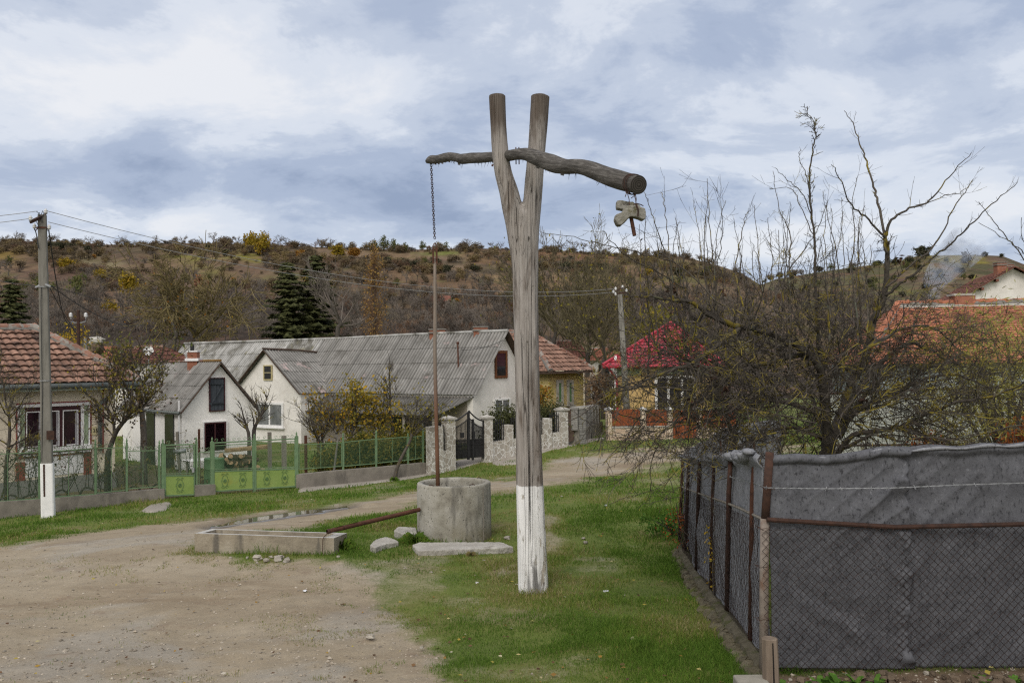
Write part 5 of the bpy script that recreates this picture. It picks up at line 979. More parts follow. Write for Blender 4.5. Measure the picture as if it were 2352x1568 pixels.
def window(root, p0, nrm, rect, frame=WHITE, pane=GLASSD, fw=.07, mull=1, sill=None, surround=None, name='window', trans=0):
    """window from its outline in the photograph (x0, y0, x1, y1) on a wall plane; nrm points out of the wall"""
    x0, y0, x1, y1 = rect; yc = (y0 + y1) / 2; xc = (x0 + x1) / 2; wd = ZV.cross(nrm).normalized(); a, b = wall_px(p0, nrm, x0, yc), wall_px(p0, nrm, x1, yc); t, l = wall_px(p0, nrm, xc, y0).z, wall_px(p0, nrm, xc, y1).z
    if (b - a).dot(wd) < 0: a, b = b, a
    a = V2(a.x, a.y, l); b = V2(b.x, b.y, l); W = (b - a).length; H = t - l; AXw = (wd, nrm, ZV); c = (a + b) / 2 + ZV * H / 2; m = MB()
    for s in (-1, 1): m.box(c + wd * s * (W / 2 - fw / 2) + nrm * .015, (fw, .10, H), AXw)
    for s in (-1, 1): m.box(c + ZV * s * (H / 2 - fw / 2) + nrm * .015, (W - 2 * fw, .096, fw), AXw)
    for k in range(mull): m.box(c + wd * (-W / 2 + W * (k + 1) / (mull + 1)) + nrm * .012, (fw * .9, .088, H - 2 * fw), AXw)
    for k in range(trans): m.box(c + ZV * (-H / 2 + H * (k + 1) / (trans + 1)) + nrm * .011, (W - 2 * fw, .08, fw * .6), AXw)
    if sill: m.box(a.lerp(b, .5) - ZV * .03 + nrm * .06, (W + .14, .16, .06), AXw)
    o = m.build(name, frame, root); m = MB(); m.box(c + nrm * .008, (W - fw, .05, H - fw), AXw); m.build('pane', pane, o); return o
def gutter(root, a, b, r=.065, mat=ZINC): m = MB(); m.tube([a, b], r, 10); return m.build('gutter', mat, root, smooth=True)
def chimney(root, c, size, ztop, z0, cap=True, mat=BRICK, parent=None):
    m = MB(); m.box((c.x, c.y, (z0 + ztop) / 2), (size, size * .8, ztop - z0)); o = m.build('chimney', mat, parent or root)
    if cap: m = MB(); m.box((c.x, c.y, ztop - .14), (size * 1.2, size, .07)); m.box((c.x, c.y, ztop + .01), (size * 1.12, size * .92, .05)); m.build('chimney_cap', MORTAR, o)
    return o
def ridge_cap(root, a, b, r, mat=RIDGE, mortar=True, name='ridge', seg=.38):
    a, b = Vector(a), Vector(b); L = (b - a).length; n = max(2, int(L / seg)); m = MB()
    for i in range(n):
        p, q = a.lerp(b, i / n), a.lerp(b, (i + 1.06) / n); j = random.uniform(-.015, .02); m.tube([p + ZV * j, q + ZV * (j + .02)], [r * random.uniform(.9, 1.05), r * 1.12], 8)
    o = m.build(name, mat, root, smooth=False)
    if mortar:
        m = MB(); pts = [a.lerp(b, t) - ZV * r * .45 for t in np.linspace(0, 1, n * 2 + 1)]; m.tube(pts, [r * random.uniform(1.0, 1.4) for _ in pts], 8, wob=.15); m.build('ridge_mortar', MORTAR, o)
    return o
# ---- tiled house on the left
HU, HN = Vector((.69, .72, 0)).normalized(), Vector((.72, -.69, 0)).normalized()
k_ = P(125, 1000, 24.5); K0 = V2(k_.x, k_.y); tK = hitcol(K0 + ZV * 1.5, HU, 264); KC = K0 + HU * tK; hz0 = gz(KC.x, KC.y) - .1
h1 = thing('tiled_house', 'cream house with brown tiled hip roof and white framed triple window', 'house', (KC.x, KC.y, hz0)); HD_ = 5.4; HL = 9.0
ze = hitplane(200, 884, KC, HN).z; m1 = MB(); fp4 = [KC - HU * HL, KC, KC - HN * HD_, KC - HU * HL - HN * HD_]; prism(m1, [p + ZV * (hz0 + .5) for p in fp4], [p + ZV * (ze + .12) for p in fp4]); m1.build('wall', WALLC, h1)
m1 = MB(); q4 = [p + d for p, d in zip(fp4, (HN * .03 - HU * .03, HN * .03 + HU * .03, -HN * .03 + HU * .03, -HN * .03 - HU * .03))]; prism(m1, [p + ZV * (hz0 - .4) for p in q4], [p + ZV * hitplane(150, 1094, KC, HN).z for p in q4]); m1.build('plinth', GREYPL, h1)
OV = .50; zeave = hitplane(150, 886, KC + HN * OV, HN).z; zr = P(76, 755, KC.y + 1.6).z
rB = 2.9; half = HD_ / 2 + OV
eA, eB, eC, eD = KC - HU * HL + HN * OV, KC + HU * OV + HN * OV, KC + HU * OV - HN * (HD_ + OV), KC - HU * HL - HN * (HD_ + OV)
apx = KC - HN * (HD_ / 2); tr_ = hitcol(apx + ZV * zr, HU, 78); rR = apx + HU * tr_ + ZV * P(78, 757, (apx + HU * tr_).y).z; rL = apx - HU * HL + ZV * rR.z
for p in (eA, eB, eC, eD): p.z = zeave + .05
ro = roof('roof', eA, eB, rR, rL, .235, .02, .36, .06, TILE, h1, 'pan', 6, 1, .006, .03); roof('roof', eB, eC, rR, rR, .21, .018, .335, .045, TILE, h1, 'pan', 6); roof('roof', eC, eD, rL, rR, .21, .018, .335, .045, TILE, h1, 'pan', 4)
ridge_cap(h1, rL + ZV * .05, rR + ZV * .05, .10, name='ridge'); ridge_cap(h1, eB + ZV * .08, rR + ZV * .06, .105, name='hip'); ridge_cap(h1, eC + ZV * .08, rR + ZV * .06, .105, name='hip')
gutter(h1, eA + HN * .06 - ZV * .05, eB + HN * .06 - ZV * .05 + HU * .1, .075); gutter(h1, eB + HU * .06 - ZV * .06, eC + HU * .06 - ZV * .06, .075)
m1 = MB(); m1.bar(eA - ZV * .13 - HN * .03, eB - ZV * .13 - HN * .03, .03, .10); m1.build('eave_board', M('pale_green_board', (.36, .42, .34), (.46, .5, .43), 4, .8, .1, .003, .05), h1)
m1 = MB(); m1.face([q - ZV * .16 for q in (eA, eB, eC, eD)][::-1], .5); m1.build('soffit', BARGE, h1)
def hw(px, py, off=0.0): return hitplane(px, py, KC + HN * off, HN)
def panel(root, name, mat, rect, off, th, parent=None):
    """flat moulding on the tiled house front, from pixel corners (x0, y0l, x1, y0r, y1l, y1r)"""
    x0, tl_, x1, tr2, bl_, br2 = rect; f = [hw(x0, bl_, off), hw(x1, br2, off), hw(x1, tr2, off), hw(x0, tl_, off)]; zt = (f[2].z + f[3].z) / 2; zb = (f[0].z + f[1].z) / 2
    for q, z in zip(f, (zb, zb, zt, zt)): q.z = z
    m = MB(); bk = [p - HN * th for p in f]; m.face(f, .5)
    for i in range(4): m.face([f[i], bk[i], bk[(i + 1) % 4], f[(i + 1) % 4]][::-1], .5)
    return m.build(name, mat, parent or root)
wn = panel(h1, 'window', WHITE, (41, 930, 207, 922, 1043, 1031), .05, .06)
panel(h1, 'red_border', REDP, (37.5, 927, 210.5, 919, 1060, 1035), .025, .03, wn)
panel(h1, 'side_panel', GREENP, (46, 933, 57, 932, 1026, 1025), .058, .02, wn); panel(h1, 'side_panel', GREENP, (193.5, 925, 203, 924, 1019, 1018), .058, .02, wn)
for x0, x1, y in ((45, 57, 949), (193, 203, 941)): panel(h1, 'side_bar', WHITE, (x0, y, x1, y - .5, y + 2.5, y + 2), .065, .02, wn)
panel(h1, 'head_moulding', WHITE, (38, 931, 209, 924, 936, 930), .11, .1, wn); panel(h1, 'sill', WHITE, (50, 1031, 211, 1022, 1040, 1030), .12, .12, wn); panel(h1, 'sill', WHITE, (55, 1043, 209, 1034, 1047, 1038), .08, .08, wn)
fr_ = panel(h1, 'frame', MAROON, (58, 932.5, 185.5, 925.5, 1030.5, 1023.5), .062, .02, wn)
for x0, x1 in ((60.5, 96.5), (101, 136.5), (144.5, 180)):
    d = (x0 + x1) / 2; yt = 945.5 - (d - 60) * .045; yb = 1028 - (d - 60) * .06; s_ = panel(h1, 'sash', WHITE, (x0, yt + .8, x1, yt - .8, yb + .8, yb - .8), .085, .02, fr_); panel(h1, 'pane', GLASSM, (x0 + 2.2, yt + 3, x1 - 2.2, yt + 1.4, yb - 2, yb - 3.4), .09, .01, fr_)
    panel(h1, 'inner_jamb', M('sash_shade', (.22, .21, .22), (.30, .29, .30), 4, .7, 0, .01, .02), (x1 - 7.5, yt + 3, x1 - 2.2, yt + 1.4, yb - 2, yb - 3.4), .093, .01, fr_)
panel(h1, 'corner_line', REDP, (235.5, 895, 238.5, 895, 1040, 1040), .012, .012); panel(h1, 'under_panel', REDP, (192, 1038, 210, 1037, 1130, 1129), .02, .02); panel(h1, 'under_panel', REDP, (36, 1062, 58, 1061, 1140, 1139), .02, .02); panel(h1, 'under_panel', WHITE, (58, 1050, 192, 1042, 1094, 1088), .015, .015)
pl_ = panel(h1, 'number_plate', M('plate_enamel', (.46, .40, .22), (.50, .44, .26), 3, .4, 0, .01, 0), (210.5, 980, 221.5, 979.5, 999, 998.5), .03, .03)
def text(txt, size, mat, parent, p, right, upv, name='number'):
    cu = bpy.data.curves.new('t', 'FONT'); cu.body = txt; cu.size = size; cu.align_x = 'CENTER'; cu.align_y = 'CENTER'; cu.extrude = .002; ob = bpy.data.objects.new('t', cu); COL.objects.link(ob); bpy.context.view_layer.update()
    me = bpy.data.meshes.new_from_object(ob.evaluated_get(bpy.context.evaluated_depsgraph_get())); bpy.data.objects.remove(ob); bpy.data.curves.remove(cu); nrm = right.cross(upv); b = BASE[parent.name]
    for v in me.vertices: v.co = (p - b) + right * v.co.x + upv * v.co.y + nrm * v.co.z
    me.materials.clear(); me.materials.append(mat); return link(name, me, b, parent)
text('135', .15, BLACKI, pl_, hw(216, 989, .036), HU, ZV)
m1 = MB(); dp_ = [hw(262, 905, .5), hw(247, 914, .12), hw(231, 925, .10), hw(229, 935, .09), hw(230, 1035, .09)]; m1.tube(dp_, .055, 10); m1.build('downpipe', ZINC, h1, smooth=True)
SU_, SNn = -HN, HU          # the end wall facing up the street
m1 = MB(); c = KC + HU * .02 - HN * 1.7; m1.box((c.x, c.y, hz0 + 1.25), (.05, .9, 1.95), (HU, HN, ZV)); dr_ = m1.build('door', GLASSD, h1)
m1 = MB()
for s in (-1, 1): m1.box(V2(c.x, c.y, hz0 + 1.3) + HN * s * .5 + HU * .02, (.08, .09, 2.1), (HU, HN, ZV))
m1.build('door_frame', WHITE, dr_)
# ---- small white outbuilding
BW_, BN = Vector((.72, .69, 0)).normalized(), Vector((.69, -.72, 0)).normalized()
ap = P(502, 831, 31.0); ap2 = V2(ap.x, ap.y); oB = thing('outbuilding', 'small white gabled outbuilding with dark boarded loft door', 'outbuilding', (ap.x, ap.y, gz(ap.x, ap.y) - .1))
zr = ap.z; tl = hitcol(ap2 + ZV * 1.5, BW_, 411); tR = hitcol(ap2 + ZV * 1.5, BW_, 588); zl_ = hitplane(410, 943, ap, BN).z; zr_ = hitplane(588, 937, ap, BN).z; ze = (zl_ + zr_) / 2; W = tR - tl; bz0 = gz(ap.x, ap.y) - .5
in_ = .10; c0 = ap2 + BW_ * (tl + in_); m1 = MB(); gable_walls(m1, c0, BW_, -BN, W - 2 * in_, 5.5, bz0, ze + .06, zr - .07); m1.build('wall', WALLW, oB)
gov = .16; e = lambda t, d, z: ap2 + BW_ * t - BN * d + ZV * z
roof('roof', e(tl, 5.6, ze), e(tl, -gov, ze), e(0, -gov, zr + .02), e(0, 5.6, zr + .02), .177, .022, .62, .014, ASBEST, oB); roof('roof', e(tR, -gov, ze), e(tR, 5.6, ze), e(0, 5.6, zr + .02), e(0, -gov, zr + .02), .177, .022, .62, .014, ASBEST, oB)
m1 = MB(); m1.bar(e(tl, -gov, ze - .06), e(0, -gov, zr - .05), .03, .10, up=BN); m1.bar(e(tR, -gov, ze - .06), e(0, -gov, zr - .05), .03, .10, up=BN); m1.build('bargeboard', BARGE, oB)
m1 = MB(); m1.tube([e(0, -gov, zr + .05), e(0, 1.2, zr + .05)], .05, 6); m1.build('ridge', M('mossy_rust_ridge', (.17, .09, .03), (.22, .14, .05), 3, .9, .3, .01, .1), oB); m1 = MB(); m1.tube([e(0, 1.2, zr + .05), e(0, 5.6, zr + .05)], .05, 6); m1.build('ridge', RIDGE, oB)
d_ = wall_px(ap, BN, 497, 905, .02); window(oB, ap, BN, (479.5, 867, 515.5, 944), MAROON, DOORW, .035, 0, name='loft_door')
m1 = MB(); a, b = wall_px(ap, BN, 484, 930, .07), wall_px(ap, BN, 511, 884, .07); m1.bar(a, b, .05, .02, up=BN)
for y in (881, 926): m1.bar(wall_px(ap, BN, 481, y, .07), wall_px(ap, BN, 514, y - 1, .07), .06, .02, up=BN)
m1.build('door_battens', DOORW, oB)
window(oB, ap, BN, (468, 969, 517, 1036), MAROON, GLASSM, .05, 1); w2 = window(oB, ap, BN, (465, 966.5, 521, 1037), WHITE, GLASSM, .04, 0, name='window_surround')
cl0 = c0 + BN * -.02; m1 = MB()
for dd0 in (1.0, 2.7): cc = c0 - BW_ * .01 - BN * dd0; m1.box((cc.x, cc.y, bz0 + 1.45), (.06, .75, 1.9), (BW_, BN, ZV))
m1.build('door', GLASSD, oB); m1 = MB(); m1.box(hitplane(411, 1000, cl0, BN) , (.05, .05, 2.4), (BW_, BN, ZV)); m1.build('corner_trim', WHITE, oB)
ccm = e(-.1, 1.85, 0); ch_ = chimney(oB, ccm, .36, P(427, 806, ccm.y).z, zr - .3, False); m1 = MB(); m1.box((ccm.x, ccm.y, P(427, 807, ccm.y).z), (.40, .34, .05)); m1.box((ccm.x, ccm.y, P(427, 826, ccm.y).z), (.5, .42, .10)); m1.build('chimney_cap', WHITE, ch_); m1 = MB(); m1.tube([V2(ccm.x - .05, ccm.y, P(424, 806, ccm.y).z), V2(ccm.x - .05, ccm.y, P(424, 792, ccm.y).z)], .075, 8); m1.build('chimney_pot', BLACKI, ch_)
gutter(oB, e(tl - .05, 5.5, ze - .06), e(tl - .05, -.1, ze - .06), .05)
# ---- the long grey house with its cross wing
MW, MR = Vector((.58, .81, 0)).normalized(), Vector((-.81, .58, 0)).normalized(); MN = -MR
AP = P(1155, 762, 37.9); A2 = V2(AP.x, AP.y); zr = AP.z; tl = hitcol(A2 + ZV * 1.7, MW, 1082, -8, 0); ze = hitplane(1082, 906, A2, MN).z; hwid = -tl; mz0 = -1.2
LH_ = thing('long_house', 'long white house under a grey corrugated roof with a cross wing and porch', 'house', (AP.x, AP.y, -.6)); ML = hitcol(A2 + ZV * zr, MR, 424, 0, 60)
def e(t, d, z): return A2 + MW * t + MR * d + ZV * z
win_ = .12; m1 = MB(); gable_walls(m1, A2 + MW * (tl + win_), MW, MR, 2 * (hwid - win_), ML - .2, mz0, ze + .08, zr - .10); m1.build('wall', WALLG, LH_)
zrL = P(424, 790, (A2 + MR * ML).y).z
roof('roof', e(tl, ML, ze), e(tl, 11.3, ze), e(0, 11.3, zr + .0), e(0, ML, zrL), .177, .024, .95, .014, ASBESTW, LH_, sagz=.05); roof('roof', e(tl, 11.3, ze), e(tl, -.28, ze), e(0, -.28, zr + .02), e(0, 11.3, zr - .0), .177, .024, .95, .014, ASBEST, LH_, sagz=-.02); roof('roof', e(hwid, -.28, ze), e(hwid, ML, ze), e(0, ML, zrL), e(0, -.28, zr + .02), .177, .024, .95, .014, ASBEST, LH_, sub=4)
m1 = MB(); m1.bar(e(0, -.26, zr + .0), e(hwid, -.26, ze - .02), .03, .14, up=MN); m1.build('bargeboard', BARGE, LH_); m1 = MB(); m1.face([e(0, -.27, zr - .04), e(hwid, -.27, ze - .06), e(hwid, .02, ze - .06), e(0, .02, zr - .04)], .5); m1.build('verge_soffit', BARGE, LH_)
m1 = MB(); m1.tube([e(0, -.28, zr + .05), e(0, 6, zr + .04), e(0, 10, zr - .01), e(0, 14, zr + .0), e(0, ML, zrL + .04)], .07, 6); m1.build('ridge', ASBESTW, LH_)
window(LH_, A2, MN, (1135.5, 805, 1163.5, 868), WOODB, GLASSD, .11, 0, name='loft_window'); window(LH_, A2, MN, (1134, 915, 1171, 985), WHITE, GLASSG, .07, 1)
for px, yt in ((1098, 751), (999, 757)): t = hitcol(A2 + ZV * zr, MR, px, 0, 40); chimney(LH_, e(.2, t, 0), .62 if px > 1050 else .72, P(px, yt, e(0, t, 0).y).z, zr - .5)
for px in (737, 580): t = hitcol(A2 + ZV * zr, MR, px, 0, 40); c = e(.5, t, zr + .05); m1 = MB(); m1.box(c, (1.5, .5, .10), (MR, MW, ZV)); m1.build('roof_hatch', BARGE, LH_)
# the metal mast through the roof
mp0 = P(1054, 888, e(tl * .9, 2.5, 0).y); m1 = MB(); m1.tube([mp0, P(1051.5, 792, mp0.y)], .035, 8); m1.lathe(P(1051.5, 790, mp0.y), [(.05, -.03), (.07, .06), (.05, .1)], 8); m1.build('cable_mast', RUST, LH_)
wire('thin service wires from the roof mast toward the forked post', P(1059, 803, mp0.y), P(1155, 781, 36.5), .12, .010, CABLE, 'service_cable', cat='cable')
# porch under the eave
pz1, pz0 = hitplane(1060, 908, e(tl + .02, 0, 0), MW).z, None; pd = 1.25; PT = tl - pd + .1
zpe = hitplane(1000, 955, e(PT, 0, 0), MW).z; p_in = hitcol(e(tl, 0, 1.5), MR, 1082, -2, 30) + .05; p_out = hitcol(e(tl, 0, 1.5), MR, 715, 0, 30)
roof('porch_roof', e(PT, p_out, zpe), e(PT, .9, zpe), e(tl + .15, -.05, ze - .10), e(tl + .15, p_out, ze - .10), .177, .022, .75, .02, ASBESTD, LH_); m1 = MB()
for d in np.linspace(1.2, p_out - .3, 6): p = e(PT + .15, d, 0); m1 = MB(); m1.box((p.x, p.y, (zpe + mz0) / 2 - .05), (.11, .11, zpe - mz0 - .1)); m1.build('porch_post', WOODP, LH_)
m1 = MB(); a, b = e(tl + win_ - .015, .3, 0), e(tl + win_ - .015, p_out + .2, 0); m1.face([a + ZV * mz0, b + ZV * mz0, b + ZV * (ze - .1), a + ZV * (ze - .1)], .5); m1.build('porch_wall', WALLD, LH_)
for d0, d1 in ((1.6, 2.7), (3.6, 4.5), (6.2, 7.4), (9.0, 9.9)):
    c = e(tl + win_ - .05, (d0 + d1) / 2, -.6 + 1.35 if d1 - d0 > 1 else -.6 + 1.0); hh = 1.1 if d1 - d0 > 1 else 1.9; m1 = MB(); AXq = (MR, MW, ZV); m1.box(c, (d1 - d0, .06, hh), AXq); o = m1.build('window' if hh < 1.5 else 'door', GLASSD, LH_); m1 = MB()
    for s in (-1, 1): m1.box(c + MR * s * (d1 - d0) / 2, (.08, .09, hh + .08), AXq); m1.box(c + ZV * s * hh / 2, (d1 - d0 - .08, .088, .08), AXq)
    m1.box(c, (.07, .085, hh - .08), AXq); m1.build('frame', WHITE if hh < 1.5 else MAROON, o)
# cross wing
WA = P(613, 803, 41.4); W2 = V2(WA.x, WA.y); WNn = -MW; wtr = hitcol(W2 + ZV * 1.7, -MR, 696, 0, 8); wze = hitplane(696, 903, W2, WNn).z; wj = P(722, 813, 44.4)
def we(t, d, z): return W2 - MR * t + MW * d + ZV * z
m1 = MB(); gable_walls(m1, W2 - (-MR) * (wtr - .14), -MR, MW, 2 * (wtr - .14), 4.2, mz0, wze + .08, WA.z - .10); m1.build('wing_wall', WALLG, LH_)
wl_ = (wj - WA).dot(MW) + .3; roof('wing_roof', we(wtr, -.22, wze), we(wtr, wl_ - 1.0, wze), we(0, wl_, wj.z), we(0, -.22, WA.z + .02), .177, .022, .80, .014, ASBEST, LH_, jit=.004); roof('wing_roof', we(-wtr, wl_ - 1, wze), we(-wtr, -.22, wze), we(0, -.22, WA.z + .02), we(0, wl_, wj.z), .177, .022, .80, .014, ASBEST, LH_, jit=.004)
m1 = MB(); m1.bar(we(-wtr, -.2, wze - .04), we(0, -.2, WA.z - .03), .03, .13, up=MW); m1.bar(we(wtr, -.2, wze - .04), we(0, -.2, WA.z - .03), .03, .07, up=MW); m1.build('bargeboard', BARGE, LH_); m1 = MB(); m1.tube([we(0, -.24, WA.z + .05), we(0, wl_ * .5, (WA.z + wj.z) / 2 + .09), we(0, wl_, wj.z + .05)], .055, 6); m1.build('wing_ridge', BARGE, LH_)
vl0, vl1 = P(722, 813, 44.0), P(757, 890, 41.0); m1 = MB(); m1.bar(P(741, 850, 43.2), P(752, 885, 42.0), .22, .02); m1.build('valley_flashing', RUST, LH_)
window(LH_, W2, WNn, (607, 838, 626.5, 873), M('yellowed_frame', (.35, .29, .14), (.46, .40, .24), 5, .8, .1, .004, .05), GLASSD, .055, 0, name='loft_window', trans=1); window(LH_, W2, WNn, (590, 924, 652, 980), WHITE, GLASSG, .10, 1, sill=True)
m1 = MB(); m1.bar(P(653, 979, 41.0), P(587, 981, 42.0), .2, .08); m1.build('window_sill', WHITE, LH_)
# ---- yellow brick house
yc = P(1262, 880, 44.0); YU = Vector((.66, .75, 0)).normalized(); YN = Vector((.75, -.66, 0)).normalized(); Y2 = V2(yc.x, yc.y); yh = thing('brick_house', 'yellow brick house with brown tiled hip roof behind the iron fence', 'house', (yc.x, yc.y, -.6)); ys1 = hitcol(Y2 + ZV * 1.5, YU, 1340, 0, 20); yze = hitplane(1300, 853, Y2, YN).z
fp4 = [Y2, Y2 + YU * ys1, Y2 + YU * ys1 - YN * 8, Y2 - YN * 8]; m1 = MB(); prism(m1, [p + ZV * -1.3 for p in fp4], [p + ZV * yze for p in fp4]); m1.build('wall', YBRICK, yh); ov = .45
a, b, c, d = Y2 - YU * ov + YN * ov, Y2 + YU * (ys1 + ov) + YN * ov, Y2 + YU * (ys1 + ov) - YN * 8.4, Y2 - YU * ov - YN * 8.4
zrd = P(1215, 762, 48).z; rm_ = Y2 + YU * (ys1 / 2); r0_ = rm_ - YN * 2.6 + ZV * zrd; r1_ = rm_ - YN * 6 + ZV * zrd
for p in (a, b, c, d): p.z = yze + .02
roof('roof', a, b, r0_, r0_, .30, .02, .36, .05, TILE, yh, 'pan', 6); roof('roof', b, c, r1_, r0_, .30, .02, .36, .05, TILE, yh, 'pan', 4); roof('roof', d, a, r0_, r1_, .30, .02, .36, .05, TILE, yh, 'pan', 6); ridge_cap(yh, a + ZV * .08, r0_, .10, name='hip'); ridge_cap(yh, b + ZV * .08, r0_, .09, mortar=False, name='hip'); ridge_cap(yh, r0_, r1_, .1, name='ridge')
m1 = MB(); m1.face([q - ZV * .10 for q in (a, b, c, d)][::-1], .5); m1.bar(a - ZV * .05, b - ZV * .05, .03, .12); m1.bar(a - ZV * .05, d - ZV * .05, .03, .12); m1.build('eave_board', BARGE, yh)
for x0, x1 in ((1277.5, 1292.5), (1301.5, 1316)): window(yh, Y2, YN, (x0, 872, x1, 930), CONCW, GREEND, .16, 0, sill=True)
# ---- red roofed house and its stone and board fence
rc = P(1414, 850, 38.5); R2 = V2(rc.x, rc.y); RU = Vector((.99, -.13, 0)).normalized(); RN = Vector((-.13, -.99, 0)).normalized(); rh = thing('red_roofed_house', 'yellow house with a bright red sheet metal roof behind the bare tree', 'house', (rc.x, rc.y, -.6)); RW = hitcol(R2 + ZV * 2, RU, 1632, 0, 20); rze = hitplane(1500, 842, R2, RN).z
fp4 = [R2, R2 + RU * RW, R2 + RU * RW - RN * 8, R2 - RN * 8]; m1 = MB(); prism(m1, [p + ZV * -1.0 for p in fp4], [p + ZV * rze for p in fp4]); m1.build('wall', M('ochre_plaster', (.44, .30, .12), (.50, .35, .16), 1.5, .9, .1, .006, .03), rh); ov = .55
a, b, c, d = R2 - RU * ov + RN * ov, R2 + RU * (RW + ov) + RN * ov, R2 + RU * (RW + ov) - RN * 8.5, R2 - RU * ov - RN * 8.5
for p in (a, b, c, d): p.z = hitplane(1500, 838, R2 + RN * .55, RN).z
zrd = P(1527, 742, 42).z; r0_ = P(1541, 742, R2.y + 3.2); r1_ = r0_ - RN * 2
roof('roof', a, b, r0_, r0_, .22, .014, .36, .03, REDM, rh, 'wave', 6, jit=0); roof('roof', b, c, r1_, r0_, .22, .014, .36, .03, REDM, rh, 'wave', 4, jit=0); roof('roof', d, a, r0_, r1_, .22, .014, .36, .03, REDM, rh, 'wave', 4, jit=0)
m1 = MB(); m1.tube([a + ZV * .05, r0_ + ZV * .05], .06, 6); m1.tube([b + ZV * .05, r0_ + ZV * .05], .06, 6); m1.build('hip_cap', REDM, rh); gutter(rh, a - ZV * .05, b - ZV * .05, .075, REDM); m1 = MB(); m1.face([q - ZV * .1 for q in (a, b, c, d)][::-1], .5); m1.build('soffit', GREENP, rh)
m1 = MB(); m1.tube([a - ZV * .1 + RU * .25, R2 + RU * .05 + RN * .1 + ZV * (rze - .55), R2 + RU * .05 + RN * .08 + ZV * -.6], .05, 8); m1.build('downpipe', REDM, rh)
m1 = MB(); m1.box(R2 + RU * .55 + RN * .02 + ZV * (rze - .22), (1.1, .06, .30), (RU, RN, ZV)); m1.box(R2 + RU * (RW - 1.2) + RN * .02 + ZV * (rze - .22), (2.2, .06, .3), (RU, RN, ZV)); m1.build('frieze', GREENP, rh); m1 = MB(); m1.box(R2 + RN * .01 + ZV * (rze / 2), (.12, .10, rze + 1), (RU, RN, ZV)); m1.build('corner_trim', WHITE, rh)
window(rh, R2, RN, (1504, 862, 1598, 958), WHITE, GLASSD, .12, 2, sill=True); c = R2 + RU * 2.0 - RN * 3; chimney(rh, V2(c.x, c.y), .5, P(1487, 770, c.y).z, rze, False, CONCW)
g0 = G(1396, 1012); GU = Vector((.995, .1, 0)).normalized(); GN = Vector((.1, -.995, 0)).normalized(); gf = thing('stone_board_fence', 'fence of split stone and varnished red boards before the red roofed house', 'fence', tuple(g0)); g2 = V2(g0.x, g0.y)
def gp(px, py, off=0): return hitplane(px, py, g2 + GN * off, GN)
for x0, x1 in ((1393, 1404), (1471, 1482), (1533, 1543), (1600, 1610)):
    a, b = gp(x0, 980), gp(x1, 980); c = (a + b) / 2; top = gp((x0 + x1) / 2, 941).z; m1 = MB(); m1.box((c.x, c.y, top / 2 - .45), ((b - a).length, .30, top + .9), (GU, GN, ZV)); p_ = m1.build('pillar', SPLIT, gf); m1 = MB(); m1.box((c.x, c.y, top + .03), ((b - a).length + .08, .38, .06), (GU, GN, ZV)); m1.box((c.x, c.y, top + .09), ((b - a).length * .7, .25, .06), (GU, GN, ZV), taper=.4); m1.build('pillar_cap', WHITE, p_)
def gbox(name, mat, rect, off, th):
    x0, y0, x1, y1 = rect; a, b = gp(x0, (y0 + y1) / 2), gp(x1, (y0 + y1) / 2); t, l = gp((x0 + x1) / 2, y0).z, gp((x0 + x1) / 2, y1).z; c = (a + b) / 2; m = MB(); m.box(V2(c.x, c.y, (t + l) / 2) + GN * off, ((b - a).length, th, t - l), (GU, GN, ZV)); return m.build(name, mat, gf)
gbox('low_wall', SPLIT, (1404, 981, 1533, 1016), 0, .24); gbox('coping', CONCW, (1403, 978, 1534, 981), 0, .3)
def boards(x0, x1, y0, y1):
    a, b = gp(x0, (y0 + y1) / 2, .02), gp(x1, (y0 + y1) / 2, .02); t, l = gp((x0 + x1) / 2, y0).z, gp((x0 + x1) / 2, y1).z; n = max(3, int((b - a).length / .11)); m = MB(); wd = (b - a).length / n
    for i in range(n): c = a.lerp(b, (i + .5) / n); h = t - l - .05 * abs((i + .5) / n - .5); m.box((c.x, c.y, l + h / 2), (wd * .94, .03, h), (GU, GN, ZV))
    m.build('board_panel', WOODR, gf)
for r_ in ((1404, 1470, 939, 977), (1483, 1532, 940, 978), (1513, 1550, 978, 1007), (1544, 1599, 940, 1006), (1562, 1598, 985, 1008), (1612, 1690, 940, 1010)): 
    if r_[0] != 1513 and r_[0] != 1562: boards(*r_)
gbox('low_wall', SPLIT, (1610, 981, 1720, 1016), 0, .24)
# ---- big orange tiled house on the right, its pale lean-to and shed fence
OU = Vector((.99, -.12, 0)).normalized(); ON = Vector((-.12, -.99, 0)).normalized(); oc = P(2025, 830, 30.0); O2 = V2(oc.x, oc.y); oh = thing('orange_tiled_house', 'big low house with steep weathered orange beaver tail tile roof', 'house', (oc.x, oc.y, .2)); OL = 14.0
oze = hitplane(2200, 834, O2, ON).z; orz = hitplane(2150, 699, O2 - ON * 3.2, ON).z; fp4 = [O2, O2 + OU * OL, O2 + OU * OL - ON * 7, O2 - ON * 7]; m1 = MB(); prism(m1, [p + ZV * -1.0 for p in fp4], [p + ZV * (oze + .05) for p in fp4]); m1.build('wall', M('blue_grey_wall', (.22, .26, .27), (.30, .335, .335), 1.5, .9, .1, .006, .03, stain=((.4, .4, .38), 2, .55, .7)), oh)
lx = hitcol(O2 + ZV * oze, OU, 1975, -8, 8); ra = hitcol(O2 - ON * 3.2 + ZV * orz, OU, 2062, -8, 12); E0 = O2 + OU * lx + ON * .4 + ZV * oze; E1 = O2 + OU * OL + ON * .4 + ZV * oze; R0_ = O2 + OU * ra - ON * 3.2 + ZV * orz; R1_ = O2 + OU * OL - ON * 3.2 + ZV * (orz + .0); B0 = O2 + OU * lx - ON * 6.8 + ZV * oze
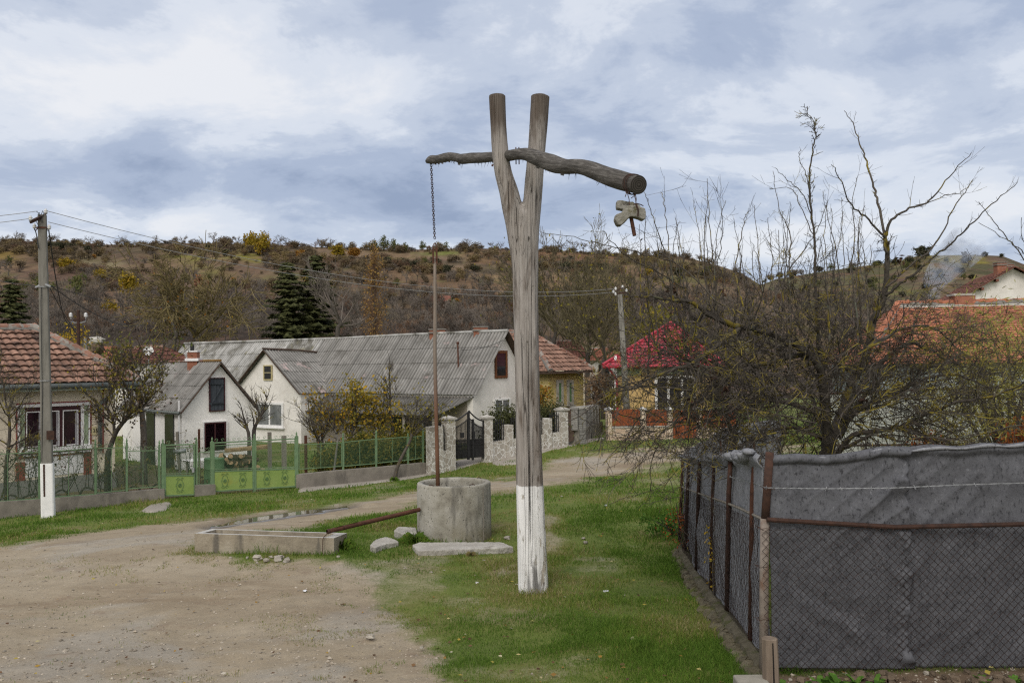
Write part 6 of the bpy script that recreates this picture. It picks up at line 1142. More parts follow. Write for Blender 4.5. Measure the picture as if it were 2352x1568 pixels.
roof('roof', E0, E1, R1_, R0_, .17, .0, .155, .028, TILEO, oh, 'beaver', 6, 1, .006); roof('roof', B0, E0, R0_, R0_, .17, .0, .155, .028, TILEO, oh, 'beaver', 6, 1, .006); ridge_cap(oh, R0_ + ZV * .04, R1_ + ZV * .04, .11, TILEO, name='ridge'); ridge_cap(oh, E0 + ZV * .05, R0_ + ZV * .04, .11, TILEO, name='hip')
m1 = MB(); pts = [R0_.lerp(R1_, t) - ON * -.16 - ZV * .10 for t in np.linspace(0, 1, 30)]; m1.tube(pts, [random.uniform(.03, .085) for _ in pts], 7, wob=.2); m1.build('lime_mortar', CONCW, oh)
c = O2 + OU * hitcol(O2 - ON * 3.3 + ZV * orz, OU, 2210, 0, 14) - ON * 3.3; m1 = MB(); m1.box((c.x, c.y, orz + .12), (.75, .5, .4)); k = m1.build('chimney', BRICK, oh); m1 = MB(); m1.box((c.x - .05, c.y, orz + .34), (.8, .55, .08)); m1.build('chimney_cap', CONCW, k); SMOKE_AT = Vector((c.x - .55, c.y, orz + .15))
lt = thing('metal_fence', 'pale ribbed sheet fence in front of the orange tiled house', 'fence', tuple(P(2100, 1040, 22))); l0, l1 = P(1905, 1000, 22.5), P(2420, 1000, 21.0); LU = V2(l1.x - l0.x, l1.y - l0.y).normalized(); LN = V2(LU.y, -LU.x); 
def lp(px, py): return hitplane(px, py, l0, LN)
mA, mB_ = lp(1905, 905), lp(2420, 884); n = 90; m1 = MB(); zb = -.2
for i in range(n):
    a, b = mA.lerp(mB_, i / n), mA.lerp(mB_, (i + .86) / n); g_ = LN * (.02 if i % 3 == 0 else 0); m1.face([V2(a.x, a.y, zb) + g_, V2(b.x, b.y, zb) + g_, b + g_, a + g_], .5)
    b2 = mA.lerp(mB_, (i + 1) / n); m1.face([V2(b.x, b.y, zb), V2(b2.x, b2.y, zb), b2 - LN * .02, b - LN * .02], .3)
m1.build('ribbed_sheet', M('grey_green_sheet', (.29, .305, .275), (.37, .38, .345), 1.2, .7, .05, .004, .02), lt); m1 = MB(); m1.bar(mA + ZV * .02, mB_ + ZV * .02, .06, .05); m1.bar(lp(1905, 1022), lp(2420, 1018), .05, .04); m1.build('rail', RUSTD, lt)
# ---- white gabled house behind
gA = P(2326, 613, 58); gN = Vector((-.25, -.97, 0)).normalized(); gU = Vector((.97, -.25, 0)).normalized(); G2 = V2(gA.x, gA.y); gh = thing('white_gabled_house', 'tall white gabled house with brick chimneys rising behind the orange roof', 'house', (gA.x, gA.y, -.5)); gt0 = hitcol(G2 + ZV * 5, gU, 2195, -12, 0); gze = hitplane(2195, 690, gA, gN).z
m1 = MB(); gable_walls(m1, G2 + gU * (gt0 + .5), gU, -gN, -2 * gt0 - 1, 10, -1, gze + .3, gA.z - .12); m1.build('wall', WALLG, gh)
def ge_(t, d, z): return G2 + gU * t - gN * d + ZV * z
roof('roof', ge_(gt0, 10, gze), ge_(gt0, -.5, gze), ge_(0, -.5, gA.z), ge_(0, 10, gA.z), .25, .02, .36, .04, TILED, gh, 'pan', 4); roof('roof', ge_(-gt0, -.5, gze), ge_(-gt0, 10, gze), ge_(0, 10, gA.z), ge_(0, -.5, gA.z), .25, .02, .36, .04, TILED, gh, 'pan', 4)
m1 = MB(); m1.bar(ge_(gt0, -.5, gze - .05), ge_(0, -.5, gA.z - .03), .04, .20, up=gN); m1.bar(ge_(-gt0, -.5, gze - .05), ge_(0, -.5, gA.z - .03), .04, .20, up=gN)
for t in (.2, .45, .7): p = ge_(gt0 * (1 - t), -.25, gze + (gA.z - gze) * t - .25); m1.box(p, (.16, .5, .16), (gU, gN, ZV))
m1.build('bargeboard', M('red_brown_board', (.13, .05, .035), (.19, .085, .06), 5, .8, .1, .004, .05), gh)
for px, yt, s, dd0 in ((2297, 604, .62, .4), (2316, 608, .62, 7.5)): t = hitcol(ge_(0, dd0, gA.z), gU, px, -8, 8); p = ge_(t, dd0, 0); chimney(gh, p, s, P(px, yt, p.y).z, gze + .5, True)
# ---- houses half hidden behind trees
def far_house(label, px0, px1, yr, ye, yb, d, mat_r, mat_w, chim=None, flat=.25):
    a, b = P(px0, ye, d), P(px1, ye, d); zr = P((px0 + px1) / 2, yr, d + 2).z; root = thing('tiled_house', label, 'house', (a.x, a.y, min(-.8, a.z - 2.5))); W = b.x - a.x; fp4 = [V2(a.x + .3, a.y + .3), V2(b.x - .3, a.y + .3), V2(b.x - .3, a.y + 6), V2(a.x + .3, a.y + 6)]; m = MB(); prism(m, [p + ZV * (min(-.8, a.z - 2.6)) for p in fp4], [p + ZV * (a.z + .03) for p in fp4]); m.build('wall', mat_w, root)
    r0 = V2(a.x + W * flat, a.y + 3, zr); r1 = V2(b.x - W * flat, a.y + 3, zr); e0, e1, e2, e3 = V2(a.x, a.y, a.z), V2(b.x, a.y, a.z), V2(b.x, a.y + 6.3, a.z), V2(a.x, a.y + 6.3, a.z)
    roof('roof', e0, e1, r1, r0, .22, .018, .33, .04, mat_r, root, 'pan', 4); roof('roof', e1, e2, r1, r1, .22, .018, .33, .04, mat_r, root, 'pan', 4); roof('roof', e3, e0, r0, r0, .22, .018, .33, .04, mat_r, root, 'pan', 4); ridge_cap(root, r0, r1, .1, mortar=False); ridge_cap(root, e0, r0, .1, mortar=False, name='hip')
    if chim: c = P(chim[0], chim[1], d + 2.2); chimney(root, V2(c.x, c.y), .55, c.z, a.z, False)
    m = MB(); m.box(V2((a.x + b.x) / 2, a.y + .28, a.z - .8), (.9, .06, 1.0)); m.build('window', GLASSD, root); return root
fh = far_house('low dark red tiled house half hidden left of the outbuilding', 214, 372, 797, 838, 860, 46, TILED, WALLG, (254, 795), .3)
sd_ = thing('satellite_dish', 'round grey satellite dish above the dark red tiles', 'dish', tuple(P(342, 806, 45))); c = P(341, 806, 45); m1 = MB(); axq = Vector((.25, -.9, .35)).normalized(); xq, yq = frame_of(axq); m1.lathe(c, [(.001, 0), (.12, .012), (.26, .06), (.26, .07)], 18, ax=(xq, yq, axq)); m1.build('dish', WHITE, sd_, smooth=True); m1 = MB(); m1.tube([c - ZV * .26, c + axq * .3 - ZV * .1], .012, 5); m1.tube([c, c - ZV * .9 - axq * .1], .025, 6); m1.build('arm', GALV, sd_)
far_house('pale brown tiled house behind the walnut trees of the alley', 1268, 1352, 783, 822, 860, 62, TILED, WALLC, None, .2)
far_house('low orange roofed house peeping out beside the red metal roof', 1352, 1424, 800, 829, 850, 70, TILEO, WALLG, None, .2)
hp = P(1013, 712, 200); far_q = hill_hit(1013, 712, HZ, HD0, HD)
if far_q is not None:
    q = far_q; hh = thing('hill_hut', 'tiny hut with a reddish brown roof among trees on the hill', 'hut', tuple(q)); m1 = MB(); m1.box(q + ZV * .7, (2.9, 2.4, 1.8)); m1.build('wall', BARGE, hh); m1 = MB(); z1 = q.z + 1.5; zt = q.z + 2.5
    for s in (-1, 1): m1.face([V2(q.x - 1.8, q.y + s * 1.4, z1), V2(q.x + 1.8, q.y + s * 1.4, z1), V2(q.x + 1.7, q.y, zt), V2(q.x - 1.7, q.y, zt)], .6)
    m1.build('roof', TILED, hh)
# ---- yard things behind the green fence
yb = fpt(492, 1112, -2.0); bar = thing('barrel', 'dark green steel barrel beside the firewood pile', 'barrel', (yb.x, yb.y, gz(yb.x, yb.y))); z = gz(yb.x, yb.y); m1 = MB(); m1.lathe((yb.x, yb.y, z), [(.28, 0), (.285, .02), (.28, .04), (.28, .28), (.29, .30), (.28, .32), (.28, .56), (.29, .58), (.28, .6), (.28, .84), (.285, .86), (.27, .88), (.001, .87)], 20); m1.build('drum', GREEND, bar, smooth=True)
tbl = thing('garden_table', 'low table under a pale cloth behind the green fence', 'table', tuple(fpt(487, 1090, -2.6))); c = fpt(484, 1055, -2.8); zt = c.z; m1 = MB(); m1.box(V2(c.x, c.y, zt), (1.4, .7, .05), (FU, FNV, ZV)); m1.build('tabletop', WOODP, tbl); m1 = MB()
for s in (-1, 1):
    for q in (-1, 1): m1 = MB(); p = V2(c.x, c.y) + FU * s * .6 + FNV * q * .28; m1.box((p.x, p.y, (zt + gz(p.x, p.y)) / 2), (.06, .06, zt - gz(p.x, p.y))); m1.build('leg', WOODP, tbl)
m1 = MB(); n = 14
for i in range(n):
    a, b = -.75 + 1.5 * i / n, -.75 + 1.5 * (i + 1) / n; d0, d1 = .18 + .08 * math.sin(i * 2.1), .18 + .08 * math.sin((i + 1) * 2.1); p, q = V2(c.x, c.y, zt + .03) + FU * a, V2(c.x, c.y, zt + .03) + FU * b
    m1.face([p + FNV * .37 - ZV * d0, q + FNV * .37 - ZV * d1, q + FNV * .36, p + FNV * .36], .5); m1.face([p + FNV * .36, q + FNV * .36, q - FNV * .36, p - FNV * .36], .5)
o = m1.build('tablecloth', WALLW, None, (c.x, c.y, zt)); tag(o, 'pale plastic cloth draped over the garden table', 'tablecloth')
w0_ = fpt(545, 1110, -2.2); gzw = gz(w0_.x, w0_.y); lm = MB(); lm.tube([FNV * .22, FNV * -.22], .075, 7, m=1, wob=.12)
lm.m[-1] = 0; lm.m[-2] = 0; log0 = lm.build('log', [LOGEND, LOGBARK], None, (0, 0, 0)); cnt = 0
for row in range(7):
    for i in range(13 - row):
        o = log0 if cnt == 0 else log0.copy()
        if cnt: COL.objects.link(o)
        p = w0_ + FU * ((i - (13 - row) / 2) * .155 + random.uniform(-.03, .03)) + FNV * random.uniform(-.1, .1); o.location = (p.x, p.y, gzw + .07 + row * .125 + random.uniform(-.02, .02)); o.rotation_euler = (random.uniform(-.2, .2), random.uniform(0, 6), random.uniform(-.25, .25)); s = random.uniform(.8, 1.15); o.scale = (s, s, s)
        tag(o, 'split firewood log in the pile behind the green double gate', 'log', 'logs of the firewood pile'); cnt += 1
m1 = MB(); p = w0_ + ZV * (gzw + 1.02 - w0_.z) + FU * .35
for k in range(4): m1.bar(p - FU * .7 + ZV * .03 * k, p + FU * .6 + ZV * (.03 * k + .02), .14, .025, up=ZV)
o = m1.build('planks', LOGEND, None, tuple(p)); tag(o, 'pale sawn planks lying on top of the firewood pile', 'planks')
for (px, yt, yb_, w_, off, lab) in ((620, 992, 1088, .09, -1.2, 'thin dark grey garden post behind the double gate left one'), (653, 1000, 1085, .11, -1.2, 'thicker pale garden post with rusty top behind the double gate'), (458, 985, 1055, .05, -1.6, 'thin rusty iron garden stake beside the maroon window'), (703, 1000, 1075, .07, -2.2, 'rusty brown stake standing left of the yellow tree')):
    p = fpt(px, yb_, off); q = fpt(px - 1, yt, off); m1 = MB(); m1.bar(V2(p.x, p.y, gz(p.x, p.y)), q, w_, w_); o = m1.build('garden_post', WOODP if w_ > .08 else RUST, None, (p.x, p.y, gz(p.x, p.y))); tag(o, lab, 'post')
# ------------------------------------------------------------------ felt covered garden fence on the right
DC = 6.7; cb = P(1754, 1500, DC); c2 = V2(P(1757, 1200, DC).x, DC); far2 = V2(P(1566, 1100, 13.5).x, 13.5); LD_ = (far2 - c2); LLEN = LD_.length; LD_.normalize(); LNn = V2(-LD_.y, LD_.x)          # points to the lawn (left)
RD_ = V2(1, -.015).normalized(); RNn = V2(-.015, -1).normalized()
gfn = thing('garden_fence', 'rusty pipe garden fence with chain link netting at the right edge', 'fence', (c2.x, c2.y, gz(c2.x, c2.y)))
def lq(px, py): return hitplane(px, py, c2, LNn)
def rq(px, py, off=0.0): return hitplane(px, py, c2 + RNn * off, RNn)
posts = [(1565, 1045, 1228), (1579, 1047, 1262), (1604, 1047, 1312), (1638, 1046, 1362), (1674, 1046, 1403), (1729, 1046, 1470)]
for i, (px, yt, yb) in enumerate(posts):
    p = lq(px, 1130); q = lq(px, yt); q = V2(q.x + .02, q.y, q.z); m = MB(); g_ = gz(p.x, p.y); foot = lq(px - 6, yb); foot.z = g_ - .1; m.tube([foot, p.lerp(foot, .0), q], [.025, .025, .022], 9); m.build('post', RUST if i == 5 else RUSTD, gfn, smooth=True)
m = MB(); top = P(1768, 1038, DC); mid = P(1757, 1190, DC); low = P(1752, 1480, DC); low.z = gz(c2.x, c2.y) - .1; m.tube([low, P(1755, 1330, DC), mid + ZV * .0], .035, 12); m.build('corner_post', M('grey_pipe', (.15, .125, .105), (.24, .2, .17), 12, .7, .2, .003, .03, stain=((.12, .06, .035), 5, .5, .7)), gfn, smooth=True); m = MB(); m.tube([mid - ZV * .02, top], .032, 12); m.build('corner_sleeve', RUSTD, gfn, smooth=True)
m = MB(); m.tube([lq(1567, 1118), lq(1604, 1132), lq(1660, 1151), lq(1700, 1167), lq(1752, 1192)], .012, 6); m.build('rail', WOODP, gfn); m = MB(); m.tube([mid + RNn * .05, P(2060, 1210, DC - .06), P(2440, 1201, 6.58)], .018, 8); m.build('rail', RUSTD, gfn)
# chain link: real wires
def rdir_(): return Vector((random.uniform(-1, 1), random.uniform(-1, 1), random.uniform(-1, 1)))
def chainlink(m, A, B, Ct, D_, pitch, r, n=3, sway=.012, jit=.0):
    """woven diamonds on the quad A B (bottom) C D (top)"""
    W = (B - A).length; H = (D_ - A).length; nrm = (B - A).cross(D_ - A).normalized(); k = pitch / 2
    cols = int(W / k) + 2; rws = int(H / k) + 1
    def pt(u, v):
        u = min(max(u, 0), 1); v = min(max(v, 0), 1); p = A.lerp(B, u).lerp(D_.lerp(Ct, u), v); return p + nrm * (sway * math.sin(u * 17 + v * 5))
    for c in range(cols):
        for sgn in (c % 2,):
            pts = []
            for r_ in range(rws + 1):
                x = c * k + (k if (r_ + sgn) % 2 else 0); pts.append(pt(x / W, r_ * k / H) + nrm * (.002 if r_ % 2 else -.002) + (rdir_() * jit if jit else nrm * 0))
            m.tube(pts, r, n, cap=False)
m = MB(); x1 = 6.3; A, B = rq(1757, 1532, .06), V2(x1, DC - .09); zb = gz(c2.x, c2.y); zb = P(1780, 1534, DC).z; A.z = zb + .0; B.z = zb + .0; D_ = V2(A.x, A.y, P(1757, 1213, DC).z); Ct = V2(x1, B.y, P(2352, 1201, 6.6).z); chainlink(m, A, B, Ct, D_, .060, .0030); m.build('wire_mesh', WIREK, gfn)
m = MB(); A = V2(far2.x, far2.y, gz(far2.x, far2.y) + .05); B = V2(c2.x, c2.y, zb + .10); D_ = lq(1567, 1120); Ct = lq(1752, 1194); 
for q in (A, B, D_, Ct): q.x += LNn.x * .035; q.y += LNn.y * .035
chainlink(m, A, B, Ct, D_, .07, .0015, jit=.007); m.build('wire_mesh', WIREK, gfn)
# barbed wire: two twisted strands with barbs
def barbed(pts, parent):
    m = MB(); pts = [Vector(p) for p in pts]; L = sum((pts[i + 1] - pts[i]).length for i in range(len(pts) - 1)); n = int(L / .02); P_ = []
    for i in range(n + 1):
        t = i / n * (len(pts) - 1); k = min(int(t), len(pts) - 2); P_.append(pts[k].lerp(pts[k + 1], t - k))
    for ph in (0, math.pi): m.tube([p + Vector((0, .003 * math.cos(i * .9 + ph), .003 * math.sin(i * .9 + ph))) for i, p in enumerate(P_)], .0017, 4, cap=False)
    for i in range(3, n, 6):
        for s in range(2): d = Vector((random.uniform(-.3, .3), random.uniform(-1, 1), random.uniform(-1, 1))).normalized() * .018; m.tube([P_[i] - d, P_[i] + d], .0014, 3)
    return m.build('barbed_wire', GALV, parent)
barbed([rq(1763, 1120, .05), rq(1900, 1122, .075), rq(2060, 1120, .085), rq(2200, 1113, .075), rq(2440, 1106, .065)], gfn); barbed([lq(1564, 1078), lq(1600, 1082), lq(1640, 1087), lq(1675, 1094), lq(1725, 1108), lq(1763, 1120)], gfn)
m = MB()
for c in (P(1766, 1122, DC - .04), P(1755, 1212, DC - .04), P(1752, 1300, DC - .04), P(1752, 1420, DC - .04)): m.tube([c + Vector((.044 * math.cos(a), .044 * math.sin(a), .006 * math.sin(3 * a))) for a in np.linspace(0, 6.283, 16)], .002, 4); m.tube([c + Vector((-.03, -.03, 0)), c + Vector((-.08, -.05, .03))], .002, 4)
m.build('tie_wire', RUSTD, gfn)
def cloth(name, label, f, nu, nv, mat, hem=True):
    """cloth sheet from f(u, v) -> point, given a little thickness"""
    Vv = [f(u, v) for v in np.linspace(0, 1, nv) for u in np.linspace(0, 1, nu)]; ii = np.arange(nu * nv).reshape(nv, nu); q = np.stack([ii[:-1, :-1], ii[:-1, 1:], ii[1:, 1:], ii[1:, :-1]], -1).reshape(-1, 4); b = Vv[0]
    o = np_mesh(name, np.array([tuple(p) for p in Vv]), q, mat, r=np.full(len(q), .5), base=tuple(b), smooth=True); md = o.modifiers.new('solid', 'SOLIDIFY'); md.thickness = .006; md.offset = 0; return tag(o, label, 'felt cover')
def n2(a, b, s): return float(vnoise(np.array([a]), np.array([b]), s)[0])
xs0, xs1, xs2 = c2.x + .035, 3.0, 6.4; zr_l, zr_r = P(1770, 1040, DC).z, P(2352, 1018, 6.6).z
def front(u, v, x0, x1, dy, seed, right_edge):
    x = x0 + (x1 - x0) * u; t = (x - xs0) / (xs2 - xs0); tt = (x - xs0) / 2.0; ztop = zr_l + (zr_r - zr_l) * tt * .95 + n2(x * 5, 0, 3) * .012 - .03 * math.exp(-((x - 2.35) / .35) ** 2) + .02 * math.exp(-((x - 2.95) / .2) ** 2); zbot = zb - .02 * min(tt, 1.2)
    z = zbot + (ztop - zbot) * v; y = DC - .015 * (x - c2.x) + .03 + dy
    w = .022 * n2(x * 2.2 + z * 1.5, z * 1.2, seed) + .022 * n2(x * 6.5, z * .8, seed + 5) * (.35 + .65 * (1 - abs(2 * v - 1))) + .010 * n2(x * 8 + z * 3, z * 4, seed + 1)
    def fold(xa, za, xb, zb_, amp, wd):
        L2 = (xb - xa) ** 2 + (zb_ - za) ** 2; q = max(0, min(1, ((x - xa) * (xb - xa) + (z - za) * (zb_ - za)) / L2)); d = math.hypot(x - xa - q * (xb - xa), z - za - q * (zb_ - za)); return -1.1 * amp * math.exp(-(d / wd / 1.35) ** 2) * (.3 + .7 * q)
    ra, rb_ = (x * .62 - z * .78) * 6.5, (x * .78 + z * .62) * 1.3; rg = (1 - abs(n2(ra, rb_, seed + 9))) ** 4; ra2, rb2 = (x * .80 + z * .6) * 5.0, (z * .8 - x * .6) * 1.2; rg2 = (1 - abs(n2(ra2, rb2, seed + 12))) ** 5
    e0 = math.exp(-(1 - u) / .30) if not right_edge else math.exp(-u / .12) + .25
    w -= (.026 * rg + .020 * rg2) * (.22 + .9 * e0)
    if not right_edge:
        zz = zb
        w += fold(2.55, zz + 1.12, 2.97, zz + 1.42, .030, .05) + fold(2.2, zz + 1.02, 2.95, zz + 1.36, .014, .06) + fold(2.0, zz + .66, 2.62, zz + .25, .035, .05) + fold(1.99, zz + .70, 2.45, zz + .42, -.025, .035) + fold(2.62, zz + .26, 2.70, zz + .02, .03, .05) + fold(1.99, zz + .3, 1.99, zz + .75, .02, .04)
        e = max(0, (u - .86) / .14); w += -.022 * e * (1 + n2(z * 14, 1, 5) * 1.2) + .012 * e * n2(z * 30, 2, 6); x += e * (.035 * n2(z * 6, 3, 7) + .016 * n2(z * 22, 3, 9)) 
        if v < .62: w += -.02 * math.exp(-((u - .95) / .05) ** 2) * (.5 + n2(z * 9, 4, 4))
    if v > .955: w += -.028 * math.sin((v - .955) / .045 * math.pi) - .012
    return Vector((x, y + w, z))
cloth('felt_cover', 'dark grey felt sheet nearest the corner post with a ragged seam', lambda u, v: front(u, v, xs0, xs1, -.012, 3, False), 90, 150, FELT)
cloth('felt_cover', 'second dark grey felt sheet continuing to the right edge', lambda u, v: front(u, v, xs1 - .12, xs2, .012, 13, True), 110, 90, FELT)
# rolled hem along the top
m = MB(); pts = []
for t in np.linspace(0, 1, 70): x = xs0 + (xs2 - xs0) * t; q = front((x - xs0) / (xs1 - xs0) if x < xs1 else (x - xs1 + .12) / (xs2 - xs1 + .12), .99, xs0 if x < xs1 else xs1 - .12, xs1 if x < xs1 else xs2, 0, 3 if x < xs1 else 13, x >= xs1); pts.append(q + Vector((0, -.006, -.006 + .008 * n2(x * 6, 1, 2))))
rv = [.011 + .006 * n2(p.x * 8, 2, 4) for p in pts]; m.tube(pts, rv, 8, wob=.12); hem = m.build('hem', FELTL, None, tuple(pts[0]), smooth=True); hem.parent = bpy.data.objects['felt_cover']; hem.location = Vector(pts[0]) - BASE['felt_cover']
def left(u, v):
    p = c2 + LD_ * (.06 + (LLEN - .08) * u); zt = P(1757, 1042, DC).z * (1 - u) + lq(1566, 1046).z * u - .05 * math.sin(u * math.pi * 6) ** 2 * .5 + n2(u * 40, 1, 3) * .02; zb_ = gz(p.x, p.y) + .03; z = zb_ + (zt - zb_) * v; w = .03 * n2(u * 22, z * 1.5, 5) + .02 * math.sin(u * math.pi * 6) + .012 * n2(u * 60, z * 4, 8) + (.03 * math.sin((v - .95) / .05 * math.pi) + .02 if v > .95 else 0); w -= .03
    return Vector((p.x + LNn.x * w, p.y + LNn.y * w, z))
fl_ = cloth('felt_cover', 'light grey felt sheet hung inside the long side of the fence', left, 150, 50, FELTL)
m = MB()
for k in range(26):
    u = random.uniform(.02, .98); p = left(u, .99) + Vector((LNn.x * .03, LNn.y * .03, random.uniform(-.02, .03))); m = MB(); m.rock(p, (.12, .16, .07 * random.uniform(.6, 1.3)), .45, 7); o = m.build('bunched_fold', FELTL, None, tuple(c2), smooth=True); o.parent = fl_; o.location = Vector((c2.x, c2.y, 0)) - BASE[fl_.name]
bkA, bkB = V2(far2.x + .05, far2.y + .1), V2(far2.x + 2.2, far2.y + 2.2)
def back(u, v): p = bkA.lerp(bkB, u); zt = P(1566, 1043, 13.5).z + (.36 * min(1, u * 2.2)) + n2(u * 20, 2, 6) * .03; zb_ = gz(p.x, p.y) + .02; w = .04 * n2(u * 18, v * 3, 9); return Vector((p.x + w, p.y - w, zb_ + (zt - zb_) * v))
cloth('felt_cover', 'light grey felt sheet at the far end of the garden fence', back, 40, 30, FELTL)
far_fence = thing('garden_fence', 'short far end of the garden fence carrying light felt', 'fence', (bkB.x, bkB.y, gz(bkB.x, bkB.y)))
for i, t in enumerate((.35, .7, 1.0)):
    p = bkA.lerp(bkB, t); m = MB(); m.tube([V2(p.x, p.y + .06, gz(p.x, p.y) - .1), V2(p.x, p.y + .06, P(1650, 1012, p.y).z)], .035, 8); m.build('post', RUST, far_fence)
# mossy kerb of rubble along the lawn
kb = thing('kerb', 'mossy rubble kerb under the long side of the fence', 'kerb', (c2.x, c2.y, zb)); m = MB(); n = 46
for i in range(n):
    t = i / n; p = c2 + LD_ * (LLEN * t) + LNn * (.12 + random.uniform(-.02, .02)); m.rock((p.x, p.y, gz(p.x, p.y) + .0), (.14, .21, .15 + random.uniform(-.03, .04)), .25, 7)
m.build('stones', MOSS, kb); m = MB(); pts = [c2 + LD_ * (LLEN * t) + LNn * .02 for t in np.linspace(0, 1, 16)]; m.tube([V2(p.x, p.y, gz(p.x, p.y) + .02) for p in pts], .09, 8, wob=.1); m.build('mortar_bed', MOSS, kb)
m = MB()
bc = P(1727, 1550, 6.25); bc.z = gz(bc.x, bc.y); m.box((bc.x, bc.y, bc.z + .02), (.22, .22, .20), r=.5); o = m.build('concrete_block', CONC, None, tuple(bc), bevel=.012); tag(o, 'square concrete block beside the wooden stake at the fence corner', 'block')
st = P(1767, 1464, 6.28); sb = P(1771, 1580, 6.28); m = MB(); m.tube([V2(sb.x, sb.y, gz(sb.x, sb.y) - .15), sb.lerp(st, .5), st - ZV * .004, st], [.064, .06, .056, .05], 9, wob=.07); stk = m.build('wooden_stake', STAKE, None, (sb.x, sb.y, gz(sb.x, sb.y))); tag(stk, 'split wooden stake driven in before the corner post', 'stake'); m = MB(); m.tube([st + Vector((.008, -.058, -.02)), st.lerp(sb, .5) + Vector((.005, -.06, 0)), sb + Vector((.004, -.062, 0))], [.004, .008, .007], 5); s2 = m.build('crack', bpy.data.materials['split_dark'], None, (sb.x, sb.y, gz(sb.x, sb.y))); s2.parent = stk; s2.location = (0, 0, 0)
# clods and stones along the foot of the felt
for k in range(64):
    x = random.uniform(2.0, 3.95); y = DC - random.uniform(.10, .42); s = random.choice([.02, .025, .03, .04, .05, .06, .075]); z = gz(x, y); m = MB(); m.rock((x, y, z + s * .3), (s * 1.3, s, s * .9), .3, 7); o = m.build('clod', CLOD if random.random() < .85 else ROCK, None, (x, y, z)); tag(o, 'crumbly soil clod or stone at the foot of the dark felt', 'clod', 'clods along the foot of the felt')
# ------------------------------------------------------------------ trees
def rdir(): v = Vector((random.gauss(0, 1), random.gauss(0, 1), random.gauss(0, 1))); return v.normalized()
def curve_pts(p, d, L, n, droop=0.0, wig=.15, up=0.0):
    pts = [Vector(p)]; d = Vector(d).normalized(); s = L / n
    for i in range(n): d = (d + rdir() * wig + Vector((0, 0, up - droop))).normalized(); pts.append(pts[-1] + d * s)
    return pts, d
def grow(m, p, d, L, r, lev, kids=(4, 3, 3), wig=.16, up=.06, ends=None, spread=.9, shrink=.62, sides=4, rmin=.0012, n=5):
    pts, dl = curve_pts(p, d, L, n, 0, wig, up); K = len(pts); m.tube(pts, [max(rmin, r * (1 - .75 * i / (K - 1))) for i in range(K)], sides if r > .004 else 3, cap=False)
    if lev <= 0 or L < .04:
        if ends is not None: ends.append((pts[-1], dl))
        return
    k = kids[min(lev, len(kids)) - 1]
    for i in range(k):
        t = random.uniform(.25, 1.0); j = min(int(t * (K - 1)), K - 2); q = pts[j].lerp(pts[j + 1], t * (K - 1) - j); dd = ((pts[j + 1] - pts[j]).normalized() + rdir() * spread).normalized(); grow(m, q, dd, L * random.uniform(.6, 1.05) * shrink, r * .5, lev - 1, kids, wig, up, ends, spread, shrink, sides, rmin, n)
    if ends is not None: ends.append((pts[-1], dl))
def leaf_cloud(pts, size, per, spread, name, mat, parent, flat=.5):
    """small leaf faces scattered round points"""
    pts = np.array([tuple(p) for p in pts]); 
    if len(pts) == 0: return None
    c = np.repeat(pts, per, 0) + rng.normal(0, spread, (len(pts) * per, 3)); n = len(c); a = rng.normal(0, 1, (n, 3)); a /= np.linalg.norm(a, axis=1)[:, None]; b = np.cross(a, rng.normal(0, 1, (n, 3))); b /= np.linalg.norm(b, axis=1)[:, None]; s = size * rng.uniform(.6, 1.3, (n, 1)); a = a * s; b = b * s * flat
    V = np.stack([c - a, c - b, c + a, c + b], 1).reshape(-1, 3); F = np.arange(n * 4).reshape(n, 4); return np_mesh(name, V, F, mat, r=rng.random(n), parent=parent)
# ---- the big bare fruit tree behind the fence
TD = 10.6; tb0 = P(1885, 1120, TD); tz = gz(tb0.x, tb0.y); at_ = thing('fruit_tree', 'big bare lichened fruit tree spreading behind the felt fence', 'tree', (tb0.x, tb0.y, tz)); ends = []; mt_ = MB(); mc_ = MB()
LIMBS = []
def limb(pts, d0, d1, r0, r1, m=None, twigs=1.0):
    n = len(pts); k_ = .62 if sum(q[1] for q in pts) / n < 640 and r0 < .05 else 1; r0 *= k_; r1 *= max(k_, .8); P3 = [P(x, y, d0 + (d1 - d0) * i / (n - 1)) for i, (x, y) in enumerate(pts)]; sp = spline([(*p, r0 + (r1 - r0) * i / (n - 1)) for i, p in enumerate(P3)], 5); v = [Vector(q[:3]) + rdir() * .012 for q in sp]; (m or mt_).tube(v, [max(.003, q[3]) for q in sp], 9 if r0 > .02 else 6, wob=.08); LIMBS.append((v, r0, r1, twigs)); return v
root_y = P(1885, 1150, TD); S = [(1885, 1150), (1890, 1040)]
limb([(1884, 1160), (1893, 1060), (1899, 1000), (1893, 920), (1883, 850), (1852, 809), (1801, 778), (1740, 757), (1700, 752)], TD, TD - 1.0, .068, .024)
limb([(1700, 752), (1640, 730), (1600, 700), (1555, 690), (1509, 684), (1432, 679)], TD - 1.0, TD - 1.5, .032, .007); limb([(1700, 752), (1655, 736), (1625, 712), (1601, 737), (1575, 700), (1545, 675), (1520, 640), (1490, 600)], TD - 1.0, TD - .7, .03, .006)
limb([(1890, 1150), (1905, 1040), (1935, 940), (1965, 860), (1991, 809), (2006, 732), (2032, 681), (2037, 589), (2033, 545)], TD, TD - .5, .066, .022)
limb([(2033, 545), (2047, 505), (2090, 478), (2134, 461), (2180, 405), (2232, 350)], TD - .5, TD - .6, .030, .004); limb([(2035, 550), (1995, 505), (1955, 470), (1929, 409), (1911, 376)], TD - .5, TD - .9, .024, .004); limb([(2036, 580), (2020, 480), (2008, 430), (1990, 370), (1975, 330), (1962, 290), (1940, 256)], TD - .5, TD - .2, .026, .004)
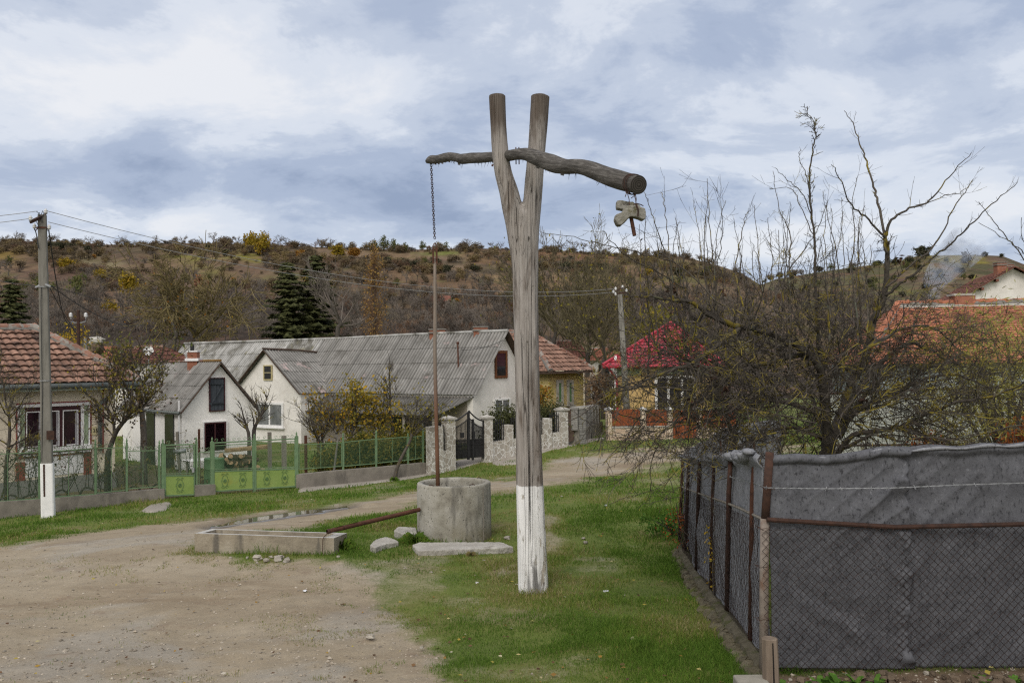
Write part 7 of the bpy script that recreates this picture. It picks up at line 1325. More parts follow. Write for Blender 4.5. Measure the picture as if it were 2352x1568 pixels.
limb([(2034, 680), (2070, 650), (2110, 620), (2160, 579), (2200, 545), (2237, 507), (2290, 460), (2336, 420)], TD - .5, TD - 1.1, .028, .004); limb([(2037, 660), (2090, 610), (2150, 560), (2180, 500), (2210, 450), (2236, 410)], TD - .5, TD - .1, .022, .004); limb([(2100, 475), (2170, 450), (2210, 440), (2234, 415)], TD - .55, TD - .5, .010, .003)
limb([(1884, 850), (1878, 784), (1874, 700), (1873, 620), (1868, 538), (1860, 450), (1858, 409), (1866, 350), (1873, 307), (1868, 275), (1845, 258)], TD - .4, TD - .3, .034, .003); limb([(1868, 500), (1840, 440), (1810, 415), (1780, 385)], TD - .3, TD - .6, .011, .003); limb([(1868, 540), (1838, 470), (1815, 432), (1767, 436)], TD - .3, TD, .010, .003); limb([(1862, 450), (1850, 400), (1835, 365), (1838, 345)], TD - .3, TD, .010, .003)
limb([(1816, 780), (1815, 690), (1812, 600), (1818, 545), (1790, 480), (1776, 392)], TD - .6, TD - .4, .020, .003); limb([(1650, 735), (1643, 660), (1637, 599), (1627, 486), (1622, 410)], TD - 1, TD - 1.2, .017, .003); limb([(1545, 690), (1540, 609), (1514, 548), (1497, 490), (1483, 445)], TD - 1.3, TD - 1.6, .015, .003); limb([(1545, 640), (1535, 560), (1527, 480), (1519, 440)], TD - 1.2, TD - 1.0, .011, .003)
limb([(1724, 753), (1690, 640), (1700, 560), (1710, 505), (1725, 480)], TD - 1, TD - .3, .016, .003); limb([(1760, 765), (1752, 680), (1742, 600), (1740, 540), (1733, 470)], TD - .8, TD - .2, .015, .003); limb([(1770, 700), (1800, 640), (1850, 570), (1880, 520), (1900, 460)], TD - .6, TD + .2, .014, .003); limb([(1930, 900), (1945, 780), (1950, 650), (1962, 540), (1958, 470), (1972, 400)], TD, TD + .6, .020, .003); limb([(1940, 800), (1935, 700), (1925, 600), (1905, 520), (1890, 440)], TD, TD + .7, .018, .003)
limb([(1700, 752), (1650, 790), (1600, 830), (1540, 850), (1470, 880), (1400, 900)], TD - 1, TD - 1.8, .03, .005); limb([(1852, 809), (1780, 830), (1700, 850), (1640, 890), (1580, 940), (1530, 985)], TD - .5, TD - 1.6, .032, .005); limb([(1895, 960), (1830, 930), (1760, 920), (1690, 940), (1620, 970), (1560, 1000)], TD - .2, TD - 1.3, .03, .005)
limb([(1893, 1010), (1840, 985), (1790, 985), (1730, 1010), (1690, 1035)], TD - .1, TD - 1.3, .026, .006); limb([(1690, 1120), (1690, 1040), (1675, 980), (1650, 900), (1620, 840)], TD + 1.6, TD + 1.2, .05, .008); limb([(1655, 700), (1560, 610), (1480, 585), (1400, 565), (1320, 545), (1245, 535)], TD - 1.2, TD - 1.6, .014, .003); limb([(1570, 660), (1500, 620), (1440, 590), (1405, 555), (1385, 530)], TD - 1.2, TD - 1.9, .012, .003); limb([(1600, 900), (1500, 890), (1420, 900), (1330, 955), (1300, 965)], TD - 1.4, TD - 2, .014, .003)
limb([(1920, 980), (1990, 930), (2050, 905), (2099, 880), (2170, 860), (2230, 870), (2290, 900)], TD, TD - .5, .035, .005); limb([(1930, 960), (2010, 850), (2080, 790), (2130, 800), (2180, 830), (2250, 850)], TD - .2, TD + .3, .035, .005); limb([(1990, 800), (2060, 760), (2130, 750), (2180, 780), (2230, 830)], TD - .5, TD + .2, .022, .004)
limb([(1910, 1060), (1960, 1000), (2040, 985), (2099, 969), (2124, 950), (2194, 925), (2284, 908), (2352, 880), (2420, 840)], TD, TD - 1.4, .036, .006); limb([(2070, 975), (2130, 1000), (2160, 1020), (2200, 1035)], TD - .6, TD - .9, .02, .006); limb([(2099, 969), (2150, 1010), (2230, 1000), (2300, 985), (2380, 970)], TD - .7, TD - 1.4, .016, .004); limb([(1940, 1030), (2000, 1000), (2060, 1010), (2110, 1030)], TD - .2, TD - 1, .022, .006)
limb([(1905, 1050), (1880, 960), (1860, 900), (1800, 870), (1740, 880)], TD + .3, TD + 1.4, .035, .006); limb([(1930, 1000), (1990, 900), (2060, 840), (2120, 700)], TD + .3, TD + 1.5, .035, .005); limb([(1900, 1000), (1900, 880), (1840, 760), (1790, 640)], TD + .4, TD + 1.5, .03, .004)
for k in range(44):
    x = random.uniform(1470, 2000); y0 = random.uniform(690, 880); yt = random.uniform(455, 590); dx = random.uniform(-40, 40); d_ = TD + random.uniform(-1.5, 1.2); limb([(x, y0), (x + dx * .2 + random.uniform(-8, 8), y0 * .66 + yt * .34), (x + dx * .6 + random.uniform(-8, 8), y0 * .33 + yt * .67), (x + dx, yt)], d_, d_ + random.uniform(-.3, .3), .011, .003)
for (vv, r0, r1, tw) in list(LIMBS):
    L = sum((vv[i + 1] - vv[i]).length for i in range(len(vv) - 1)); thin = r0 < .019; up_ = proj(vv[len(vv) // 2])[1] < 700; k = int(L * (20 if thin else 20 if up_ else 20))
    for i in range(k):
        t = random.uniform(.12 if r0 < .05 else .3, 1); j = min(int(t * (len(vv) - 1)), len(vv) - 2); q = vv[j].lerp(vv[j + 1], random.random()); ax_ = (vv[j + 1] - vv[j]).normalized(); dd = (ax_ * .5 + rdir() * .8 + Vector((0, 0, .12))).normalized(); rr = r0 + (r1 - r0) * t
        px, py = proj(q)
        if (px > 2020 and 640 < py < 850 and random.random() < .3) or (px < 1340 and py > 640) or (px < 1450 and (py > 960 or random.random() < .5)): continue
        if thin: Lq = random.uniform(.02, .08) if random.random() < .84 else random.uniform(.12, .45); grow(mc_, q, dd, Lq, min(.005, rr * .5), 1 if Lq > .12 else 0, (2, 2), .10, .10, ends, .7, .5, 3, .0014, 3)
        else:
            low = py > 740; Lq = random.uniform(.25, .9) * (1.1 if low else .16); grow(mc_, q, dd, Lq, min(.009, rr * .35), 2 if low else 1, (5, 4), .19 if low else .12, -.01 if low else .08, ends, .9, .55, 3, .0025, 4)
for k in range(330):      # the tangle in the lower crown
    x, y = (random.gauss(1850, 260), random.gauss(935, 62)) if k < 250 else (random.gauss(1640, 70), random.gauss(830, 60)); 
    if y < 760 or y > 1050 or x < 1470 or x > 2230: continue
    q = P(x, y, TD + random.uniform(-1.7, 1.7)); dd = (q - P(1890, 960, TD)).normalized() + rdir() * .9; grow(mc_, q, dd, random.uniform(.4, 1.0), .010, 2, (4, 4), .24, -.02, ends, .95, .55, 3, .0028, 5)
mt_.build('trunk', BARKL, at_, smooth=True); mc_.build('crown', TWIG, at_)
sel = random.sample(ends, min(len(ends), 200)); dl = []
for p, d in [q for q in sel if 560 < proj(q[0])[1] < 960][:40]: dl += [p - Vector((0, 0, .03))]
leaf_cloud(dl[:26], .030, 14, .028, 'dead_leaf_clumps', LD, at_, .45); leaf_cloud([p for p, d in sel[70:]], .016, 2, .03, 'last_leaves', LD, at_, .4)
# ---- bare twigs of a neighbour at the right edge
br2 = thing('fruit_tree', 'long bare shoots of another tree entering at the right edge', 'tree', (P(2400, 1100, 9.5).x, 9.5, gz(P(2400, 1100, 9.5).x, 9.5))); m2 = MB(); m3 = MB(); tmp_l = LIMBS; LIMBS = []
q0 = P(2460, 1160, 9.5); q0.z = gz(q0.x, q0.y) - .05
limb([(2460, 1180), (2450, 900), (2440, 760), (2420, 690)], 9.5, 9.5, .05, .02, m2)
limb([(2440, 740), (2380, 600), (2352, 580), (2310, 550), (2247, 512)], 9.5, 9.3, .015, .003, m2); limb([(2440, 740), (2352, 592), (2310, 545), (2278, 500), (2246, 465)], 9.5, 9.7, .013, .003, m2); limb([(2430, 700), (2380, 600), (2352, 560), (2345, 500)], 9.5, 9.6, .010, .003, m2)
for (vv, r0, r1, tw) in LIMBS:
    for i in range(16): j = random.randrange(1, len(vv)); grow(m3, vv[j - 1].lerp(vv[j], random.random()), rdir() + Vector((-.3, 0, .3)), random.uniform(.02, .09), .003, 0, sides=3, n=2)
m2.build('trunk', BARK, br2, smooth=True); m3.build('crown', TWIG, br2); LIMBS = tmp_l
# ---- street and garden trees
def tree(label, base, trunk_px, d, r0, levels, L, kids, bark=BARK, twig=TWIG, leaves=None, group=None, count=9, up=.08, spread=.75, wig=.15, cat='tree', name='garden_tree', span=(.45, 1.0), rmin=.0035, shrink=.66):
    """trunk along pixels of the photo at depth d, then a crown of limbs and twigs, with optional leaves (mat, size, per, spread, share)"""
    b = Vector(base); t = thing(name, label, cat, tuple(b), group); m = MB(); mc = MB(); en = []; pts = [b - ZV * .1] + [P(x, y, d) for x, y in trunk_px]; K = len(pts); sp = spline([(*p, r0 * (1 - .55 * i / (K - 1))) for i, p in enumerate(pts)], 4); v = [Vector(q[:3]) for q in sp]; m.tube(v, [q[3] for q in sp], 8, wob=.07)
    for i in range(count):
        u = random.uniform(*span); j = min(int(u * (len(v) - 1)), len(v) - 2); q = v[j].lerp(v[j + 1], random.random()); ax_ = (v[j + 1] - v[j]).normalized(); a = random.uniform(0, 6.283); dd = (ax_ * random.uniform(.3, .9) + Vector((math.cos(a), math.sin(a), random.uniform(-.1, .5))) * spread).normalized(); grow(mc, q, dd, L * random.uniform(.6, 1.1), r0 * .34, levels, kids, wig, up, en, spread, shrink, 4, rmin, 5)
    grow(mc, v[-1], (v[-1] - v[-2]), L * .9, r0 * .4, levels, kids, wig, up, en, spread, shrink, 4, rmin, 5)
    m.build('trunk', bark, t, smooth=True); mc.build('crown', twig, t)
    for (mat, size, per, spr, share) in (leaves or []):
        s = [p for p, _ in en if random.random() < share]; leaf_cloud(s, size, per, spr, 'leaves', mat, t, .6)
    return t
def on(px, py, d): p = P(px, py, d); return (p.x, p.y, gz(p.x, p.y))
dF = 23.0
b = on(245, 1110, 22.6); tree('twisted garden tree with lichened forked stem and purple brown leaves', b, [(247, 1060), (252, 1030), (268, 990), (295, 950), (303, 900)], 22.6, .085, 3, .98, (4, 4, 4), BARKL, TWIG, [(LB, .04, 3, .12, .28), (LGY, .045, 3, .10, .10)], count=13, span=(.5, 1))
tree('slender lichened garden tree leaning left beside the downpipe', on(250, 1105, 22.9), [(250, 1050), (262, 1000), (258, 960), (240, 925)], 22.9, .06, 2, .9, (4, 4), BARKL, TWIG, [(LGY, .04, 2, .1, .12)], count=7, span=(.5, 1))
tree('leafy green plum tree between tiled house and outbuilding', on(330, 1100, 26.5), [(330, 1000), (325, 940), (318, 890)], 26.5, .12, 3, 1.25, (4, 4, 3), BARK, TWIG, [(LG, .05, 3, .16, .25), (LB, .045, 2, .14, .15)], count=12, span=(.55, 1))
tree('small bare pruned tree in front of the cross wing window', on(583, 1040, 27.5), [(583, 1000), (588, 975), (600, 955)], 27.5, .08, 2, .75, (4, 4), BARK, TWIG, None, count=9, spread=.9, span=(.4, 1))
tree('slim bare tree with gnarled stubs before the outbuilding corner', on(572, 1045, 27.2), [(572, 1010), (568, 985), (560, 960)], 27.2, .07, 2, .55, (3, 3), BARK, TWIG, None, count=6, span=(.5, 1))
tree('bare garden tree with leaning stem in front of the porch', on(735, 1050, 29), [(732, 1020), (724, 990), (716, 965)], 29, .075, 3, .85, (4, 4, 3), BARKL, TWIG, None, count=10, span=(.35, 1), spread=.85)
tree('yellow leaved autumn tree standing tallest before the porch', on(800, 1065, 29.5), [(800, 1030), (806, 1000), (812, 965), (815, 945)], 29.5, .08, 3, .85, (4, 4, 3), BARK, TWIG, [(LY, .06, 3, .16, .34), (LGY, .055, 3, .15, .16)], count=13, span=(.2, 1), up=.10)
tree('orange tinged young tree left of the yellow autumn tree', on(742, 1065, 29.2), [(742, 1030), (738, 985), (737, 945)], 29.2, .05, 2, .75, (4, 4), BARK, TWIG, [(LO, .055, 3, .15, .2), (LY, .06, 3, .15, .38)], count=9, span=(.3, 1))
tree('bright yellow young tree right of the autumn tree', on(870, 1060, 29.8), [(868, 1030), (872, 985), (876, 945)], 29.8, .05, 2, .8, (4, 4), BARK, TWIG, [(LY, .06, 4, .16, .45), (LGY, .055, 3, .15, .25)], count=12, span=(.3, 1))
tree('bare tall thin tree against the grey porch roof', on(905, 1055, 30.5), [(903, 1000), (896, 945), (896, 900), (894, 872)], 30.5, .06, 2, .75, (4, 4), BARK, TWIG, None, count=12, span=(.4, 1), up=.14)
b0 = G(767, 1112); tree('thin pale stemmed young tree outside the low street wall', tuple(b0), [(767, 1090), (771, 1050), (775, 1010), (768, 985)], b0.y, .045, 2, .95, (4, 3), M('pale_bark', (.13, .12, .105), (.24, .225, .2), 10, .95, .4, .006, .1), TWIG, [(LGY, .05, 1, .1, .12)], count=8, span=(.75, 1), spread=1.0)
b0 = G(905, 1102); tree('crooked leaning tree outside the low street wall', tuple(b0), [(912, 1075), (925, 1045), (942, 1012), (948, 985)], b0.y, .065, 3, 1.05, (4, 4, 3), BARKL, TWIG, [(LGY, .045, 2, .1, .12)], count=11, span=(.7, 1), spread=.95)
tree('red tinged ornamental bush behind the spiked railing', on(1245, 1000, 38), [(1246, 960), (1248, 935)], 38, .05, 2, .7, (4, 4), BARK, TWIG, [(LO, .06, 5, .13, .5), (LGY, .06, 4, .13, .6)], count=12, span=(.1, 1), name='bush', cat='bush')
tree('small green yellow shrub at the red fence pillar', on(1408, 985, 37), [(1410, 950), (1414, 935)], 37, .04, 2, .6, (4, 4), BARK, TWIG, [(LGY, .06, 4, .12, .6)], count=9, span=(.1, 1), name='bush', cat='bush')
tree('big bare lichened walnut tree behind the outbuilding', on(455, 850, 58), [(455, 800), (450, 775), (440, 750)], 58, .28, 3, 4.2, (5, 5, 4), BARKL, M('lichened_far_twigs', (.085, .068, .04), (.17, .135, .05), 4, .95, 0, .01, .35), [(LB, .10, 1, .3, .05)], count=9, spread=.95, wig=.22, up=.02, rmin=.021, span=(.3, 1))
tree('bare lichened walnut tree left of the bigger walnut', on(395, 850, 56), [(398, 800), (405, 770), (395, 740)], 56, .2, 3, 3.2, (4, 5, 4), BARKL, bpy.data.materials['lichened_far_twigs'], [(LO, .10, 2, .4, .07)], count=8, spread=.95, wig=.22, up=.02, rmin=.020, span=(.2, 1))
tree('bare tree with crooked stem beside the dark spruces', on(778, 800, 62), [(775, 770), (782, 745), (770, 715), (757, 690)], 62, .2, 3, 2.6, (4, 4, 4), BARK, TWIGH, None, count=10, rmin=.013, span=(.3, 1))
for (lab, px, py, d, hgt, cnt) in (('tall bare tree left of the alley with yellowish twigs', 1300, 812, 66, 5.0, 16), ('bare many branched tree right behind the brick house roof', 1272, 800, 64, 4.4, 13), ('grey bare tree standing over the alley', 1350, 830, 58, 4.0, 15), ('bare tree just left of the red metal roof', 1385, 850, 54, 3.4, 12)):
    tree(lab, on(px, py + 60, d), [(px, py), (px + 4, py - 35), (px - 2, py - 65)], d, .18, 3, hgt, (5, 4, 4), BARK, M('yellowish_twigs' + lab[:4], (.06, .05, .04), (.13, .11, .05), 3, .95, 0, .01, .3), [(LGY, .10, 2, .3, .07)], count=cnt, rmin=.012, span=(.2, 1), up=.08)
tree('leafy yellow green tree rising behind the red metal roof', on(1500, 800, 58), [(1502, 780), (1505, 760)], 58, .14, 2, 1.8, (5, 5), BARK, TWIGH, [(LGY, .14, 5, .3, .6)], count=14, rmin=.012, span=(.1, 1))
# corn shocks by the alley
cs = thing('corn_shocks', 'dry pale corn stalks heaped beyond the alley wall', 'corn stalks', on(1385, 940, 42)); pp = []
for k in range(900): p = P(random.gauss(1388, 20), random.uniform(862, 935), 42 + random.uniform(-.8, .8)); pp.append(p)
leaf_cloud(pp, .20, 2, .1, 'stalks', LC, cs, .12)
def shrub(label, px, py, d, w, h, mat, size, n, base_y=None, name='bush', flat=.5, cat='bush', stems=8, group=None, dens=None):
    """leafy bush: stems, then leaves gathered in clumps through the volume"""
    b = on(px, base_y or py, d); t = thing(name, label, cat, b, group); m = MB(); c = Vector(b) + ZV * h * .55; cl = []
    for i in range(stems): a = random.uniform(0, 6.28); q = Vector(b) + Vector((math.cos(a), math.sin(a), 0)) * w * random.uniform(.1, .42) + ZV * h * random.uniform(.6, .98); m.tube([Vector(b) - ZV * .05, Vector(b).lerp(q, .5) + rdir() * .06 * w, q], [.03 * max(.4, h / 2), .018 * max(.4, h / 2), .006], 5)
    m.build('stems', BARK, t)
    for i in range(dens or 40): v = rdir(); r_ = random.random() ** .45; k = c + Vector((v.x * w / 2 * r_, v.y * w / 2 * r_, v.z * h * .5 * r_ * (1 if v.z > 0 else .9))); cl.append(k)
    leaf_cloud(cl, size, max(1, n // len(cl)), min(w, h) * .10, 'foliage', mat, t, flat); return t
p_ = fpt(860, 1060, -.9)
for i, (px, w, h, mat, lab) in enumerate(((775, 1.5, 1.2, LH, 'yellowish end bush of the hedge behind the netting'), (820, 1.8, 1.25, LH, 'dark hedge bush under the yellow tree, left one'), (868, 1.8, 1.3, LH, 'dark hedge bush left of the middle netting post'), (912, 1.8, 1.3, LH, 'dark hedge bush right of the middle netting post'), (955, 1.5, 1.25, LH, 'dark hedge bush touching the stone pillar'))):
    q = fpt(px, 1060, -1.3); shrub(lab, px, 1060, q.y, w, h, mat, .05, 4200, group=None, name='hedge_bush', cat='hedge', dens=60)
for px, lab in ((1142, 'dark evergreen bush behind the first railing panel'), (1192, 'dark evergreen bush behind the second railing panel'), (1272, 'dark evergreen bush behind the last railing panel'), (1017, 'dark evergreen bush behind the narrow railing by the gate')): q = spt(px, 1000, -.7); shrub(lab, px, 1000, q.y, 1.3, 1.6 if px > 1100 else 1.0, NEEDLE, .045, 3600, dens=70)
shrub('yellow green willow shrub with feathery shoots at the right edge', 2318, 1000, 17, 3.2, 3.4, LW, .075, 9000, base_y=1000, flat=.16, dens=240, stems=22)
shrub('rust red shrub under the yellow green willow', 2345, 1000, 16, .9, 1.4, LR, .045, 1500, base_y=1000, dens=70)
shrub('small rust red shrub behind the bare fruit tree', 2140, 1000, 18.5, 1.0, 1.2, LR, .04, 700, base_y=1000, dens=40)
shrub('golden leaved bush rising behind the tiled house roof', 157, 850, 40, 2.4, 5.3, LY, .07, 4200, base_y=850, dens=120, stems=10)
shrub('low green weed bush at the far end of the garden fence', 1545, 1098, 14.6, 1.1, .35, WEED, .035, 900, base_y=1098, dens=40); shrub('dried bramble with red brown leaves at the fence foot', 1576, 1200, 13.2, .7, .9, LR, .022, 500, base_y=1200, dens=40, name='bramble', cat='bramble')
shrub('yellow leaved creeper climbing the chain link', 1640, 1230, 9.75, .22, 1.0, LY, .018, 120, base_y=1360, dens=20, stems=3, name='creeper', cat='creeper')
# grape vines on the left fence
for k, (px, lab) in enumerate(((20, 'leafless grape vine twisting along the left fence end'), (60, 'bare grape vine left of the utility pole'), (170, 'bare grape vine between pole and second fence post'), (335, 'bare vine with few brown leaves by the small gate'))):
    b = fpt(px, 1150, -.5); t = thing('grape_vine', lab, 'vine', (b.x, b.y, gz(b.x, b.y))); m = MB(); mc = MB(); en = []; z0 = gz(b.x, b.y)
    for s in (-1, 1):
        pts = [V2(b.x, b.y, z0)] + [b + FU * (s * u) + V2(0, 0, 0) for u in (.25, .7, 1.2)]; pts = [pts[0]] + [V2(p.x, p.y, z0 + .35 + .12 * math.sin(i * 2.2 + k)) for i, p in enumerate(pts[1:])]; sp = spline([(*p, .03 - .006 * i) for i, p in enumerate(pts)], 5); v = [Vector(q[:3]) for q in sp]; m.tube(v, [q[3] for q in sp], 6, wob=.15)
        for i in range(7): j = random.randrange(3, len(v)); grow(mc, v[j], Vector((random.uniform(-.4, .4), random.uniform(-.3, .3), 1)), random.uniform(.5, 1.1) * (1.5 if k < 2 else 1), .012, 2, (4, 4), .22, .0, en, .8, .6, 4, .003, 5)
    m.build('stem', BARKL, t); mc.build('shoots', TWIG, t); leaf_cloud([p for p, _ in en if random.random() < (.25 if k > 1 else .05)], .04, 2, .06, 'leaves', LB, t, .7)
bl_ = tree('bare lichened bush covering the window side at the left edge', tuple(fpt(15, 1140, -1.1)), [(14, 1080), (22, 1000), (20, 950)], fpt(15, 1140, -1.1).y, .06, 3, 1.15, (4, 4, 4), BARKL, TWIG, None, count=12, span=(.2, 1), spread=.9, wig=.2, name='bush', cat='bush')
# ---- conifers
def spruce(label, px, ytop, ybase, d, width, n=15, tone=NEEDLE):
    b = P(px, ybase, d); z0 = min(b.z, 0) - .6; zt = P(px, ytop, d).z; t = thing('spruce', label, 'spruce', (b.x, b.y, z0)); m = MB(); m.tube([V2(b.x, b.y, z0), V2(b.x, b.y, zt)], [.28, .02], 8); m.build('trunk', BARK, t); H = zt - z0; C = []; A = []; B = []
    lev = int(H / .22)
    for i in range(lev):
        f = i / lev; z = z0 + H * (.08 + .92 * f) + random.uniform(-.12, .12); L = width / 2 * (1 - f) ** .62 * random.uniform(.55, 1.12) + .15
        for k in range(11):
            a = random.uniform(0, 6.283); Lk_ = L * random.uniform(.6, 1.15); d_ = np.array([math.cos(a), math.sin(a), 0]); s = np.array([-math.sin(a), math.cos(a), 0]); m_ = max(5, int(Lk_ / .10))
            for q in range(m_):
                u = (q + random.random()) / m_; c = np.array([b.x, b.y, z]) + d_ * Lk_ * u + np.array([0, 0, -.30 * Lk_ * u + .22 * Lk_ * u ** 3])
                for sd in (-1, 1): C.append(c); A.append(s * sd * (.42 * (1.1 - u) + .14) * random.uniform(.6, 1.2) + d_ * .16 + np.array([0, 0, -.12 * random.random()])); B.append(d_ * .10 + np.array([0, 0, -.11]) * random.uniform(.4, 1.5))
    C, A, B = np.array(C), np.array(A), np.array(B); V = np.stack([C - B, C + B, C + A], 1).reshape(-1, 3); np_mesh('crown', V, np.arange(len(V)).reshape(-1, 3), tone, r=rng.random(len(C)), parent=t)
spruce('left dark spruce of the pair behind the long house, shorter one', 662, 600, 790, 68, 6.4); spruce('right dark spruce of the pair behind the long house, taller one', 726, 580, 800, 70, 7.2); spruce('dark spruce behind the tiled house at the left edge', 28, 640, 790, 62, 5.2)
LPO = leafmat('poplar_leaves', [(0, (.20, .115, .04)), (.6, (.28, .165, .055)), (1, (.34, .23, .06))])
def poplar(label, px, ytop, ybase, d, width):
    b = P(px, ybase, d); z0 = min(b.z, 0) - .6; zt = P(px, ytop, d).z; H = zt - z0; t = thing('poplar', label, 'poplar', (b.x, b.y, z0)); m = MB(); mc = MB(); en = []; m.tube([V2(b.x, b.y, z0), V2(b.x, b.y, zt - .6)], [.26, .03], 8); m.build('trunk', BARK, t)
    for i in range(420): f = random.random() ** .9; z = z0 + H * (.05 + .85 * f); w = width / 2 * (math.sin(math.pi * min(1, .22 + .78 * f)) ** .6) * .9; a = random.uniform(0, 6.28); L = H * random.uniform(.08, .20); pts, _ = curve_pts((b.x, b.y, z), (math.cos(a) * w / L * .9, math.sin(a) * w / L * .9, 1), L, 5, 0, .06, .02); mc.tube(pts, [.03, .024, .018, .013, .01, .008], 3, cap=False); en += pts[2:]
    mc.build('crown', TWIGB, t); leaf_cloud([p for p in en if random.random() < .7], .11, 2, .16, 'leaves', LPO, t, .6); return t
poplar('tall narrow orange brown poplar behind the long house', 861, 578, 800, 92, 4.2)
# ---- trees on the hillside
def hill_tree(kind, seed):
    """a distant tree of about unit height standing at the origin"""
    random.seed(seed); m = MB(); en = []; m.tube([(0, 0, -.08), (.01, 0, .25), (0, .01, .5)], [.035, .026, .016], 5); mc = MB()
    if kind in ('bare', 'brown', 'bush'):
        for i in range(9 if kind != 'bush' else 14):
            a = random.uniform(0, 6.28); z = random.uniform(.15 if kind != 'bush' else .0, .5 if kind != 'bush' else .2); grow(mc, (0, 0, z), (math.cos(a) * .7, math.sin(a) * .7, random.uniform(.5, 1.2)), random.uniform(.28, .48), .011, 3, (4, 4, 3), .16, .06, en, .7, .66, 3, .0036, 3)
    else:
        for i in range(34): v = rdir(); r_ = random.random() ** .4; en.append((Vector((v.x * .36 * r_, v.y * .36 * r_, .55 + v.z * .42 * r_)), v))
    return m, mc, en
HT = {}
def proto(kind, seed, tw, leafm, size, per, spr):
    m, mc, en = hill_tree(kind, seed); nm = {'bare': 'hill_tree', 'brown': 'hill_tree', 'bush': 'hill_bush'}.get(kind, 'hill_tree'); root = bpy.data.objects.new(nm, None); COL.objects.link(root); root.empty_display_size = .3; BASE[root.name] = Vector((0, 0, 0)); m.build('trunk', BARK, root)
    if mc.v: mc.build('crown', tw, root)
    if leafm: leaf_cloud([p for p, _ in en], size, per, spr, 'foliage', leafm, root, .7)
    return root
_st = random.getstate()
BAREP = [proto('bare', s, TWIGH, None, 0, 0, 0) for s in (1, 2, 3)]; BROWNP = [proto('brown', s, TWIGB, None, 0, 0, 0) for s in (4, 5)]; BUSHP = [proto('bush', s, TWIGH, None, 0, 0, 0) for s in (6, 7)]
YELP = [proto('leaf', s, None, LHL.setdefault('y', leafmat('far_yellow', [(0, (.19, .155, .02)), (.6, (.28, .20, .025)), (1, (.33, .20, .03))])), .055, 26, .075) for s in (8, 9)]; ORP = [proto('leaf', s, None, LHL.setdefault('o', leafmat('far_orange', [(0, (.22, .10, .025)), (.6, (.30, .15, .03)), (1, (.34, .20, .04))])), .055, 26, .075) for s in (10,)]
OLP = [proto('leaf', s, None, LHL.setdefault('g', leafmat('far_olive', [(0, (.07, .085, .03)), (.6, (.11, .12, .04)), (1, (.16, .145, .05))])), .05, 16, .08) for s in (11, 12)]; DKP = [proto('leaf', s, None, LHL.setdefault('d', leafmat('far_dark', [(0, (.040, .046, .026)), (.6, (.062, .066, .036)), (1, (.09, .075, .05))])), .06, 24, .075) for s in (13, 14)]; PKP = [proto('leaf', s, None, LHL.setdefault('p', leafmat('far_copper', [(0, (.22, .11, .06)), (.6, (.30, .155, .09)), (1, (.34, .2, .12))])), .05, 26, .07) for s in (15,)]
SCR = [proto('leaf', s, None, LHL.setdefault('s', leafmat('far_scrub', [(0, (.115, .09, .06)), (.6, (.16, .122, .072)), (1, (.205, .155, .07))])), .05, 16, .09) for s in (16, 17)]
random.setstate(_st); used = {}
def put(plist, px, py, hpx, label, group=None, zf=HZ, wide=1.0, lo=HD0 + 2, hi=HD + 25, cat='tree'):
    q = hill_hit(px, py, zf, lo, hi)
    if q is None:
        d = (HD if zf is HZ else FD) + 1; q = P(px, py, d); q.z = float(zf(np.array([q.x]), np.array([q.y]))[0])
    src = random.choice(plist); h = hpx / 2000 * q.y
    if src.name not in used: r_ = src; used[src.name] = 1; r_.location = q
    else: r_ = copy_tree(src, None, q)
    r_.rotation_euler[2] = random.uniform(0, 6.28); r_.scale = (h * wide, h * wide, h); tag(r_, label, cat, group); return r_
put(YELP, 575, 580, 48, 'bright yellow tree on the skyline above the spruces', wide=.8); put(YELP, 601, 588, 56, 'taller yellow orange tree just right of the skyline yellow one', wide=.9); put(YELP, 773, 592, 30, 'round golden tree below the skyline, right of the spruces', wide=1.5); put(ORP, 812, 592, 24, 'orange brown bush right of the golden round tree', wide=1.6); put(ORP, 688, 594, 22, 'small rusty orange bush left of the golden tree', wide=1.4)
put(YELP, 152, 624, 34, 'yellow green round bush beside the utility pole', wide=1.25); put(PKP, 463, 668, 38, 'pinkish copper bush on the slope over the outbuilding', wide=1.1); put(LHL and YELP, 292, 692, 66, 'large yellow green tree on the slope between pole and spruces', wide=.85); put(OLP, 180, 700, 70, 'yellow olive tree just right of the utility pole', wide=.8); put(OLP, 100, 690, 60, 'olive tree behind the utility pole', wide=1.0)
for (px, py, h, lab) in ((860, 577, 26, 'leftmost of the thin olive trees on the skyline'), (882, 577, 34, 'tallest thin olive tree on the skyline'), (905, 578, 28, 'thin olive tree right of the tallest skyline one'), (930, 580, 22, 'low olive tree ending the skyline row'), (970, 576, 22, 'olive tree above the green hill patch, left of the well rod'), (1025, 576, 20, 'olive tree above the green hill patch, right of the well rod')): put(OLP, px, py, h, lab)
for (px, py, h, lab) in ((2057, 610, 18, 'dark green tree at the left of the far hilltop'), (2110, 592, 26, 'dark green tree on top of the far hill'), (2125, 594, 30, 'biggest dark green tree on the far hilltop'), (2215, 590, 13, 'small dark tree above the yellow vineyard'), (2262, 590, 13, 'bare dark tree right of the yellow vineyard top'), (2300, 592, 11, 'tiny dark tree at the far right skyline'), (2090, 612, 22, 'dark green tree lower on the far hill shoulder'), (2155, 642, 24, 'dark bush on the face of the far hill')): put(DKP, px, py, h, lab, None, FZ, 1.3, FD0, FD + 20)
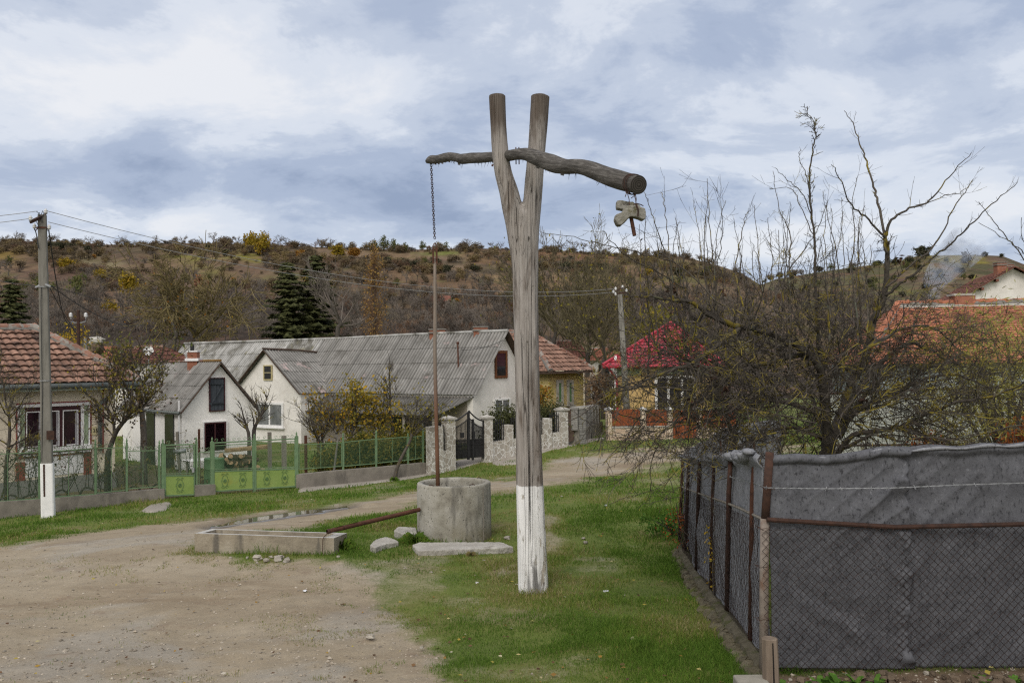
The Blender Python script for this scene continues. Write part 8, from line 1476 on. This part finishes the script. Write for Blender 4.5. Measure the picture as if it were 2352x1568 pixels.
for px, py, h in ((36, 558, 26), (55, 558, 22), (10, 556, 18), (88, 556, 16), (130, 556, 20), (205, 562, 20), (180, 562, 12), (270, 560, 16), (285, 559, 20), (315, 561, 16), (357, 558, 18), (420, 560, 20), (440, 560, 14), (490, 560, 26), (520, 562, 18), (545, 562, 22), (640, 565, 24), (660, 566, 20), (700, 568, 16), (738, 569, 24), (760, 570, 22), (800, 570, 14), (838, 571, 16), (1075, 573, 24), (1100, 572, 16), (1130, 572, 18), (1150, 572, 18), (1255, 574, 16), (1290, 576, 22), (1320, 578, 26), (1340, 578, 22), (1365, 580, 24), (1395, 582, 18), (1430, 584, 18), (1480, 588, 14), (1530, 590, 14)): put(BAREP if h > 17 else BUSHP, px, py + 3, h * 1.15, 'bare grey tree standing on the skyline of the long hill', 'bare trees along the hill skyline', wide=1.25)
for px, py, h in ((115, 580, 26), (140, 582, 26), (165, 580, 22), (90, 575, 20), (200, 582, 18), (225, 576, 14), (1000, 618, 26), (1030, 630, 22), (955, 622, 24), (925, 612, 20), (890, 612, 22), (1300, 625, 26), (1330, 622, 22), (1355, 628, 20), (1385, 625, 22), (1090, 625, 18), (480, 580, 18), (430, 582, 16), (520, 590, 18), (1310, 600, 14), (760, 622, 16), (1620, 640, 24), (1560, 640, 24)): put(DKP, px, py, h, 'dark scrubby bush in a band across the upper hillside', 'dark bushes on the upper hillside', wide=1.5)
for px, py, h in ((250, 735, 46), (230, 650, 34), (395, 690, 30), (545, 705, 26), (20, 610, 22), (1180, 700, 34), (960, 705, 30), (1040, 720, 34), (1250, 690, 30), (705, 655, 22), (1105, 662, 20), (1330, 655, 22), (60, 690, 40), (1490, 640, 26), (1560, 660, 24), (1620, 690, 26)): put(OLP + YELP, px, py, h, 'yellow olive autumn tree among the bare scrub of the slope', 'yellow olive trees on the slope', wide=1.0)
k = 0
while k < 150:       # single trees scattered up the slope
    px, py = random.uniform(-30, 1720), random.uniform(585, 715); u = (py - 585) / 130
    if random.random() > .30 + .7 * u: continue
    kind = random.random()
    if kind < .50: put(BUSHP if random.random() < .4 else BAREP, px, py, random.uniform(14, 26) * (1 + .5 * u), 'grey leafless tree or bush on the open hillside', 'bare trees up the hillside', wide=1.25)
    elif kind < .68: put(BROWNP, px, py, random.uniform(14, 28) * (1 + .4 * u), 'brown twigged bush on the open hillside', 'brown bushes up the hillside', wide=1.3)
    elif kind < .84: put(SCR, px, py, random.uniform(10, 20) * (1 + .5 * u), 'low dull brown scrub bush on the open hillside', 'scrub bushes up the hillside', wide=1.7)
    elif kind < .93: put(ORP, px, py, random.uniform(9, 18), 'small rusty orange bush on the open hillside', 'rusty bushes up the hillside', wide=1.5)
    else: put(OLP, px, py, random.uniform(12, 22), 'small olive green bush on the open hillside', 'olive bushes up the hillside', wide=1.3)
    k += 1
for k in range(95): px, py = random.uniform(1750, 2352), random.uniform(600, 700); put(random.choice([DKP, OLP, SCR]), px, py, random.uniform(10, 20), 'bush dotted over the face of the far hill', 'bushes on the far hill', FZ, 1.6, FD0, FD)
def merge_trees(name, label, plist, spots, zf):
    """a wood that reads as one mass: one mesh of many trees"""
    Vs, Fs, Rs, base, cache = {}, {}, {}, {}, {}
    for src in set(plist):
        for ch in src.children:
            me = ch.data; co = np.empty(len(me.vertices) * 3, np.float32); me.vertices.foreach_get('co', co); me.calc_loop_triangles(); tr3 = np.empty(len(me.loop_triangles) * 3, np.int32); me.loop_triangles.foreach_get('vertices', tr3); cache[ch.name] = (co.reshape(-1, 3), tr3.reshape(-1, 3), me.materials[0].name)
    for (px, py, hpx, wide) in spots:
        q = hill_hit(px, py, zf, 62, 420)
        if q is None: continue
        src = random.choice(plist); h = hpx / 2000 * q.y; a = random.uniform(0, 6.28); ca, sa = math.cos(a), math.sin(a)
        for ch in src.children:
            co, tri, mk = cache[ch.name]; V = np.stack([(co[:, 0] * ca - co[:, 1] * sa) * h * wide + q.x, (co[:, 0] * sa + co[:, 1] * ca) * h * wide + q.y, co[:, 2] * h + q.z], -1)
            b = base.get(mk, 0); Vs.setdefault(mk, []).append(V); Fs.setdefault(mk, []).append(tri + b); base[mk] = b + len(V); Rs.setdefault(mk, []).append(np.full(len(tri), random.random()))
    out = []
    Va, Fa, Ra, mats, mi, off = [], [], [], [], [], 0
    for i, mk in enumerate(Vs): V = np.vstack(Vs[mk]); F = np.vstack(Fs[mk]) + off; Va.append(V); Fa.append(F); Ra.append(np.concatenate(Rs[mk])); mats.append(bpy.data.materials[mk]); mi.append(np.full(len(F), i)); off += len(V)
    o = np_mesh(name, np.vstack(Va), np.vstack(Fa), mats, r=np.concatenate(Ra)); o.data.polygons.foreach_set('material_index', np.concatenate(mi).astype(np.int32)); return tag(o, label, kind='stuff')
spots = []
for k in range(950):
    px = random.uniform(-60, 1800); py = 688 + 100 * random.random() ** .8; spots.append((px, py, random.uniform(30, 58), random.uniform(.75, 1.1)))
for k in range(330):
    px = random.uniform(-60, 1720); py = random.uniform(632, 705)
    if float(fbm(np.array([px / 90]), np.array([py / 35]), 8, 3)[0]) > .02 - (py - 632) / 500: spots.append((px, py, random.uniform(18, 36), random.uniform(.9, 1.3)))
merge_trees('woodland', 'grey leafless wood along the foot of the long hill', BAREP * 5 + BROWNP, spots, HZ)
spots = [(random.uniform(1650, 2400), random.uniform(690, 760), random.uniform(24, 44), 1.0) for k in range(150)]
merge_trees('woodland', 'grey leafless wood in the gap between both hills', BAREP * 4 + BROWNP, spots, FZ)
spots = [(random.uniform(-40, 1750), 572 + 145 * random.random(), random.choice((6, 8, 10, 13, 18)) * random.uniform(.8, 1.2), random.uniform(1.2, 2.2)) for k in range(600)]
for (xa, ya, xb, yb, nn) in ((-30, 572, 240, 584, 70), (600, 598, 980, 624, 110), (870, 600, 1060, 642, 70), (1180, 612, 1420, 626, 80), (220, 640, 430, 690, 70), (470, 572, 720, 592, 80), (80, 598, 330, 652, 70), (560, 660, 900, 690, 90), (1060, 582, 1200, 600, 40), (1000, 690, 1400, 676, 100), (1420, 596, 1700, 650, 110), (330, 575, 470, 584, 50), (700, 640, 860, 640, 50)):
    for k in range(nn): t = random.random(); spots.append((xa + (xb - xa) * t + random.gauss(0, 6), ya + (yb - ya) * t + random.gauss(0, 6), random.uniform(8, 22), random.uniform(1.2, 2.0)))
pass
spots += [(x_, float(np.interp(x_, [q[0] for q in HC], [q[1] for q in HC])) + random.uniform(1, 7), random.uniform(4, 9) * random.choice((.7, 1, 1, 1.2, 1.2, 2.2)), random.uniform(1.2, 2.4)) for x_ in np.random.default_rng(3).uniform(-60, 1640, 460)]
merge_trees('scrub', 'low brown scrub covering the open hillside', BUSHP + SCR * 4 + BROWNP, spots, HZ)
# ------------------------------------------------------------------ grass, gravel, leaves, litter, smoke
def ground_z(x, y):
    m, so, pu, d = masks(x, y); return GZ(x, y) + zmicro(x, y, m, pu), m, so, pu, d
def scatter(n, y0, y1, p=1.4, marg=.66):
    u = rng.random(n); a, b = y0 ** (1 - p), y1 ** (1 - p); y = (a + (b - a) * u) ** (1 / (1 - p)); x = rng.uniform(-marg, marg, n) * y; return x, y
def blades(name, label, n, y0, y1, hgt, wid, p=1.4, sel=None):
    x, y = scatter(n, y0, y1, p); z, m, so, pu, d = ground_z(x, y); dens = np.clip(1.02 - m * 1.25, 0, 1) ** 1.3 * (1 - so) * (1 - pu); pat = fbm(x * .9, y * .9, 44, 4); dens = dens * np.clip(.75 + pat * 1.2, .15, 1)
    inside = (sdist(GARDEN, x, y) < 0); fence_back = ((x - f0.x) * FNV.x + (y - f0.y) * FNV.y) < -.12; path = sdist(PATH, x, y) < .05; foot = (np.hypot(x - wc_.x, y - wc_.y) < wr_ * 1.0) | (np.hypot(x - pb.x, y - pb.y) < .16)
    tr_poly = np.array([[q.x, q.y] for q in (A_t, B_t, C_t, D_t)]); foot |= sdist(tr_poly, x, y) < .0; slab_poly = Gnp([(947, 1263), (962, 1257), (1150, 1256), (1180, 1267), (1140, 1271), (960, 1277)]); foot |= sdist(slab_poly, x, y) < -.02
    dens = np.maximum(dens, .8 * ss(.12, .30, fbm(x * 2.4, y * 2.4, 91, 3)) * np.exp(-np.maximum(-d, 0) / .9) * (m > .25) * (y < 13.6) * (1 - pu)); dens = np.where(path | foot, 0, dens); dens = np.where(inside & (y < 14), dens * .6, dens)
    edge = np.exp(-np.abs(sdist(tr_poly, x, y)) / .12) + np.exp(-np.maximum(np.hypot(x - wc_.x, y - wc_.y) - wr_, 0) / .15) + np.exp(-np.maximum(np.hypot(x - pb.x, y - pb.y) - .18, 0) / .10) + np.exp(-np.abs((x - c2.x) * LNn.x + (y - c2.y) * LNn.y - .25) / .16) * (y > 6.5) * (y < 14) * .8
    keep = rng.random(n) < np.clip(dens + edge * .35 * (dens > .02), 0, 1); x, y, z, pat, edge, m = [q[keep] for q in (x, y, z, pat, edge, m)]; n = len(x)
    h = hgt * rng.uniform(.45, 1.25, n) * (1 + .9 * np.clip(edge, 0, 1.3)) * (1 - .45 * np.clip(m * 1.5, 0, 1)) * (1 + .5 * np.clip(pat * 2, -1, 1)) * (1 + .9 * ss(.22, .38, fbm(x * 1.9, y * 1.9, 63, 3))) * np.where(y < 10, 1, 1); a = rng.uniform(0, 6.283, n); lean = rng.uniform(.15, .9, n); w_ = wid * np.clip(y / 8, .9, 4) * rng.uniform(.6, 1.3, n)
    dx, dy = np.cos(a), np.sin(a); b = rng.uniform(0, 6.283, n); lx, ly = np.cos(b) * lean * h, np.sin(b) * lean * h
    v0 = np.stack([x - dx * w_ / 2, y - dy * w_ / 2, z - .004], -1); v1 = np.stack([x + dx * w_ / 2, y + dy * w_ / 2, z - .004], -1); v2 = np.stack([x + lx * .45 + dx * w_ * .35, y + ly * .45 + dy * w_ * .35, z + h * .6], -1); v3 = np.stack([x + lx * .45 - dx * w_ * .35, y + ly * .45 - dy * w_ * .35, z + h * .6], -1); v4 = np.stack([x + lx, y + ly, z + h * .92], -1)
    V = np.stack([v0, v1, v2, v3, v4], 1).reshape(-1, 3); i = np.arange(n)[:, None] * 5; T = np.concatenate([i + np.array([[0, 1, 2]]), i + np.array([[0, 2, 3]]), i + np.array([[3, 2, 4]])], 0)
    dry = fbm(x * .55, y * .55, 77, 5) * 1.7 + np.clip(m, 0, 1) * .55; r_ = np.clip(rng.beta(1.5, 3.3, n) + np.clip(dry, -.22, .5), 0, 1); o = np_mesh(name, V, T, GRASS, r=np.tile(r_, 3)); return tag(o, label, kind='stuff')
A_t, B_t, C_t, D_t = tr
blades('grass', 'short green lawn grass around the well and pole', 520000, 6.2, 17, .045, .0045, 1.5)
blades('grass', 'short verge grass along the far street fences', 220000, 15, 46, .06, .006, 1.6)
x, y = scatter(26000, 6.4, 15, 1.7); z, m, so, pu, d = ground_z(x, y); keep = ((rng.random(len(x)) < np.clip((m - .35) * 1.4, 0, 1) * .9) | (rng.random(len(x)) < so * .8)) & (pu < .1) & (np.hypot(x - wc_.x, y - wc_.y) > wr_)
x, y, z = x[keep], y[keep], z[keep]; n = len(x); s = rng.gamma(1.4, .0045, n).clip(.0035, .026); tet = np.array([[1, 0, .0], [0, 1, .1], [-1, 0, 0], [0, -1, -.1], [.1, .1, .62], [-.1, 0, -.5]]); F0 = np.array([[0, 1, 4], [1, 2, 4], [2, 3, 4], [3, 0, 4], [1, 0, 5], [2, 1, 5], [3, 2, 5], [0, 3, 5]])
a = rng.uniform(0, 6.28, n); ex = rng.uniform(.6, 1.3, (n, 6, 3)); T_ = tet[None] * ex * s[:, None, None]; X_ = T_[..., 0] * np.cos(a)[:, None] - T_[..., 1] * np.sin(a)[:, None] + x[:, None]; Y_ = T_[..., 0] * np.sin(a)[:, None] + T_[..., 1] * np.cos(a)[:, None] + y[:, None]; Z_ = T_[..., 2] + z[:, None] + s[:, None] * .12
gm = M('gravel', (.19, .155, .115), (.36, .32, .265), 30, .95, .3, .004, .4); o = np_mesh('gravel', np.stack([X_, Y_, Z_], -1).reshape(-1, 3), (F0[None] + np.arange(n)[:, None, None] * 6).reshape(-1, 3), gm, r=np.repeat(rng.random(n), 8)); tag(o, 'fine pale gravel strewn over the dirt yard', kind='stuff')
x, y = scatter(900, 6.4, 30, 1.6); z, m, so, pu, d = ground_z(x, y); n = len(x); s = rng.uniform(.012, .03, n); a = rng.uniform(0, 6.28, n); ca, sa = np.cos(a) * s, np.sin(a) * s; zz = z + .012 + rng.uniform(0, .03, n); t1 = rng.uniform(-.6, .6, n) * s
V = np.stack([np.stack([x - ca, y - sa, zz], -1), np.stack([x + sa * .6, y - ca * .6, zz + t1], -1), np.stack([x + ca, y + sa, zz], -1), np.stack([x - sa * .6, y + ca * .6, zz - t1 * .3 + .004], -1)], 1).reshape(-1, 3); o = np_mesh('fallen_leaves', V, np.arange(n * 4).reshape(-1, 4), leafmat('fallen_leaf', [(0, (.06, .035, .02)), (.4, (.12, .07, .04)), (.7, (.24, .14, .03)), (.85, (.30, .25, .05)), (1, (.4, .36, .3))], 0), r=rng.random(n)); tag(o, 'fallen brown and yellow leaves sprinkled over grass and dirt', kind='stuff')
mg = MB()
for (px, py, s) in ((1219, 1145, .05), (1392, 1363, .06), (1390, 1363, .05), (1188, 1348, .05), (1196, 1362, .04), (1095, 1343, .05), (1218, 1363, .06), (1082, 1256, .06)):
    p = G(px, py) if py > 1150 else G(1392, 1163)
    m1 = MB(); m1.rock((p.x, p.y, p.z + .03), (s * 1.4, s, s * .5), .5, 6); o = m1.build('litter', PAPER, None, tuple(p)); tag(o, 'scrap of white litter lying on the open ground', 'litter', 'white litter on the ground')
for (px, py) in ((700, 1358), (1150, 1346), (1112, 1288)):
    p = G(px, py); m1 = MB(); m1.rock((p.x, p.y, p.z + .012), (.07, .045, .02), .5, 6); o = m1.build('litter', PAPER, None, tuple(p)); tag(o, 'scrap of white litter lying on the open ground', 'litter', 'white litter on the ground')
# green weeds in the soil strip
for k, (px, py, s) in enumerate(((1795, 1545, .14), (1898, 1530, .20), (1925, 1548, .16), (1965, 1540, .14), (2010, 1560, .13), (2250, 1552, .13), (2330, 1535, .10), (1850, 1562, .1), (1880, 1556, .15))):
    p = P(px, py, 6.38); z = gz(p.x, p.y); t = thing('weed', ['toothed green weed beside the wooden stake', 'upright broad leaved weed before the dark felt', 'pale green seedling right of the upright weed', 'flat rosette weed in the middle of the soil strip', 'small feathery weed under the felt tear', 'grey green weed toward the right corner', 'small pale weed at the right edge of the soil', 'low weed between stake and upright weed', 'leafy dandelion clump left of the upright weed'][k], 'weed', (p.x, p.y, z)); m = MB()
    for i in range(11):
        a = random.uniform(0, 6.28); el_ = random.uniform(.2, 1.1); d = Vector((math.cos(a) * math.cos(el_), math.sin(a) * math.cos(el_), math.sin(el_))); sd = d.cross(ZV).normalized(); L = s * random.uniform(.6, 1.1); pts = []; b = Vector((p.x, p.y, z))
        for j in range(5): u = j / 4; w_ = L * .17 * math.sin(math.pi * min(1, u * .9 + .08)) * (1.25 if j % 2 else .8); c = b + d * L * u - ZV * L * .35 * u * u; pts.append((c - sd * w_, c + sd * w_))
        for j in range(4): m.face([pts[j][0], pts[j][1], pts[j + 1][1], pts[j + 1][0]], random.random())
    m.build('leaves', WEED, t)
for (px, py, s, lab) in ((952, 1249, .26, 'thick grass tuft between broken slab and well ring'), (785, 1262, .24, 'grass tuft at the right end of the trough'), (1082, 1277, .10, 'dry straw coloured grass tuft before the slab'), (768, 1112, .18, 'grass tuft around the thin pale tree stem'), (905, 1104, .16, 'grass tuft around the leaning tree foot')):
    p = G(px, py); n = 700; t = thing('grass_tuft', lab, 'grass tuft', tuple(p)); a = rng.uniform(0, 6.28, n); r_ = np.abs(rng.normal(0, s * .45, n)); x = p.x + np.cos(a) * r_; y = p.y + np.sin(a) * r_; z = GZ(x, y); h = s * rng.uniform(.35, 1.0, n) * np.exp(-r_ / s); b = rng.uniform(0, 6.28, n); w_ = .0032; lx, ly = np.cos(a) * h * .6, np.sin(a) * h * .6
    V = np.stack([np.stack([x - np.cos(b) * w_, y - np.sin(b) * w_, z], -1), np.stack([x + np.cos(b) * w_, y + np.sin(b) * w_, z], -1), np.stack([x + lx * .4, y + ly * .4, z + h * .7], -1), np.stack([x + lx, y + ly, z + h * .8], -1)], 1).reshape(-1, 3); i = np.arange(n)[:, None] * 4; np_mesh('blades', V, np.concatenate([i + np.array([[0, 1, 2]]), i + np.array([[1, 3, 2]])], 0), GRASS, r=np.tile(rng.beta(2, 4, n) if px != 1082 else rng.uniform(.85, 1, n), 2), parent=t)
# chimney smoke, a real volume
sm_ = MB(); s0 = SMOKE_AT; pts = [s0 + Vector((-.35, .2, .1)), s0 + Vector((-.3, .4, .7)), s0 + Vector((.4, .6, 1.5)), s0 + Vector((1.3, .8, 2.3))]; sm_.tube(pts, [.25, .45, .7, .8], 14); o = sm_.build('smoke', None, None, tuple(s0)) if False else None
m = bpy.data.materials.new('smoke'); m.use_nodes = True; t = m.node_tree; t.nodes.clear(); out = t.nodes.new('ShaderNodeOutputMaterial'); pv = t.nodes.new('ShaderNodeVolumePrincipled'); pv.inputs['Color'].default_value = (.72, .78, .9, 1); nz = t.nodes.new('ShaderNodeTexNoise'); nz.inputs['Scale'].default_value = 1.6; nz.inputs['Detail'].default_value = 4; nz.inputs['Distortion'].default_value = .8; tcn = t.nodes.new('ShaderNodeTexCoord'); t.links.new(tcn.outputs['Object'], nz.inputs[0]); mr = t.nodes.new('ShaderNodeMapRange'); t.links.new(nz.outputs[0], mr.inputs[0]); mr.inputs[1].default_value = .42; mr.inputs[2].default_value = .75; mr.inputs[3].default_value = 0; mr.inputs[4].default_value = 2.2; t.links.new(mr.outputs[0], pv.inputs['Density']); t.links.new(pv.outputs[0], out.inputs['Volume'])
o = sm_.build('smoke', m, None, tuple(s0)); tag(o, 'thin bluish chimney smoke drifting over the orange roof ridge', 'smoke', kind='stuff')
